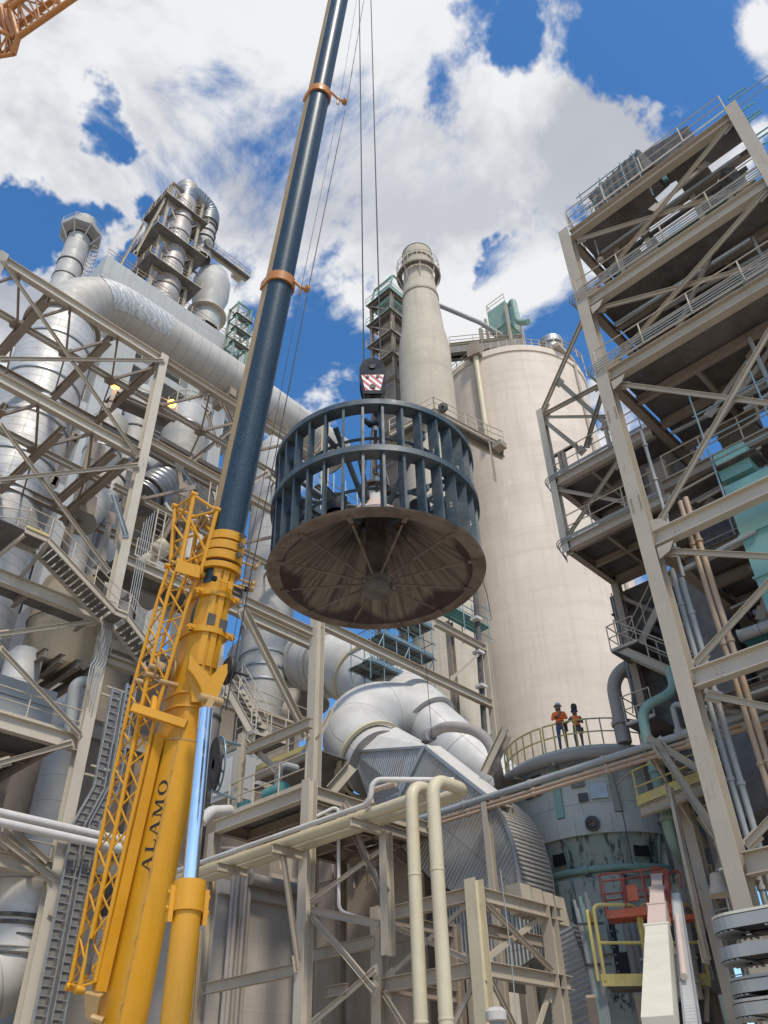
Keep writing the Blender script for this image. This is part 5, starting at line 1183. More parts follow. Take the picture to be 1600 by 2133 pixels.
# thin guy lines hanging in front
for k,(a,b,lab) in enumerate((((1042,1810,21),(1078,2140,21),'thin tag line hanging across the front steel frame'),((1268,1575,27),(1318,1800,27),'thin tag line hanging down the face of the mill'),((865,1180,15),(900,1540,24),'thin tag line under the right of the rotor'),((1000,1190,16),(1024,1290,20),'thin tag line beside the rotor and the silo'))):
    t=thing('tag_line',lab,'rope',pD(a[2],a[0],a[1])); MB().tube([pD(a[2],a[0],a[1]),pD((a[2]+b[2])/2,(a[0]+b[0])/2+3,(a[1]+b[1])/2),pD(b[2],b[0],b[1])],.012*a[2]/20,5).build('line','rope' if k!=0 else 'grey_pipe',t)
# ================================================================== CREAM PIPES AND RACK
def vxy(d,px,py): q=pD(d,px,py); return q.x,q.y
va_=pD(20.5,900,1622); vb_=pD(20.8,856,1634); 
for k,(q,dx,r,lab) in enumerate(((va_,1.35,.165,'right one of the two tall cream pipes, with the wide bend at its top'),(vb_,.85,.16,'left one of the two tall cream pipes, with the short bend behind its neighbour'))):
    t=thing('cream_pipe',lab,'pipe',(q.x,q.y,0),'tall cream pipes')
    MB().tube([(q.x,q.y,0),(q.x,q.y,q.z),(q.x+dx,q.y-.05,q.z),(q.x+dx,q.y+13.5,q.z-.02)],r,18,bend=.42,seg=9).build('pipe','cream_paint',t)
    for z in(q.z-2.2,q.z-5.2): MB().lathe((q.x,q.y,z),[(r,0),(r+.012,.01),(r+.012,.05),(r,.06)],18).build('weld','cream_paint',t)
zq=va_.z; xr=vb_.x+.85
t=thing('small_white_pipe','thin white pipe riding on top of the long cream pipes','pipe',(xr,va_.y+2,zq)); MB().tube([(xr-.3,vb_.y+13,zq+.12),(xr-.3,vb_.y+2.0,zq+.12),(xr-.3,vb_.y+1.9,zq+.75),(xr+1.4,vb_.y+.4,zq+.75)],.075,10,bend=.25).build('pipe','white_pipe',t)
t=thing('valve_pipe','small pink valve pipe beside the thin white pipe on the cream pipes','valve',(xr,vb_.y+2.6,zq)); MB().tube([(xr+.3,vb_.y+2.6,zq),(xr+.3,vb_.y+2.6,zq+.75),(xr+.3,vb_.y+1.6,zq+.7)],.08,10,bend=.2).build('pipe','pink_paint',t); MB().lathe((xr+.3,vb_.y+2.6,zq+.35),[(.08,0),(.15,.03),(.15,.15),(.08,.2)],12).build('valve_body','pink_paint',t); MB().tube([(xr+.3,vb_.y+2.6,zq+.7),(xr+.3,vb_.y+2.75,zq+1.05)],.03,6).build('valve_lever','dark_steel',t)
# ---- rack columns
ca=pD(26,640,1790); rk=Frame('pipe_rack','beige steel pipe rack with tall column and platforms left of the cream pipes','pipe rack',(ca.x,ca.y,0))
zk1=at(ca.x,ca.y,1638)
rk.col(ca.x,ca.y,0,zk1+.2,.36,.36,'pale_steel')
cc=pD(33,657,1450); rk.col(cc.x,cc.y,0,at(cc.x,cc.y,1290)+.2,.46,.5,'pale_steel')
YC=cc.y
for row,l in((1766,'a'),(1706,'b')): pass
z_a=zq-.32
for dy in(0,):
    rk.beam((ca.x-.2,ca.y,z_a),(xr-.6,ca.y,z_a),.26,.2); rk.brace((xr-.2,ca.y,z_a-.15),(ca.x-.2,ca.y,z_a-3.0),.16)
p8=pX(ca.x,803,1720); rk.col(p8.x,p8.y,zT-1.5,z_a,.28,.26); rk.beam((ca.x-.15,p8.y,z_a),(xr-.6,p8.y,z_a),.24,.18); 
for yy in(ca.y+2.6,): rk.beam((ca.x-.2,yy,z_a),(xr-.6,yy,z_a),.24,.18)
rk.brace(pX(ca.x,649,1878),pX(ca.x,805,1764),.12,'pale_steel'); rk.brace(pX(ca.x,650,1904),pX(ca.x,782,2062),.16); rk.brace(pX(ca.x,651,2133),pX(ca.x,784,2020),.14,'pale_steel')
rk.beam(pX(ca.x,647,1896),pX(ca.x,790,1925),.2,.16); rk.brace(pX(ca.x,715,1680),pX(ca.x,800,1860),.2,'brown_steel')
zb=pX(ca.x,640,2015).z; q=pX(ca.x,428,2070); rk.beam((ca.x,ca.y+.2,zb),(ca.x,q.y,zb),.3,.22); rk.beam((ca.x,ca.y-1.0,zb-.7),(ca.x,f1.y+.2,zb-.7),.26,.2,'brown_steel')
# platform at the first level
zp=pX(ca.x,640,1652).z; ql=pX(ca.x,450,1722)
rk.beam((ca.x,ca.y+.2,zp),(ca.x,ql.y,zp),.42,.28,'pale_steel'); rk.beam((ca.x+.2,ca.y,zp),(ca.x+6,ca.y,zp),.42,.28); rk.beam((ca.x+.2,ql.y,zp),(ca.x+6,ql.y,zp),.36,.24,'brown_steel')
rk.beam((ca.x+.25,ca.y,zp-.45),(ca.x+5,ca.y,zp-.45),.3,.2,'brown_steel')
grid(rk,ca.x+1.4,ca.x+6,ql.y,ca.y,zp-.02,3,3,.3,.18)
rk.deck([(ca.x,ql.y,zp+.22),(ca.x+6,ql.y,zp+.22),(ca.x+6,ca.y,zp+.22),(ca.x,ca.y,zp+.22)],.05)
rk.rail([(ca.x+3.2,ql.y-.6,zp+.28),(ca.x,ql.y-.6,zp+.28),(ca.x,ca.y+.2,zp+.28)],sp=1.2,r=.028,toe=.12)
c3=pX(ca.x+.2,495,1660); rk.col(c3.x,c3.y,zp+.2,pX(ca.x+.2,505,1530).z,.26,.26)
rk.col(ca.x,ql.y,0,zp-.2,.34,.3); rk.col(ca.x+6,ql.y,0,zp,.34,.3,'brown_steel'); rk.col(ca.x+6,ca.y,0,zp,.34,.3,'brown_steel')
# second level with yellow edge
zq2=pX(cc.x,640,1520).z
rk.beam(pX(ca.x+.2,516,1562),pX(ca.x+.2,648,1505),.34,.22); 
z6=pX(cc.x,600,1590).z; rk.beam((cc.x,cc.y,z6),(cc.x,cc.y+4.2,z6),.3,.2); rk.deck([(cc.x,cc.y,z6+.18),(cc.x+4,cc.y,z6+.18),(cc.x+4,cc.y+4.4,z6+.18),(cc.x,cc.y+4.4,z6+.18)]); MB().bar((cc.x-.15,cc.y+.3,z6+.3),(cc.x-.15,cc.y+4.3,z6+.3),.02,.2).build('kick_plate','yellow_rail',rk.t); rk.rail([(cc.x,cc.y+.3,z6+.25),(cc.x,cc.y+4.3,z6+.25)],sp=1.2,r=.03)
rk.brace(pX(ca.x+.4,502,1535),pX(ca.x+.4,580,1605),.2)
rk.brace(pY(YC,506,1272),pY(YC,636,1532),.34,'beige_steel')
# long beams on the column line
def ybeam(x0,r0,x1,r1,h=.42,b=.3,mat=None):
    a=pY(YC,x0,r0); b_=pY(YC,x1,r1); z=(a.z+b_.z)/2; rk.beam((a.x,YC,z),(b_.x,YC,z),h,b,mat); return z
ybeam(508,1252,650,1318,.4,.28); zl1=ybeam(668,1302,1022,1464,.44,.3); zl2=ybeam(905,1296,1012,1352,.4,.28)
cf=pY(YC,1024,1452); rk.col(cf.x,YC,0,pY(YC,1011,1338).z,.34,.34,'pale_steel')
ci=pY(YC+2,945,1420); rk.col(ci.x,YC+2,3,pY(YC+2,925,1290).z,.36,.34,'brown_steel')
rk.brace(pY(YC,1010,1352),pY(YC,940,1415),.14); rk.brace((ci.x,YC+1.8,zl1-.8),(cf.x,YC,zl1-2.0),.2,'brown_steel'); rk.brace(pY(YC,660,1540),pY(YC,690,1478),.2)
MB().tube([pY(YC+.2,990,1230),pY(YC+.2,1012,1560)],.16,8).build('cable_duct','dark_steel',rk.t)
for k in range(3): q=pY(YC+.1,992+5*k,1290+70*k); MB().box(q,.5,.5,.16).build('duct_clip','white_pipe',rk.t)
rk.brace(pD(30,1008,1610),pD(30,1052,1518),.28); rk.brace(pD(30.4,1022,1616),pD(30.4,1060,1534),.2)
# fork strut that carries the elbow
rk.brace(pD(34.5,640,1540),pD(35,660,1500),.4); rk.brace(pD(34,690,1650),pD(34,735,1598),.5); 
# stairs and rails left of the column
s0=pD(31,468,1425); s1=V((s0.x+2.6,s0.y-1.6,pD(31,520,1530).z))
flight(rk,s0,pD(31,522,1522),.8,X3,8); 
q=pD(31,532,1528); rk.deck([q,q+X3*1.6,q+X3*1.6+Y3*1.4,q+Y3*1.4]); rk.rail([q+X3*1.5,q,q+Y3*1.3],sp=.8,r=.026); rk.beam(q-Z3*.15,q+Y3*3.2-Z3*.15,.3,.2)
# clutter: pump, cabinet, reel, gooseneck pipes
t=thing('teal_pump','teal pump on the beige platform beside the rack column','pump',pD(27,582,1660)); q=pX(ca.x+.6,578,1652); MB().tube([q+Y3*.5,q-Y3*.4],.28,18).build('pump_casing','teal',t); MB().box(q+Y3*.2-Z3*.32,.6,1.3,.12).build('base','teal',t); MB().tube([q+Z3*.25,q+Z3*1.0,q+Z3*1.05+X3*.8],.14,12,bend=.25).build('outlet_pipe','grey_pipe',t)
t=thing('teal_gearbox','dark teal gearbox beside the handrail left of the teal pump','gearbox',pX(ca.x+.5,512,1690)); q=pX(ca.x+.5,514,1690); MB().box(q,.6,.8,.5).build('body','teal',t); MB().tube([q+Y3*.4,q+Y3*.9],.2,14).build('motor','dark_steel',t)
t=thing('white_cabinet','pale square cabinet behind the platform handrail','cabinet',pX(ca.x+1.5,487,1640)); q=pX(ca.x+1.5,487,1625); MB().box(q,1.0,1.3,1.7).build('body','grey_block',t); MB().box(q-X3*.52,.03,1.0,1.3).build('door','white_pipe',t)
t=thing('cable_reel','black cable reel seen edge on beside the chrome cylinder','reel',pD(25,447,1590)); q=pD(25,447,1592); ax=(ray(447,1592).normalized().cross(Z3)+ray(447,1592).normalized()*.22).normalized()
MB().lathe(q,[(.15,-.04),(.80,-.04),(.80,.04),(.15,.04)],28,ax).build('disc','black_rubber',t)
MB().lathe(q+ax*.1,[(.78,0),(.84,0),(.84,.04),(.78,.04)],28,ax).build('rim_ring','scaffold',t)
for k in range(10):
    a=k*math.pi/5; u_=ax.cross(Z3).normalized(); w_=ax.cross(u_); MB().bar(q+ax*.1,q+ax*.1+(u_*math.cos(a)+w_*math.sin(a))*.8,.03,.05).build('spoke','scaffold',t)
for s in(-1,1): MB().tube([q+Z3*.8*s,q+Z3*.85*s+X3*.9],.05,8).build('bracket','scaffold',t)
t=thing('white_vent_bend','white bent pipe next to the chrome cylinder','pipe',pD(25,440,1700)); MB().tube([pD(24.5,420,1712),pD(24.6,438,1690),pD(25.5,478,1688)],.16,12,bend=.4).build('pipe','white_pipe',t)
# concrete building with pipes
YW=pD(36,456,1832).y; wq=pY(YW,456,1832); we=pY(YW,900,1900)
cb_=thing('concrete_building','low grey concrete building with downpipes behind the pipe rack','building',(wq.x,YW,0))
MB().box(((wq.x+wq.x+13)/2,YW+6,wq.z/2),13,12,wq.z).build('wall','wall_concrete',cb_)
MB().box((wq.x+6.5,YW-.12,wq.z-.28),13.1,.24,.5).build('coping','wall_concrete',cb_)
t=thing('eaves_pipe','dusty round pipe running along the top edge of the concrete building','pipe',(wq.x,YW-.4,wq.z)); MB().tube([(wq.x+1.2,YW-.5,wq.z+.12),(wq.x+13,YW-.5,wq.z+.12)],.24,14).build('pipe','dust_pipe',t)
for k in range(4): MB().bar((wq.x+2.5+3*k,YW-.5,wq.z-.12),(wq.x+2.5+3*k,YW-.1,wq.z-.3),.1).build('bracket','brown_steel',t)
for k in range(5):
    q=pY(YW-.35-.1*(k%2),487+8.5*k,1835); t=thing('down_pipe','one of five dusty grey downpipes side by side on the concrete wall','pipe',(q.x,q.y,0),'downpipes on the concrete wall')
    MB().tube([(q.x,q.y,0),(q.x,q.y,wq.z+1.2),(q.x,q.y+1.4,wq.z+1.5)],.09,10,bend=.35).build('pipe','dust_pipe',t)
    for z in(3,7): MB().bar((q.x-.12,q.y+.05,z),(q.x+.12,q.y+.05,z),.1,.05).build('clip','brown_steel',t)
# steps and pipes seen above the wall
st=Frame('rack_stair','dark steel stair and walkways under the platform behind the cream pipes','stair',(we.x,YW,0),'brown_steel')
flight(st,pD(33,845,1775),pD(33,765,1855),.9,X3,9)
for (a,b) in(((720,1775),(850,1830)),((690,1740),(840,1760))): st.rail([pD(34,*a),pD(34,*b)],sp=1.0,r=.03); st.beam(pD(34,*a),pD(34,*b),.25,.2)
for a,b in(((690,1690),(845,1700)),((690,1722),(840,1742)),((700,1790),(800,1710)),((730,1800),(830,1760)),((780,1740),(860,1800))): st.beam(pD(32,*a),pD(32,*b),.34,.22)
st.col(*(pD(36,720,1800).xy),0,15,.5,.4); st.col(*(pD(36,820,1800).xy),0,13,.5,.4)
for k in range(5): st.tube('conduit',[pD(34+.2*k,690+22*k,1700),pD(34+.2*k,694+22*k,1850)],.04,'dust_pipe',6)
vbox('dark_casing','dark casing behind the stairs between rack and housing','casing',ca.x+7,ca.x+9,ca.y+1.5,ca.y+8,0,zp+.6,'brown_steel',4)
t=thing('bent_sample_pipe','thin white pipe dropping beside the rack column and turning right','pipe',pD(25,705,1800)); MB().tube([pD(25,660,1700),pD(25,705,1678),pD(25,706,1898),pD(25,780,1920)],.05,8,bend=.2).build('pipe','white_pipe',t)
# ================================================================== SCAFFOLD AT THE SILO FOOT
sa=pY(YC+1.2,772,1378); zs0=sa.z
sc_=thing('duct_scaffold','blue grey tube scaffold with plank decks above the silver duct elbow','scaffold',sa)
xs=[sa.x+.98*k for k in range(6)]; ys=[YC+1.2,YC+2.6]
for i,x in enumerate(xs):
    for y in ys:
        MB().tube([(x,y,zs0-.9+(.5 if i>2 else 0)),(x,y,zs0+(2.4 if i in(0,) else 4.3+.4*(i%2)))],.03,7).build('standard','scaffold',sc_)
for z in(0,.95,1.9,2.85,3.8):
    for y in ys: MB().tube([(xs[0]-.2,y,zs0+z),(xs[-1]+.3,y,zs0+z)],.027,6).build('ledger','scaffold',sc_)
    for x in xs: MB().tube([(x,ys[0]-.15,zs0+z),(x,ys[1]+.15,zs0+z)],.027,6).build('transom','scaffold',sc_)
for z,a,b in((.0,0,3),(1.9,1,5),(3.8,3,5),(-.9,3,5)):
    for k in range(5): y=ys[0]+.13+.28*k; MB().box(((xs[a]+xs[b])/2,y,zs0+z+.05),xs[b]-xs[a]+.3,.25,.05).build('plank','dark_steel' if k!=2 else 'scaffold',sc_)
    MB().box(((xs[a]+xs[b])/2,ys[0]-.05,zs0+z+.16),xs[b]-xs[a],.03,.2).build('toe_board','scaffold',sc_)
for i in(0,2,4): MB().tube([(xs[i],ys[0]-.03,zs0),(xs[i+1],ys[0]-.03,zs0+1.9)],.026,6).build('diagonal','scaffold',sc_)
# high platform of the same scaffold next to the silo
sh=thing('silo_scaffold','small teal scaffold platform beside the silo at the right edge of the rotor','scaffold',pD(40,985,1260))
q=pY(YC+.8,965,1275)
for dx in(0,1.2,2.4):
    for dy in(0,1.1): MB().tube([q+V((dx,dy,-1.2)),q+V((dx,dy,2.0))],.035,6).build('standard','scaffold',sh)
for z in(-.8,.5,1.2):
    for dy in(0,1.1): MB().tube([q+V((-1.2,dy,z)),q+V((2.7,dy,z))],.03,6).build('ledger','scaffold',sh)
for k in range(4): MB().box(q+V((.8,.15+.28*k,0)),3.6,.25,.05).build('plank','teal',sh)
# scaffold seen through the rotor bars
sg=thing('distant_scaffold','dense grey scaffold seen through the left of the rotor cage','scaffold',pD(42,690,1010))
q=pD(42,668,1060)
for i in range(5):
    for dy in(0,1.4): MB().tube([q+V((1.1*i,dy,-1.5)),q+V((1.1*i,dy,3.6))],.04,6).build('standard','scaffold',sg)
for z in(-.5,.6,1.6,2.6):
    for dy in(0,1.4): MB().tube([q+V((-.3,dy,z)),q+V((4.8,dy,z))],.035,6).build('ledger','scaffold',sg)
for z in(.1,2.0): MB().box(q+V((2.2,.7,z)),4.8,1.3,.06).build('plank','dark_steel',sg)
for i in(0,2): MB().tube([q+V((1.1*i,0,-.5)),q+V((1.1*i+2.2,0,2.6))],.035,6).build('diagonal','scaffold',sg)
ph2=thing('duct_support_building','brown steel clad building behind the pipe rack and the big duct','building',pD(47,700,1900))
qa_,qb_=pY(pD(46,620,1850).y,560,1850),pY(pD(46,620,1850).y,860,1850); hz2=pY(qa_.y,640,1655).z
MB().box(((qa_.x+qb_.x)/2,qa_.y+3,hz2/2),qb_.x-qa_.x,6,hz2).build('wall','brown_steel',ph2)
for k in range(5): MB().box((qa_.x+(qb_.x-qa_.x)*(k+.5)/5,qa_.y-.12,hz2/2),.35,.24,hz2).build('wall_column','beige_steel',ph2)
for k in range(4): MB().box(((qa_.x+qb_.x)/2,qa_.y-.1,hz2*(k+1)/4-.4),qb_.x-qa_.x,.2,.4).build('wall_beam','beige_steel',ph2)
for k in(0,2,3): MB().box((qa_.x+(qb_.x-qa_.x)*(k+1)/5,qa_.y-.06,hz2*.68),1.0,.1,2.2).build('light_panel','grey_block',ph2)
# ================================================================== TWO WORKERS
def person(label,foot,face,h,pose,top,vest,legs,hat,hatdark):
    """one skinned figure: pelvis-rooted skeleton; pose gives arm targets in (right,forward,up) metres"""
    f=face.normalized(); r=f.cross(Z3); s=h/1.75
    P=lambda a,b,c: foot+r*(a*s)+f*(b*s)+Z3*(c*s)
    vs=[];es=[];rad=[]
    def v(p,ra): vs.append(p); rad.append(ra*s); return len(vs)-1
    pel=v(P(0,0,.95),.155); wai=v(P(0,.01,1.10),.145); che=v(P(0,.02,1.32),.165); nek=v(P(0,.0,1.47),.065); es+=[(pel,wai),(wai,che),(che,nek)]
    hd0=v(P(0,.02,1.56),.085); hd1=v(P(0,.03,1.66),.095); hd2=v(P(0,.02,1.73),.06); es+=[(nek,hd0),(hd0,hd1),(hd1,hd2)]
    nose=v(P(0,.13,1.63),.016); es.append((hd1,nose))
    for sd_ in(-1,1):
        k=0 if sd_<0 else 1
        hip=v(P(.1*sd_,0,.88),.098); kn=v(P(.115*sd_+pose['knee'][k]*.5,.05,.50),.066); an_=v(P(.12*sd_,-.02,.09),.048); to=v(P(.14*sd_,.15,.05),.04); es+=[(pel,hip),(hip,kn),(kn,an_),(an_,to)]
        sh_=v(P(.19*sd_,0,1.41),.072); el=v(P(*pose['el'][k]),.05); wr=v(P(*pose['wr'][k]),.036); pa=v(P(*pose['ha'][k]),.036); es+=[(che,sh_),(sh_,el),(el,wr),(wr,pa)]
        d=(vs[pa]-vs[wr]).normalized(); sdv=d.cross(f).normalized() if abs(d.dot(f))<.9 else r
        for i_ in range(4):
            off=(i_-1.5)*.022*s; a_=v(vs[pa]+d*(.045*s)+sdv*off,.009); b_=v(vs[pa]+d*((.085-.008*abs(i_-1.3))*s)+sdv*off*1.1-Z3*.015*s,.008); es+=[(pa,a_),(a_,b_)]
        th=v(vs[wr]+d*.03*s+sdv*.045*s,.01); th2=v(vs[wr]+d*.07*s+sdv*.055*s,.009); es+=[(wr,th),(th,th2)]
    me=bpy.data.meshes.new('person'); me.from_pydata(vs,es,[]); o=bpy.data.objects.new('person_tmp',me); COL.objects.link(o)
    m=o.modifiers.new('s','SKIN'); 
    for i,sv in enumerate(me.skin_vertices[0].data): sv.radius=(rad[i],rad[i]); sv.use_root=(i==0)
    sb=o.modifiers.new('u','SUBSURF'); sb.levels=2; sb.render_levels=2
    bpy.context.view_layer.update(); m2=bpy.data.meshes.new_from_object(o.evaluated_get(bpy.context.evaluated_depsgraph_get())); bpy.data.objects.remove(o)
    for mt in('skin',top,vest,legs,'black_rubber'): m2.materials.append(MATS[mt])
    for p in m2.polygons:
        q=(p.center-foot); z=q.z/s; x=q.dot(r)/s; mi=0
        hand=min((p.center-P(*pose['ha'][0])).length,(p.center-P(*pose['ha'][1])).length)<.11*s
        if hand: mi=4 if pose.get('gloves') else 0
        elif z<.12: mi=4
        elif z<.93: mi=3
        elif z<1.47:
            mi=2 if (abs(x)<.15 and z<1.46 and z>.95 and q.dot(f)/s<.17) else 1
        p.material_index=mi; p.use_smooth=True
    c=foot.copy(); 
    for vv in m2.vertices: vv.co-=c
    po=bpy.data.objects.new('person',m2); COL.objects.link(po); po.location=c; WP[po.name]=c; tag(po,label,'person','workers on the mill')
    hc=P(0,.02,1.665)
    MB().lathe(hc,[(.155*s,.02*s),(.118*s,.03*s),(.118*s,.08*s),(.09*s,.135*s),(.03*s,.16*s)],20,Z3+f*(-.1),capt=True).build('hard_hat',hat,po)
    mb=MB()
    for sx in(-.036,.036): mb.box(P(sx,.115,1.655),.05*s,.03*s,.03*s,r,f,Z3)
    mb.build('safety_glasses','black_paint',po)
    MB().lathe(P(0,.0,1.545),[(.075*s,-.04*s),(.098*s,.0),(.10*s,.05*s),(.09*s,.07*s)],16,Z3,).build('beard' if not hatdark else 'face_cover','black_paint' if hatdark else 'rust_dark',po)
    if hatdark: # raised welding mask
        MB().poly([P(-.12,.10,1.74),P(.12,.10,1.74),P(.13,.13,1.86),P(.09,.12,1.98),P(0,.12,2.01),P(-.09,.12,1.98),P(-.13,.13,1.86)],f*(-.09*s)).build('welding_mask','black_paint',po); MB().box(P(0,.13,1.67),.2*s,.03*s,.07*s,r,f,Z3).build('goggles','denim',po)
    mb=MB()
    for z in(1.02,1.2): mb.lathe(P(0,.012,z),[(.172*s,0),(.172*s,.045*s)],18)
    mb.build('reflective_band','lift_red' if not hatdark else 'rail_paint',po)
    MB().lathe(P(0,0,.93),[(.168*s,0),(.172*s,.06*s)],18).build('tool_belt','black_rubber',po); MB().box(P(-.2,0,.82),.09*s,.14*s,.22*s,r,f,Z3).build('tool_pouch','rust_dark',po)
    return po
g1=pZ(zpl+.03,1176,1563); g2_=pZ(zpl+.03,1210,1561)
cdir_=V((-g1.x,-g1.y,0)).normalized()
h1=at(g1.x,g1.y,1468)-zpl; h2=at(g2_.x,g2_.y,1478)-zpl; h1=min(h1,1.95); h2=min(h2,1.9)
person('worker in bright orange shirt and white hard hat with folded arms on the mill top',g1,cdir_,h1*.98,dict(knee=(0,0),el=((-.27,.05,1.16),(.27,.05,1.16)),wr=((-.02,.22,1.20),(.0,.24,1.27)),ha=((.09,.21,1.22),(-.06,.23,1.34))),'hi_vis','hi_vis','denim','hat_white',False)
person('worker in grey shirt and orange vest with raised black welding mask leaning on the rail',g2_,(cdir_+V((.12,-.05,0))),h2*.97,dict(knee=(0,.06),el=((-.27,.02,1.15),(.36,.1,1.18)),wr=((-.14,.24,1.12),(.50,.24,1.04)),ha=((-.08,.30,1.09),(.55,.29,1.02)),gloves=True),'grey_cloth','hi_vis','grey_cloth','black_paint',True)
# ================================================================== LEFT PIPE BRIDGE / STEEL STRUCTURE
YL=32.4; XL=15.66; XL0=5.5
pl=lambda px,py,dy=0: pY(YL+dy,px,py)
LZ=[39.75,32.1,21.75,15.55]
z5=pl(60,1800).z; LZ.append(z5)
xe=pl(682,900).x
lf=Frame('steel_pipe_bridge','large beige steel framework with trusses and stairs on the left','steelwork',(XL,YL,0))
lf.col(XL,YL+.2,0,40.2,.46,.5,'pale_steel',up=Y3); lf.col(XL0,YL+.2,20,40.2,.46,.46,'pale_steel',up=Y3); lf.col(xe,YL+.2,0,pl(682,866).z,.42,.42,'pale_steel',up=Y3)
def bay(x0,x1,z,h=.55,mat=None,dy=.2): lf.beam((x0+.22,YL+dy,z),(x1-.22,YL+dy,z),h,.36,mat)
bay(XL0,XL,39.75,.62,'pale_steel'); bay(XL,xe,39.9,.5); bay(XL0-3,XL,32.05,.6,'pale_steel'); bay(XL,xe,pl(465,1000).z,.5)
bay(XL0-3,XL,21.75,.62,'pale_steel'); bay(XL0,XL,15.6,.66,'pale_steel'); bay(XL0,XL,z5,.55); bay(XL,xe,pl(300,1180).z,.55); bay(XL,xe,pl(290,1395).z,.4)
# face bracing
br=[((4,544),(286,950)),((0,748),(341,752)),((0,1000),(288,970)),((0,884),(226,1190)),((0,1322),(196,1295)),((0,1352),(166,1530)),((0,1590),(150,1548)),((0,1745),(112,1832)),((206,1740),(112,1905)),((20,1726),(98,1796))]
for k,(a,b) in enumerate(br): lf.brace(pl(*a,-.06*(k%3)),pl(*b,-.06*(k%3)),.2 if k not in(7,8,9) else .24)
lf.brace(pl(202,1738,-.1),pl(136,1775,-.1),.26)
# back row and plan trusses between the rows
YB=YL+7.5
for x in(XL0,XL,xe): lf.col(x,YB,0,39.6,.4,.4,'brown_steel',up=Y3)
for z in(39.6,32,15.5,z5): lf.beam((XL0-3,YB,z),(xe if z>30 else XL,YB,z),.5,.34,'brown_steel')
def plan(z,x0,x1,n,ya,yb,inner=True):
    ym=ya+(yb-ya)*.45
    if inner: lf.beam((x0,ym,z-.05),(x1,ym,z-.05),.36,.26,'beige_steel')
    for i in range(n):
        xa=x0+(x1-x0)*i/n; xb=x0+(x1-x0)*(i+1)/n; xm=(xa+xb)/2
        lf.brace((xa,ya+.2,z-.1),(xm,ym,z-.1),.2,'brown_steel'); lf.brace((xb,ya+.2,z-.1),(xm,ym,z-.1),.2,'brown_steel')
        lf.brace((xm,ym,z-.16),(xm+ (xb-xm)*.9,yb,z-.16),.18,'brown_steel')
        MB().lathe((xm,ym,z-.26),[(.02,0),(.42,0),(.42,.03),(.02,.03)],6).build('node_plate','brown_steel',lf.t)
for z in(39.55,31.9): plan(z,XL0-2,XL,4,YL,YB); plan(z+.1,XL+.2,xe,4,YL,YB)
# heavy cross beams running away from the viewer
for px,py,h in((108,612,.75),(238,698,.6),(335,752,.55),(20,838,.5),(140,886,.5),(250,930,.5),(272,955,.55)):
    q=pl(px,py); lf.beam((q.x,YL+.45,q.z),(q.x,YB-.25,q.z),h,h*.62,'brown_steel')
# internal posts and struts seen through the bays
for a,b,w in(((182,1062,5),(205,930,5),.5),((233,1190,4),(272,985,4),.3),((205,1225,3),(232,1070,3),.3),((110,1010,6),(160,905,6),.3),((300,1190,6),(395,1010,6),.4),((390,1105,5),(372,960,5),.34),((375,1300,5),(384,1010,5),.4),((460,830,3),(492,905,3),.3),((400,960,5),(500,880,5),.3),((430,860,4),(455,930,4),.2),((575,850,2),(600,900,2),.2),((610,1000,2),(680,905,2),.3),((540,860,2),(640,960,2),.3)):
    lf.brace(pl(a[0],a[1],a[2]),pl(b[0],b[1],b[2]),w,'brown_steel' if w>.25 else None)
lf.brace(pl(235,1030,-.1),pl(262,1115,-.1),.22,'galvanised'); lf.brace(pl(380,980,.5),pl(425,1040,.5),.24,'galvanised'); lf.brace(pl(505,1015,.2),pl(560,985,.2),.28); lf.brace(pl(590,1015,.2),pl(555,985,.2),.28)
# floors
for z,x0,x1,ya,yb in((15.9,XL0-2,XL-.4,YL+.6,YB+2),(22.1,XL0-3,XL-.3,YL+.7,YL+2.2),(z5+.3,XL0-2,XL-.4,YL+.6,YB+3)):
    lf.deck([(x0,ya,z),(x1,ya,z),(x1,yb,z),(x0,yb,z)],.05)
    grid(lf,x0,x1-.3,ya,yb,z-.22,4,3 if yb-ya>3 else 1,.34,.2)
lf.rail([(XL0-2,YL+.1,15.95),(XL-.3,YL+.1,15.95)],sp=2.4,r=.03); lf.rail([(XL0-1,YL+.1,z5+.32),(XL-.3,YL+.1,z5+.32)],sp=2.4,r=.03)
lf.rail([(XL+.4,YL+.1,pl(290,1395).z+.25),(xe,YL+.1,pl(290,1395).z+.25)],sp=2,r=.03)
xm_=pl(480,1240).x; lf.rail([(XL+.6,YL,pl(300,1180).z+.4),(xm_,YL,pl(300,1180).z+.4)],sp=1.8,r=.03); lf.deck([(XL,YL+.4,pl(300,1180).z+.3),(xm_,YL+.4,pl(300,1180).z+.3),(xm_,YL+3,pl(300,1180).z+.3),(XL,YL+3,pl(300,1180).z+.3)])
# walkway high under the cream duct
zw=pl(300,830,6).z
lf.deck([pl(240,815,6),pl(365,870,6),pl(365,870,6)+Y3*1.4,pl(240,815,6)+Y3*1.4]); lf.rail([pl(240,812,6)+Z3*.1,pl(365,868,6)+Z3*.1],sp=1.5,r=.035); lf.beam(pl(240,815,6)-Z3*.2,pl(365,870,6)-Z3*.2,.35,.25,'brown_steel'); lf.beam(pl(240,815,6)-Z3*.2,pl(225,850,3)-Z3*.2,.35,.25,'brown_steel')
# ladders beside the column
for a,b,lab in((pl(330,1060,.5),pl(308,1180,.5),0),(pl(440,1000,2),pl(432,1060,2),0)):
    mb=MB(); 
    for s in(0,.5): mb.tube([a+X3*s,b+X3*s],.04,6)
    n=int((a-b).length/.35)
    for k in range(n): c=a.lerp(b,(k+.5)/n); mb.tube([c,c+X3*.5],.02,5)
    mb.build('ladder','rail_paint',lf.t)
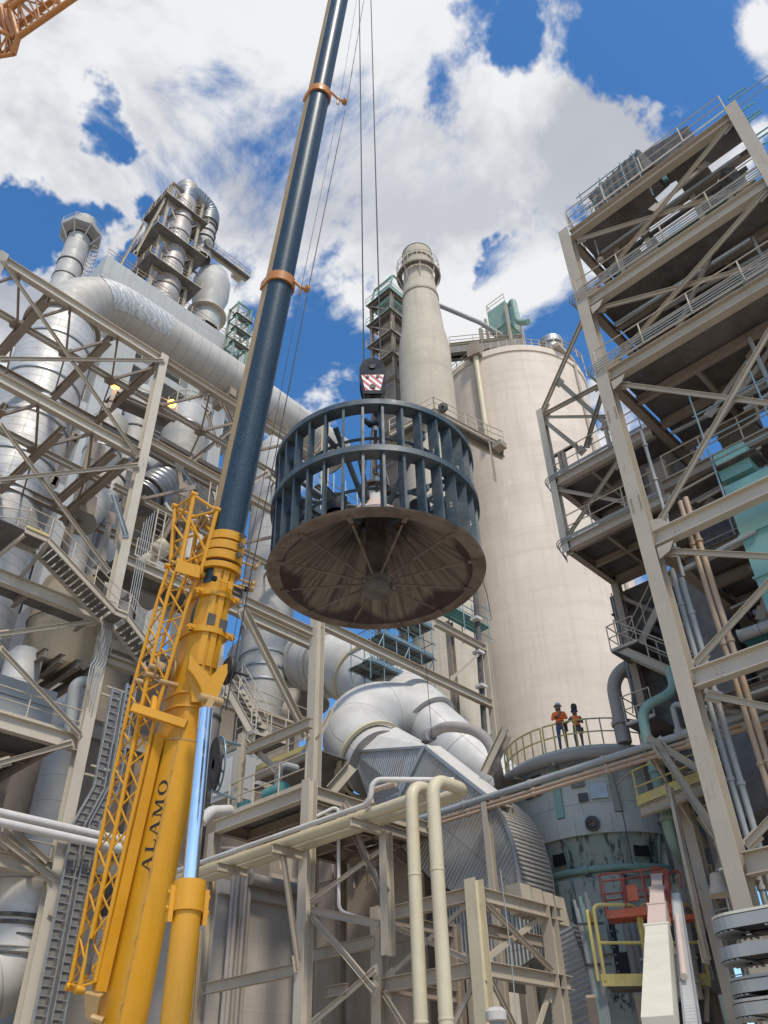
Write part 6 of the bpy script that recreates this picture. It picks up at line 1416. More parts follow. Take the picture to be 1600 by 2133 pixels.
# conduits on the column
for k in range(5): lf.tube('conduit',[V((XL+.70+.12*k,YL-.1,at(XL+.75,YL,1090-8*k))),V((XL+.70+.12*k,YL-.1,at(XL+.75,YL,1250+6*k)))],.022,'grey_pipe',6)
for k in range(5): lf.tube('conduit',[V((XL-.42+.13*k,YL-.22,at(XL,YL,1300))),V((XL-.42+.13*k,YL-.22,at(XL,YL,1385))),V((XL-.6+.13*k,YL-.3,at(XL,YL,1400))),V((XL-.6+.13*k,YL-.3,at(XL,YL,1440+9*k)))],.024,'grey_pipe',6,.1)
# lamps on posts
for px,py,lab in((241,803,'small glowing orange lamp left of the walkway under the cream duct'),(358,841,'small glowing orange lamp at the right end of the walkway under the cream duct')):
    q=pl(px,py,5.8); t=thing('orange_lamp',lab,'lamp',q); MB().lathe(q,[(.05,-.28),(.26,-.14),(.30,.06),(.18,.24),(.03,.3)],16,capb=True,capt=True).build('globe','lamp_glow',t); MB().tube([q+Z3*.3,q+Z3*.5,q+X3*.4+Z3*.5],.04,6).build('arm','dark_steel',t)
# stairs in front of the column
YS=YL-1.3; ps=lambda px,py:pY(YS,px,py)
sf_=Frame('zigzag_stair','beige steel stair with open treads zigzagging down past the left column','stair',ps(150,1180))
a=ps(52,1105);b=ps(100,1125); zt1=a.z*.5+b.z*.5; a.z=b.z=zt1
c=ps(240,1273);d=ps(264,1288); zt2=(c.z+d.z)/2; c.z=d.z=zt2; e=ps(330,1372)
W=Y3*1.15
def land(p,q):
    for s in(0,1.15): MB().chan(p+Y3*s,q+Y3*s,.3,.08*(1 if s==0 else -1),Z3).build('stringer','beige_steel',sf_.t)
    sf_.deck([p+Z3*.1,q+Z3*.1,q+W+Z3*.1,p+W+Z3*.1],.04)
    MB().rail([p+Z3*.15,q+Z3*.15],sp=.9,r=.028,toe=.12).build('railing','rail_paint',sf_.t); MB().rail([p+W+Z3*.15,q+W+Z3*.15],sp=.9,r=.028).build('railing','rail_paint',sf_.t)
land(a,b); flight(sf_,b,c,1.15,Y3,15); land(c,d); flight(sf_,d,e,1.15,Y3,8)
MB().bar(a+Z3*.2-Y3*.03,b+Z3*.2-Y3*.03,.02,.16).build('kick_plate','yellow_rail',sf_.t)
MB().rail([ps(-30,1095)+Z3*0,V((a.x,YS,zt1))],sp=1.4,r=.028).build('railing','rail_paint',sf_.t); sf_.deck([(a.x-3,YS,zt1),(a.x,YS,zt1),(a.x,YS+2.5,zt1),(a.x-3,YS+2.5,zt1)])
sf_.brace(a-Z3*.2,ps(20,1135)+Y3*1.2,.2); sf_.brace(b-Z3*.2,ps(68,1180)+Y3*1.2,.2,'brown_steel')
# vertical cable ladders right of the column
for k,(dx,lab) in enumerate(((.62,'galvanised cable ladder nearest the left column'),(1.28,'galvanised cable ladder next to the jib'))):
    t=thing('cable_ladder',lab,'cable tray',(XL+dx,YL-.3,0)); x=XL+dx; yy=YL-.35
    z_1=at(x,yy,1432-8*k); z_2=at(x,yy,1640); z_3=at(x,yy,1720)
    P=[V((x,yy,z_1)),V((x,yy,z_2)),V((x-.55,yy,z_3)),V((x-.55,yy,.3))]
    for s in(0,.46):
        mb=MB()
        for i in range(3): mb.bar(P[i]+X3*s,P[i+1]+X3*s,.05,.16,up=Y3)
        mb.build('side_rail','galvanised',t)
    for i in range(3):
        n=max(1,int((P[i+1]-P[i]).length/.30))
        for j in range(n): q=P[i].lerp(P[i+1],(j+.5)/n); MB().bar(q,q+X3*.46,.03,.04,up=Y3).build('rung','galvanised',t)
    mb=MB()
    for i in range(3): mb.bar(P[i]+X3*.2+Y3*.07,P[i+1]+X3*.2+Y3*.07,.3,.06,up=Y3)
    mb.build('cables','roof_dark',t)
    for z in(z_1-.4,z_1-4,z_1-8,3): MB().bar((x-.9 if k else x-.45,yy+.1,z),(x+.5,yy+.1,z),.08).build('bracket','beige_steel',t)
# two white pipes low on the left
for k,(p,q,lab) in enumerate((((0,1690),(232,1748),'upper one of two white pipes crossing low on the left'),((0,1716),(226,1760),'lower one of two white pipes crossing low on the left'))):
    a=pY(YL-.5-.4*k,*p); b=pY(YL-.5-.4*k,*q); z=(a.z+b.z)/2; t=thing('white_pipe',lab,'pipe',a)
    MB().tube([(a.x-2,YL-.5-.4*k,z),(b.x+1,YL-.5-.4*k,z)],.16,14).build('pipe','white_pipe',t); MB().tube([(b.x+.2,YL-.5-.4*k,z),(b.x+.55,YL-.5-.4*k,z)],.21,14).build('valve','white_pipe',t)
# ================================================================== VESSELS AND DUCTS ON THE LEFT
def vessel(name,label,cat,px,py,d,prof,mat,bands=(),bm='galvanised',n=48):
    """prof: (radius, photo row) down a vertical axis seen at px,py"""
    q=pD(d,px,py); t=thing(name,label,cat,(q.x,q.y,0)); P=[(r,at(q.x,q.y,row) if row>-900 else 0) for r,row in prof]
    MB().lathe((q.x,q.y,0),P[::-1],n).build('shell',mat,t)
    for row,r in bands: z=at(q.x,q.y,row); MB().lathe((q.x,q.y,z),[(r,0),(r+.07,0),(r+.07,.14),(r,.14)],n).build('band',bm,t)
    return t,q
tA_,qA=vessel('silver_gas_duct','big shiny banded silver vertical duct at the left edge','duct',92,800,44,[(.1,676),(2.05,678),(2.42,700),(2.42,-999)],'silver_clad',[(742,2.43),(820,2.43),(905,2.43),(985,2.43)],'galvanised',64)
MB().lathe((qA.x,qA.y,at(qA.x,qA.y,690)),[(2.3,0),(2.62,0),(2.62,.35),(2.3,.35)],48).build('collar','brown_steel',tA_)
zd=pY(qA.y,330,700).z; zc_top=at(qA.x,qA.y,690)
cd=thing('cream_gas_duct','fat cream insulated duct bending over and running behind the boom','duct',(qA.x,qA.y,zd))
xend=pY(qA.y,700,925).x
P0=V((qA.x,qA.y,zc_top-.2)); P1=V((qA.x,qA.y,zd)); P2=V((xend,qA.y,zd-.3)); rD=1.95
MB().tube([P0,P0+Z3*((zd-zc_top)*.30)],rD*1.0,40).build('riser','silver_clad',cd)
# elbow split: pale skin outside, crumpled patch on the inner bend
bend=min(4.2,(zd-zc_top)*.95)
def elbow(r,a0,a1,k0=0,k1=2*math.pi,n=40,m=12):
    c=V((qA.x+bend,qA.y,zd-bend)); vs=[];fs=[];uv=[]
    for i in range(m+1):
        a=a0+(a1-a0)*i/m; ctr=c+V((-math.cos(a)*bend,0,math.sin(a)*bend)); od=V((-math.cos(a),0,math.sin(a)))
        for j in range(n+1):
            b=k0+(k1-k0)*j/n; vs.append(ctr+(od*math.cos(b)+Y3*math.sin(b))*r)
    for i in range(m):
        for j in range(n): fs.append((i*(n+1)+j,i*(n+1)+j+1,(i+1)*(n+1)+j+1,(i+1)*(n+1)+j)); uv.append([(j*r*6.28/n,i*.6),((j+1)*r*6.28/n,i*.6),((j+1)*r*6.28/n,(i+1)*.6),(j*r*6.28/n,(i+1)*.6)])
    return MB().add(vs,fs,uv)
elbow(rD,0,math.pi/2).build('elbow','duct_cream',cd)
elbow(rD+.03,.95,math.pi/2,math.radians(225),math.radians(312),24,14).build('bright_patch','crumpled',cd)
xs_=qA.x+bend
MB().tube([(xs_,qA.y,zd),(xs_+3.0,qA.y,zd-.02)],rD+.02,40).build('joint_section','duct_cream',cd)
b0_=V((0,0,1)); mb=MB()
Pv=[[V((xs_+x,qA.y+math.sin(R(b))*-(rD+.05),zd+math.cos(R(b))*(rD+.05))) for b in range(48,136,6)] for x in [i*.3 for i in range(11)]]
for i in range(10):
    for j in range(14): mb.add([Pv[i][j],Pv[i][j+1],Pv[i+1][j+1],Pv[i+1][j]],[(0,1,2,3)])
mb.build('bright_patch','crumpled',cd)
x2e=pY(qA.y,508,812).x
MB().tube([(xs_+3.0,qA.y,zd),(x2e,qA.y,zd)],rD,40).build('straight_run','duct_cream',cd)
MB().tube([(x2e,qA.y,zd),(xend,qA.y,zd-.6)],rD*.98,40).build('far_run','duct_silver',cd)
MB().lathe((x2e,qA.y,zd),[(rD,-.3),(rD+.16,-.3),(rD+.16,.1),(rD,.1)],40,X3).build('support_ring','cream_paint',cd); MB().bar((x2e-.1,qA.y-1.2,zd-rD-1.6),(x2e-.1,qA.y-1.2,zd-rD+.4),.5,.3).build('support_leg','beige_steel',cd)
MB().lathe((xend,qA.y,zd-.6),[(rD*.98,0),(rD*.6,.6),(.1,.9)],32,X3).build('end_cap','cream_paint',cd)
for f in(.3,.62): MB().box((xs_+3+(xend-xs_)*f,qA.y,zd-rD-.3),.6,2.4,.8).build('saddle','brown_steel',cd)
# octagon stack
d_=80; qs=pD(d_,137,580)
stk=thing('steel_stack','slim pale steel stack with an octagonal crown platform at top left','chimney',(qs.x,qs.y,0)); zs_=lambda row:at(qs.x,qs.y,row)
MB().lathe((qs.x,qs.y,0),[(1.75,0),(1.68,zs_(590)),(1.45,zs_(462))],40,capt=True).build('shaft','steel_shell',stk)
for row in(500,556,586): MB().lathe((qs.x,qs.y,zs_(row)),[(1.5,0),(1.75,0),(1.75,.18),(1.5,.18)],40).build('band','dark_steel',stk)
zo=zs_(492)
MB().lathe((qs.x,qs.y,zo),[(1.6,0),(2.9,.0),(2.9,.15),(1.6,.15)],8).build('octagon_platform','grey_block',stk)
mb=MB()
for k in range(8):
    a=2*math.pi*k/8; dr=V((math.cos(a),math.sin(a),0)); mb.bar(V((qs.x,qs.y,zo))+dr*2.85,V((qs.x,qs.y,zo-2.2))+dr*1.6,.15); mb.bar(V((qs.x,qs.y,zo))+dr*2.9,V((qs.x,qs.y,zo+1.6))+dr*2.9,.1)
mb.build('platform_bracket','grey_block',stk)
MB().lathe((qs.x,qs.y,zo+.2),[(2.92,0),(2.92,.5)],8).lathe((qs.x,qs.y,zo+.9),[(2.92,0),(2.92,.12)],8).lathe((qs.x,qs.y,zo+1.5),[(2.92,0),(2.92,.12)],8).build('platform_guard','grey_block',stk)
for s in(0,.7): MB().tube([V((qs.x+1.6,qs.y-1.2+s,zs_(520))),V((qs.x+1.75,qs.y-1.2+s,zs_(640)))],.07,6).build('ladder_rail','grey_block',stk)
mb=MB()
for k in range(12): z=zs_(600)+.9*k; mb.lathe((qs.x+2.1,qs.y-.9,z),[(.55,0),(.62,0),(.62,.1),(.55,.1)],12)
mb.build('ladder_cage','grey_block',stk)
# preheater building
dp=72; qp=pD(dp,440,700); YP=qp.y
pp=lambda px,py,dy=0:pY(YP+dy,px,py)
ph=thing('preheater_building','pale concrete preheater building with dark open floors behind the cream duct','building',(pp(400,700).x,YP,0))
xl,xr_=pp(215,560).x,pp(530,735).x; zt0=pp(372,632).z; zb0_=zt0-4.0
MB().box(((xl+xr_)/2,YP+7,(zt0+zb0_)/2),xr_-xl,14,zt0-zb0_).build('upper_floor_wall','tower_concrete',ph)
xb1=pp(305,560).x; zt2_=pp(262,572).z
MB().box(((xl+xb1)/2,YP+6,(zt2_+zt0)/2+.01),xb1-xl,10,zt2_-zt0-.02).build('stair_head_wall','tower_concrete',ph)
MB().box((pp(262,560).x+1,YP+5,zt2_+1.2),3.2,6,2.4).build('roof_hut','grey_block',ph)
for f in(.02,.20,.42,.64,.82,.98): MB().box((xl+(xr_-xl)*f,YP+1.2,zb0_/2-.01),1.6 if f not in(.20,) else 3.6,2.2,zb0_-.02).build('concrete_column','tower_concrete',ph)
MB().box(((xl+xr_)/2,YP+13.6,zb0_/2),xr_-xl-.6,.5,zb0_-.1).build('back_wall','dark_steel',ph)  # dark colour stands in for the shade inside the open floors
for z in(zb0_-9,zb0_-19,zb0_-30): MB().box(((xl+xr_)/2,YP+7,z),xr_-xl+1.6,13,1.1).build('floor_slab','tower_concrete',ph); MB().rail([(xl-.6,YP+.4,z+.6),(xr_+.6,YP+.4,z+.6)],h=1.3,sp=2.5,r=.05).build('railing','rail_paint',ph)
MB().rail([(xl,YP+.1,zt0),(xr_,YP+.1,zt0)],h=1.3,sp=2,r=.05).build('railing','rail_paint',ph)
# vertical ducts with goose neck over the preheater
qd=pD(71,335,645); zdn=lambda row:at(qd.x,qd.y,row)
gn=thing('gooseneck_duct','rusty silver duct rising and bending over in a ribbed gooseneck above the preheater','duct',(qd.x,qd.y,zdn(680)))
zg_=zdn(425); q2n=pD(73.5,426,500)
MB().lathe((qd.x,qd.y,0),[(1.9,zdn(700)),(1.9,zdn(590)),(1.7,zdn(560)),(1.7,zg_)],36).build('riser','rust_shell',gn)
for row in(612,558,498,470): MB().lathe((qd.x,qd.y,zdn(row)),[(1.6,0),(1.97 if row>600 else 1.78,0),(1.97 if row>600 else 1.78,.2),(1.6,.2)],36).build('band','dark_steel',gn)
ztop=zdn(398)
MB().tube([(qd.x,qd.y,zg_),(qd.x,qd.y,ztop),(q2n.x,q2n.y,ztop),(q2n.x,q2n.y,at(q2n.x,q2n.y,470))],1.62,36,bend=2.2,seg=16).build('bend','ribbed',gn)
MB().lathe((q2n.x,q2n.y,0),[(1.35,at(q2n.x,q2n.y,540)),(1.3,at(q2n.x,q2n.y,470))],32).build('downcomer','steel_shell',gn)
MB().lathe((qd.x,qd.y,ztop-1.0),[(1.58,0),(1.62,.3),(1.6,1.5)],30).build('rust_cap','rust_shell',gn)
dv=(V((q2n.x,q2n.y,0))-V((qd.x,qd.y,0))).normalized()
for row in(455,478,492,505): MB().lathe((q2n.x,q2n.y,at(q2n.x,q2n.y,row)),[(1.3,0),(1.5,0),(1.5,.12),(1.3,.12)],32).build('rib','dark_steel',gn)
MB().lathe(V((q2n.x,q2n.y,at(q2n.x,q2n.y,525)))+V((-.2,-1.5,0)),[(.1,0),(.75,0),(.75,.3),(.1,.3)],24,V((.2,-1,0))).build('manhole','roof_dark',gn)
gf_=Frame('gooseneck_steelwork','rusty beige braced steel frame round the gooseneck duct','frame',(qd.x,qd.y,zt0),'brown_steel')
hw=2.5; qd=qd+V((-.3,1.3,0))
zf=[zdn(604),zdn(540),zdn(468),zdn(430)]
for sx in(-1,1):
    for sy in(-1,1): gf_.col(qd.x+hw*sx,qd.y+hw*sy,zt0 if sx<2 else zf[0],zf[3]+.6,.36,.34,'beige_steel')
for i,z in enumerate(zf):
    for s in(-1,1): gf_.beam((qd.x-hw,qd.y+hw*s,z),(qd.x+hw,qd.y+hw*s,z),.4,.26); gf_.beam((qd.x+hw*s,qd.y-hw,z),(qd.x+hw*s,qd.y+hw,z),.4,.26)
    e_=.9+.5*(i<2)
    if i<3:
        for a,b in(((-1,-1),(1,-1)),((-1,1),(-1,-1))):
            gf_.brace((qd.x+hw*a[0],qd.y+hw*a[1],z),(qd.x+hw*b[0],qd.y+hw*b[1],zf[i+1]),.22,'beige_steel'); gf_.brace((qd.x+hw*b[0],qd.y+hw*b[1],z),(qd.x+hw*a[0],qd.y+hw*a[1],zf[i+1]),.22,'beige_steel')
        for p,q in(((-hw-e_,-hw-e_),(-2.0,hw)),((2.0,-hw-e_),(hw+e_,hw)),((-2.0,-hw-e_),(2.0,-2.3))):
            gf_.deck([(qd.x+p[0],qd.y+p[1],z+.25),(qd.x+q[0],qd.y+p[1],z+.25),(qd.x+q[0],qd.y+q[1],z+.25),(qd.x+p[0],qd.y+q[1],z+.25)],.08)
        gf_.rail([(qd.x+hw+e_,qd.y-hw-e_,z+.3),(qd.x-hw-e_,qd.y-hw-e_,z+.3),(qd.x-hw-e_,qd.y+hw,z+.3)],h=1.3,sp=1.5,r=.05)
gf_.brace((qd.x-hw-2.6,qd.y-hw,zf[0]),(qd.x-hw,qd.y-hw,zf[3]),.3,'beige_steel'); gf_.brace((qd.x-hw-2.6,qd.y+hw,zf[0]),(qd.x-hw,qd.y+hw,zf[3]),.3,'beige_steel'); gf_.brace((qd.x-hw-2.0,qd.y-hw,zf[1]),(qd.x-hw-1,qd.y+hw,zf[2]),.2,'beige_steel')
t,qv=vessel('cyclone_vessel','pale grey cyclone vessel with a wide domed top on the preheater roof','vessel',440,600,76,[(.3,566),(1.4,568),(2.1,575),(2.6,592),(2.6,618),(2.0,642),(2.0,690)],'steel_shell',[(640,1.96)],'rail_paint')
MB().lathe((qv.x,qv.y,at(qv.x,qv.y,660)),[(1.9,0),(2.7,0),(2.7,.15),(1.9,.15)],32).build('walkway_ring','rail_paint',t)
vf=Frame('vessel_platform','beige railed platform round the top of the pale cyclone vessel','platform',(qv.x,qv.y,at(qv.x,qv.y,553)))
zv=at(qv.x,qv.y,566); 
for s in(-1,1): vf.beam((qv.x-3.4,qv.y+2*s,zv),(qv.x+4.2,qv.y+2*s,zv),.4,.25); 
vf.deck([(qv.x-3.4,qv.y-2.8,zv+.2),(qv.x+4.4,qv.y-2.8,zv+.2),(qv.x+4.4,qv.y-1.9,zv+.2),(qv.x-3.4,qv.y-1.9,zv+.2)]); vf.rail([(qv.x+4.4,qv.y+1,zv+.25),(qv.x+4.4,qv.y-2.8,zv+.25),(qv.x-3.4,qv.y-2.8,zv+.25)],h=1.4,sp=1.4,r=.05)
MB().box((qv.x+3,qv.y-1.5,zv+1.0),1.4,1.2,1.8).build('lift_box','rail_paint',vf.t)
gs_=Frame('mint_stair_tower','mint green stair frame at the right end of the preheater','stair tower',pD(70,495,680),'mint')
qg=pD(70,492,720); zg0=at(qg.x,qg.y,735)
for sx in(-1.0,1.0):
    for sy in(-.9,.9): gs_.col(qg.x+sx,qg.y+sy,zg0-4,at(qg.x,qg.y,645),.24,.22)
for row in(648,672,700,728):
    z=at(qg.x,qg.y,row)
    for s in(-1,1): gs_.beam((qg.x-1,qg.y+.9*s,z),(qg.x+1,qg.y+.9*s,z),.2,.15); gs_.beam((qg.x+1*s,qg.y-.9,z),(qg.x+1*s,qg.y+.9,z),.2,.15)
    if row>650: gs_.deck([(qg.x-1.3,qg.y-1.2,z),(qg.x+1.3,qg.y-1.2,z),(qg.x+1.3,qg.y-.2,z),(qg.x-1.3,qg.y-.2,z)],mat='grating'); gs_.rail([(qg.x+1.3,qg.y-1.2,z),(qg.x-1.3,qg.y-1.2,z),(qg.x-1.3,qg.y+.9,z)],sp=1.2,r=.04)
    gs_.brace((qg.x-1,qg.y-.9,z-2.2),(qg.x+1,qg.y-.9,z),.12)
# vessels behind the trusses
vessel('silver_downcomer','slim bright silver vertical duct behind the white column','duct',287,880,56,[(1.25,820),(1.25,-999)],'steel_shell',[(905,1.25),(840,1.25)],'dark_steel')
t,q_=vessel('round_bin','beige grey round bin with conical base behind the boom','bin',388,880,57,[(.2,846),(1.2,850),(1.95,868),(1.95,920),(1.9,960),(.7,1040)],'steel_shell',[(905,1.96)])
MB().rail([V((q_.x+2*math.cos(a*.6),q_.y+2*math.sin(a*.6),at(q_.x,q_.y,866))) for a in range(4,10)],h=1.3,sp=1.6,r=.05).build('railing','rail_paint',t)
t=thing('bin_support','tan steel wall plates under the round bin left of the boom','casing',pD(53,390,960)); q=pD(53,380,905); MB().box((q.x+1.2,q.y+2,q.z-5),6.0,4.0,6.0).build('plate_wall','beige_steel',t); MB().box((q.x+1.2,q.y+2,q.z-1.7),6.3,4.3,.4).build('top_flange','brown_steel',t)
t=thing('inclined_duct','cream inclined duct rising behind the white column','duct',pD(44,190,1050)); P=[pD(43,165,1085),pD(44,205,1035),pD(46,262,985),pD(48,320,965)]; MB().tube(P,1.05,28,bend=2).build('shell','duct_cream',t); d=(P[2]-P[1]).normalized(); MB().lathe(P[1].lerp(P[2],.4),[(1.06,0),(1.16,0),(1.16,.15),(1.06,.15)],28,d).build('band','dark_steel',t)
t=thing('dark_chute','dark grey ribbed chute sloping between column and jib head','chute',pD(46,330,1010)); MB().tube([pD(45,290,1040),pD(47,362,985)],1.25,24).build('shell','ribbed',t); MB().lathe(pD(45.2,300,1032),[(1.26,0),(1.4,0),(1.4,.2),(1.26,.2)],24,(pD(47,362,985)-pD(45,290,1040)).normalized()).build('flange','dark_steel',t)
t=thing('dark_drum','large dark drum end behind the jib head','drum',pD(50,395,1030)); MB().lathe(pD(50,395,1035),[(.1,0),(2.0,0),(2.0,4)],36,V((.3,1,.1))).build('shell','dark_steel',t); MB().lathe(pD(50,395,1035),[(1.9,-.08),(2.1,-.08),(2.1,.12),(1.9,.12)],36,V((.3,1,.1))).build('rim','duct_silver',t)
vessel('tall_cyclone','tall silver cyclone with conical foot between boom and rotor','cyclone',562,1220,48,[(1.2,925),(1.78,945),(1.78,1120),(1.80,1230),(1.52,1375),(1.46,1432),(1.46,1450),(.55,1580),(.5,1640)],'steel_shell',[(1318,1.66),(1376,1.53),(1405,1.5),(1434,1.47)])
vessel('grey_bin','pale grey bin behind the stair near the jib','bin',210,960,55,[(1.5,880),(1.5,1010),(.9,1100),(.8,1200)],'steel_shell',[(950,1.5)])
t,qh=vessel('tan_hopper','tan conical hopper hanging under the left stair','hopper',141,1300,43,[(1.75,1225),(2.02,1262),(2.02,1312),(1.38,1398)],'hopper_tan',[(1312,2.02)],'hopper_tan')
for k in range(4): 
    z=at(qh.x,qh.y,1400)-.2; MB().ib((qh.x-1.6+.9*k,qh.y-2,z),(qh.x-1.6+.9*k,qh.y+3,z),.5,.3).build('support_beam','brown_steel',t)
t=thing('grey_bend_pipe','blue grey pipe bend under the tan hopper','pipe',pD(41,155,1450)); MB().tube([pD(41,142,1545),pD(41,156,1418),pD(41.5,200,1424)],.30,16,bend=.8).build('pipe','grey_pipe',t)
vessel('lower_gas_duct','grey cylinder low at the left edge above the white elbow','duct',42,1880,38,[(1.45,1810),(1.45,1985)],'duct_silver',[(1940,1.46),(1925,1.46)],'dark_steel')
t=thing('white_elbow','fat pale banded elbow at the bottom left corner','duct',pD(38,30,2010)); q=pD(38,38,1950)
E_=[V((q.x,q.y,at(q.x,q.y,1950))),V((q.x,q.y,at(q.x,q.y,2035))),V((q.x-4.5,q.y+.8,at(q.x,q.y,2110)))]
MB().tube(E_,1.36,36,bend=2.2,seg=10).build('shell','duct_cream',t)
for row in(1962,2000): MB().lathe((q.x,q.y,at(q.x,q.y,row)),[(1.36,0),(1.45,0),(1.45,.08),(1.36,.08)],36).build('band','dark_steel',t)
vbox('base_block','grey concrete block behind the foot of the jib','block',qA.x+3.5,qA.x+8,YL+1,YL+5,0,3.4,'wall_concrete',0)
vbox('grey_fan_casing','grey sloped fan casing on the floor below the tan hopper','fan casing',XL-3.8,XL-.6,YL+2.4,YL+5.4,16.0,18.6,'grey_pipe',1)
# pale office like steel panels seen between the floors
pn=thing('process_hall','brown sheeted process hall closing the view behind the left steelwork','building',(8,52,0))
MB().box((10,56,13),44,8,26).build('wall','brown_steel',pn)
for k in range(9): MB().box((-8+4.6*k,51.9,13),.5,.25,26).build('wall_rib','dark_steel',pn)
for z in(8,16.5,25): MB().box((10,51.85,z),44,.3,.9).build('floor_band','beige_steel',pn)
for k,(x,z,w_,h_) in enumerate(((2,20,2.2,3),(6.5,20.3,1.4,3.4),(11,12,2.4,3),(4,4,3,3.4),(14,20,2,3),(17,12,2,3))): MB().box((x,51.88,z),w_,.22,h_).build('light_panel','grey_block',pn)
# extra machinery between the floors
for k,(px,py,d,r,h_,mat,lab) in enumerate(((30,1450,42,.9,5,'steel_shell','slim pale tank on the left floor behind the handrail'),(430,1500,34,.55,6,'dust_pipe','dusty pipe stack behind the chrome cylinder'),(395,1180,46,.8,5,'duct_silver','short silver duct behind the jib head'),(262,1260,42,.5,4,'grey_block','pale vertical duct behind the stair landing'))):
    q=pD(d,px,py); t=thing('vertical_duct',lab,'duct',(q.x,q.y,q.z-h_/2)); MB().lathe((q.x,q.y,q.z-h_/2),[(r*.6,0),(r,.4),(r,h_-.4),(r*.7,h_)],24,capb=True,capt=True).build('shell',mat,t); MB().lathe((q.x,q.y,q.z),[(r,0),(r+.08,0),(r+.08,.12),(r,.12)],24).build('band','dark_steel',t)
eq=thing('platform_equipment','grey gearbox and motor on the landing behind the jib','gearbox',pD(40,300,1235)); q=pD(40,300,1232); MB().box(q,1.8,1.4,1.1).build('gearbox','grey_block',eq); MB().tube([q+X3*.9,q+X3*2.0],.42,18).build('motor','grey_pipe',eq); MB().box(pD(40,232,1165),1.4,1.2,1.2).build('control_box','grey_block',eq)
cvp=thing('cream_nozzle','cream nozzle pipe on the beam left of the jib head','pipe',pD(41,320,1150)); MB().tube([pD(41,293,1172),pD(41,325,1150)],.28,16).build('pipe','cream_paint',cvp); MB().tube([pD(41,322,1152),pD(41,345,1137)],.55,18).build('housing','cream_paint',cvp)

ph3=thing('back_hall','brown sheeted hall far behind the big silver duct','building',(33,55,0))
MB().box((33,58,17),26,8,34).build('wall','brown_steel',ph3)
for k in range(7): MB().box((21+4*k,53.9,17),.5,.25,33.9).build('wall_rib','dark_steel',ph3)
for z in(10,18,26,33): MB().box((33,53.85,z),26,.3,.8).build('floor_band','beige_steel',ph3)
for k,(x,z) in enumerate(((24,29),(31,22),(35,29.5),(28,14))): MB().box((x,53.88,z),2.4,.2,2.6).build('light_panel','grey_block',ph3)
# ================================================================== GROUND, SKY, SUN
mb=MB(); mb.quad((-400,-400,0),(600,-400,0),(600,600,0),(-400,600,0),.2); g=mb.build('ground','ground_dust'); g['label']='pale dusty concrete yard'; struct(g)
SUN_AZ=R(244); SUN_EL=R(54)
sd=V((math.cos(SUN_EL)*math.cos(SUN_AZ),math.cos(SUN_EL)*math.sin(SUN_AZ),math.sin(SUN_EL)))
sl_=bpy.data.lights.new('sun','SUN'); so=bpy.data.objects.new('sun',sl_); COL.objects.link(so)
sl_.energy=2.4; sl_.angle=R(7); sl_.color=(1,.93,.80); so.rotation_euler=sd.to_track_quat('Z','Y').to_euler(); so.location=(0,0,120)
w=bpy.data.worlds.new('World'); sc.world=w; w.use_nodes=True; t=w.node_tree; bg=t.nodes['Background']
class WT(NT):
    def __init__(s,t): s.t=t
T=WT(t)
sky=T.n('ShaderNodeTexSky',sky_type='NISHITA'); sky.sun_disc=False; sky.sun_elevation=SUN_EL; sky.sun_rotation=math.pi/2-SUN_AZ
sky.air_density=1.0; sky.dust_density=.5; sky.ozone_density=2.2; sky.altitude=200
tc=T.n('ShaderNodeTexCoord'); dirv=tc.outputs['Generated']
sp=T.n('ShaderNodeSeparateXYZ'); T.l(dirv,sp.inputs[0])
zz=T.math('MAXIMUM',sp.outputs[2],.02); zz=T.math('ADD',zz,.12)
cb=T.n('ShaderNodeCombineXYZ'); T.l(T.math('DIVIDE',sp.outputs[0],zz),cb.inputs[0]); T.l(T.math('DIVIDE',sp.outputs[1],zz),cb.inputs[1])
pl=cb.outputs[0]
def cloudnoise(off,scale,det=9,rough=.58,dist=.25):
    mp=T.n('ShaderNodeMapping'); mp.inputs['Location'].default_value=off; T.l(pl,mp.inputs['Vector'])
    nz=T.n('ShaderNodeTexNoise'); nz.inputs['Scale'].default_value=scale; nz.inputs['Detail'].default_value=det; nz.inputs['Roughness'].default_value=rough; nz.inputs['Distortion'].default_value=dist
    T.l(mp.outputs[0],nz.inputs['Vector']); return nz.outputs['Fac']
n0=cloudnoise((3.1,1.7,0),3.2,10,.6,.35)
n1=cloudnoise((3.1+.05,1.7+.13,0),3.2,6,.55,.35)      # same field, shifted towards the sun
# broad banks of cloud and clear lanes, as directions in the sky: (px,py,half-angle deg,amount)
LOBES=[(120,60,11,.36),(330,250,13,.40),(620,120,13,.36),(560,330,11,.36),(840,140,8,.34),(800,400,8,.36),(880,530,5,.36),(700,540,5,.34),(980,260,5,.30),(1090,330,6.5,.46),(1170,420,5,.40),(1210,320,6,.42),(1335,245,5.0,1.0),(1425,200,3.2,1.0),(1240,280,4,.4),(1010,430,5,.4),(100,330,9,.46),(350,420,5,.22),(470,440,5,.22),(500,540,2.6,.24),(620,790,2.2,.40),(30,640,3.5,.46),(100,560,2.4,.2),(1240,60,2.2,.30),(1045,110,1.6,.26),(705,775,1.6,.26),(1090,170,1.8,.22),(1225,790,1.4,.24),(560,740,1.6,.3),(1020,560,3,.24),(940,590,3,.2),
 (205,165,1.5,-.42),(262,490,1.5,-.55),(38,462,1.7,-.60),(1525,70,3.6,-.5),(1330,50,2.4,-.4),(1400,30,2.5,-.2),(1130,90,1.8,-.25),(640,680,3.2,-.34),(700,720,3,-.3),(1125,610,3.2,-.9),(1060,520,1.6,-.22),(440,575,1.6,-.22),(1040,40,1.8,-.40),(215,600,1.6,-.3),(780,30,1.0,-.3),(980,200,1.0,-.2),(330,560,2,-.2)]
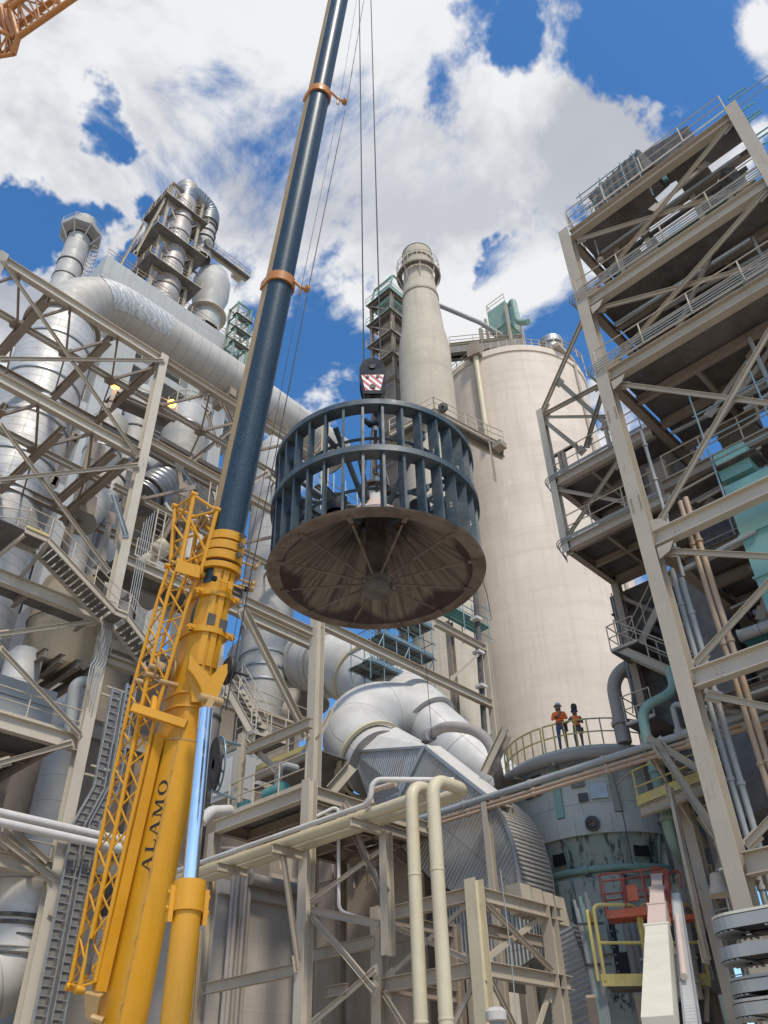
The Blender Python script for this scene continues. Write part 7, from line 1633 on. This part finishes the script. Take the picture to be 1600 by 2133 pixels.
dn=T.n('ShaderNodeTexNoise'); dn.inputs['Scale'].default_value=7; dn.inputs['Detail'].default_value=5; dn.inputs['Roughness'].default_value=.6; T.l(dirv,dn.inputs['Vector'])
d1=T.n('ShaderNodeVectorMath',operation='SUBTRACT'); T.l(dn.outputs['Color'],d1.inputs[0]); d1.inputs[1].default_value=(.5,.5,.5)
d2_=T.n('ShaderNodeVectorMath',operation='SCALE'); T.l(d1.outputs[0],d2_.inputs[0]); d2_.inputs['Scale'].default_value=.10
d3=T.n('ShaderNodeVectorMath',operation='ADD'); T.l(dirv,d3.inputs[0]); T.l(d2_.outputs[0],d3.inputs[1]); d4=T.n('ShaderNodeVectorMath',operation='NORMALIZE'); T.l(d3.outputs[0],d4.inputs[0]); wd=d4.outputs[0]
d5=T.n('ShaderNodeVectorMath',operation='SCALE'); T.l(d1.outputs[0],d5.inputs[0]); d5.inputs['Scale'].default_value=.24
d6=T.n('ShaderNodeVectorMath',operation='ADD'); T.l(dirv,d6.inputs[0]); T.l(d5.outputs[0],d6.inputs[1]); d7=T.n('ShaderNodeVectorMath',operation='NORMALIZE'); T.l(d6.outputs[0],d7.inputs[0]); wd2=d7.outputs[0]
cov=None; neg=None
for px,py,ha,am in LOBES:
    d=ray(px,py).normalized(); vm=T.n('ShaderNodeVectorMath',operation='DOT_PRODUCT'); T.l(wd,vm.inputs[0]); vm.inputs[1].default_value=d
    r=T.n('ShaderNodeMapRange',interpolation_type='SMOOTHSTEP'); T.l(vm.outputs['Value'],r.inputs[0])
    for i,x in enumerate((math.cos(R(ha*2.1)),1.0,0,am)): r.inputs[1+i].default_value=x
    if am>0: cov=r.outputs[0] if cov is None else T.math('ADD',cov,r.outputs[0])
    else:
        T.l(wd2,vm.inputs[0]); neg=r.outputs[0] if neg is None else T.math('ADD',neg,r.outputs[0])
cov=T.math('ADD',T.math('MINIMUM',cov,.46),neg); cov=T.math('MAXIMUM',cov,-.22)
amp=lambda n:T.math('ADD',T.math('MULTIPLY',T.math('SUBTRACT',n,.5),2.1),.5)
dens=T.math('ADD',amp(n0),T.math('MULTIPLY',cov,.70)); dens1=T.math('ADD',amp(n1),T.math('MULTIPLY',cov,.70))
mask=T.rng(dens,.555,.70)
mr=T.n('ShaderNodeMapRange',interpolation_type='SMOOTHSTEP'); T.l(dens,mr.inputs[0])
for i,x in enumerate((.52,.74,0,1)): mr.inputs[1+i].default_value=x
mask=mr.outputs[0]
big=cloudnoise((7.3,2.2,0),1.6,4,.5,.3)
thick=T.math('MULTIPLY',T.rng(dens1,.64,1.02),T.rng(big,.36,.60,.45,1.0))
edge=T.rng(T.math('SUBTRACT',dens,dens1),-.12,.16)
ccol=T.mix(thick,(5.7,5.8,6.05),(2.7,2.9,3.4)); ccol=T.mix(T.math('MULTIPLY',edge,.85),ccol,(6.7,6.75,6.85))
skc=T.n('ShaderNodeVectorMath',operation='SCALE'); T.l(sky.outputs[0],skc.inputs[0]); skc.inputs['Scale'].default_value=1.0
hs=T.n('ShaderNodeHueSaturation'); hs.inputs['Saturation'].default_value=1.27; hs.inputs['Value'].default_value=1.5; T.l(skc.outputs[0],hs.inputs['Color'])
mx=T.mix(mask,(0,0,0),ccol); T.l(hs.outputs[0],mx.node.inputs[6])
T.l(mx,bg.inputs['Color']); bg.inputs['Strength'].default_value=.10
sc.view_settings.view_transform='Standard'; sc.view_settings.look='None'; sc.view_settings.exposure=0.42; sc.view_settings.gamma=1
sc.cycles.max_bounces=6; sc.cycles.transparent_max_bounces=16; sc.cycles.diffuse_bounces=3; sc.cycles.glossy_bounces=3
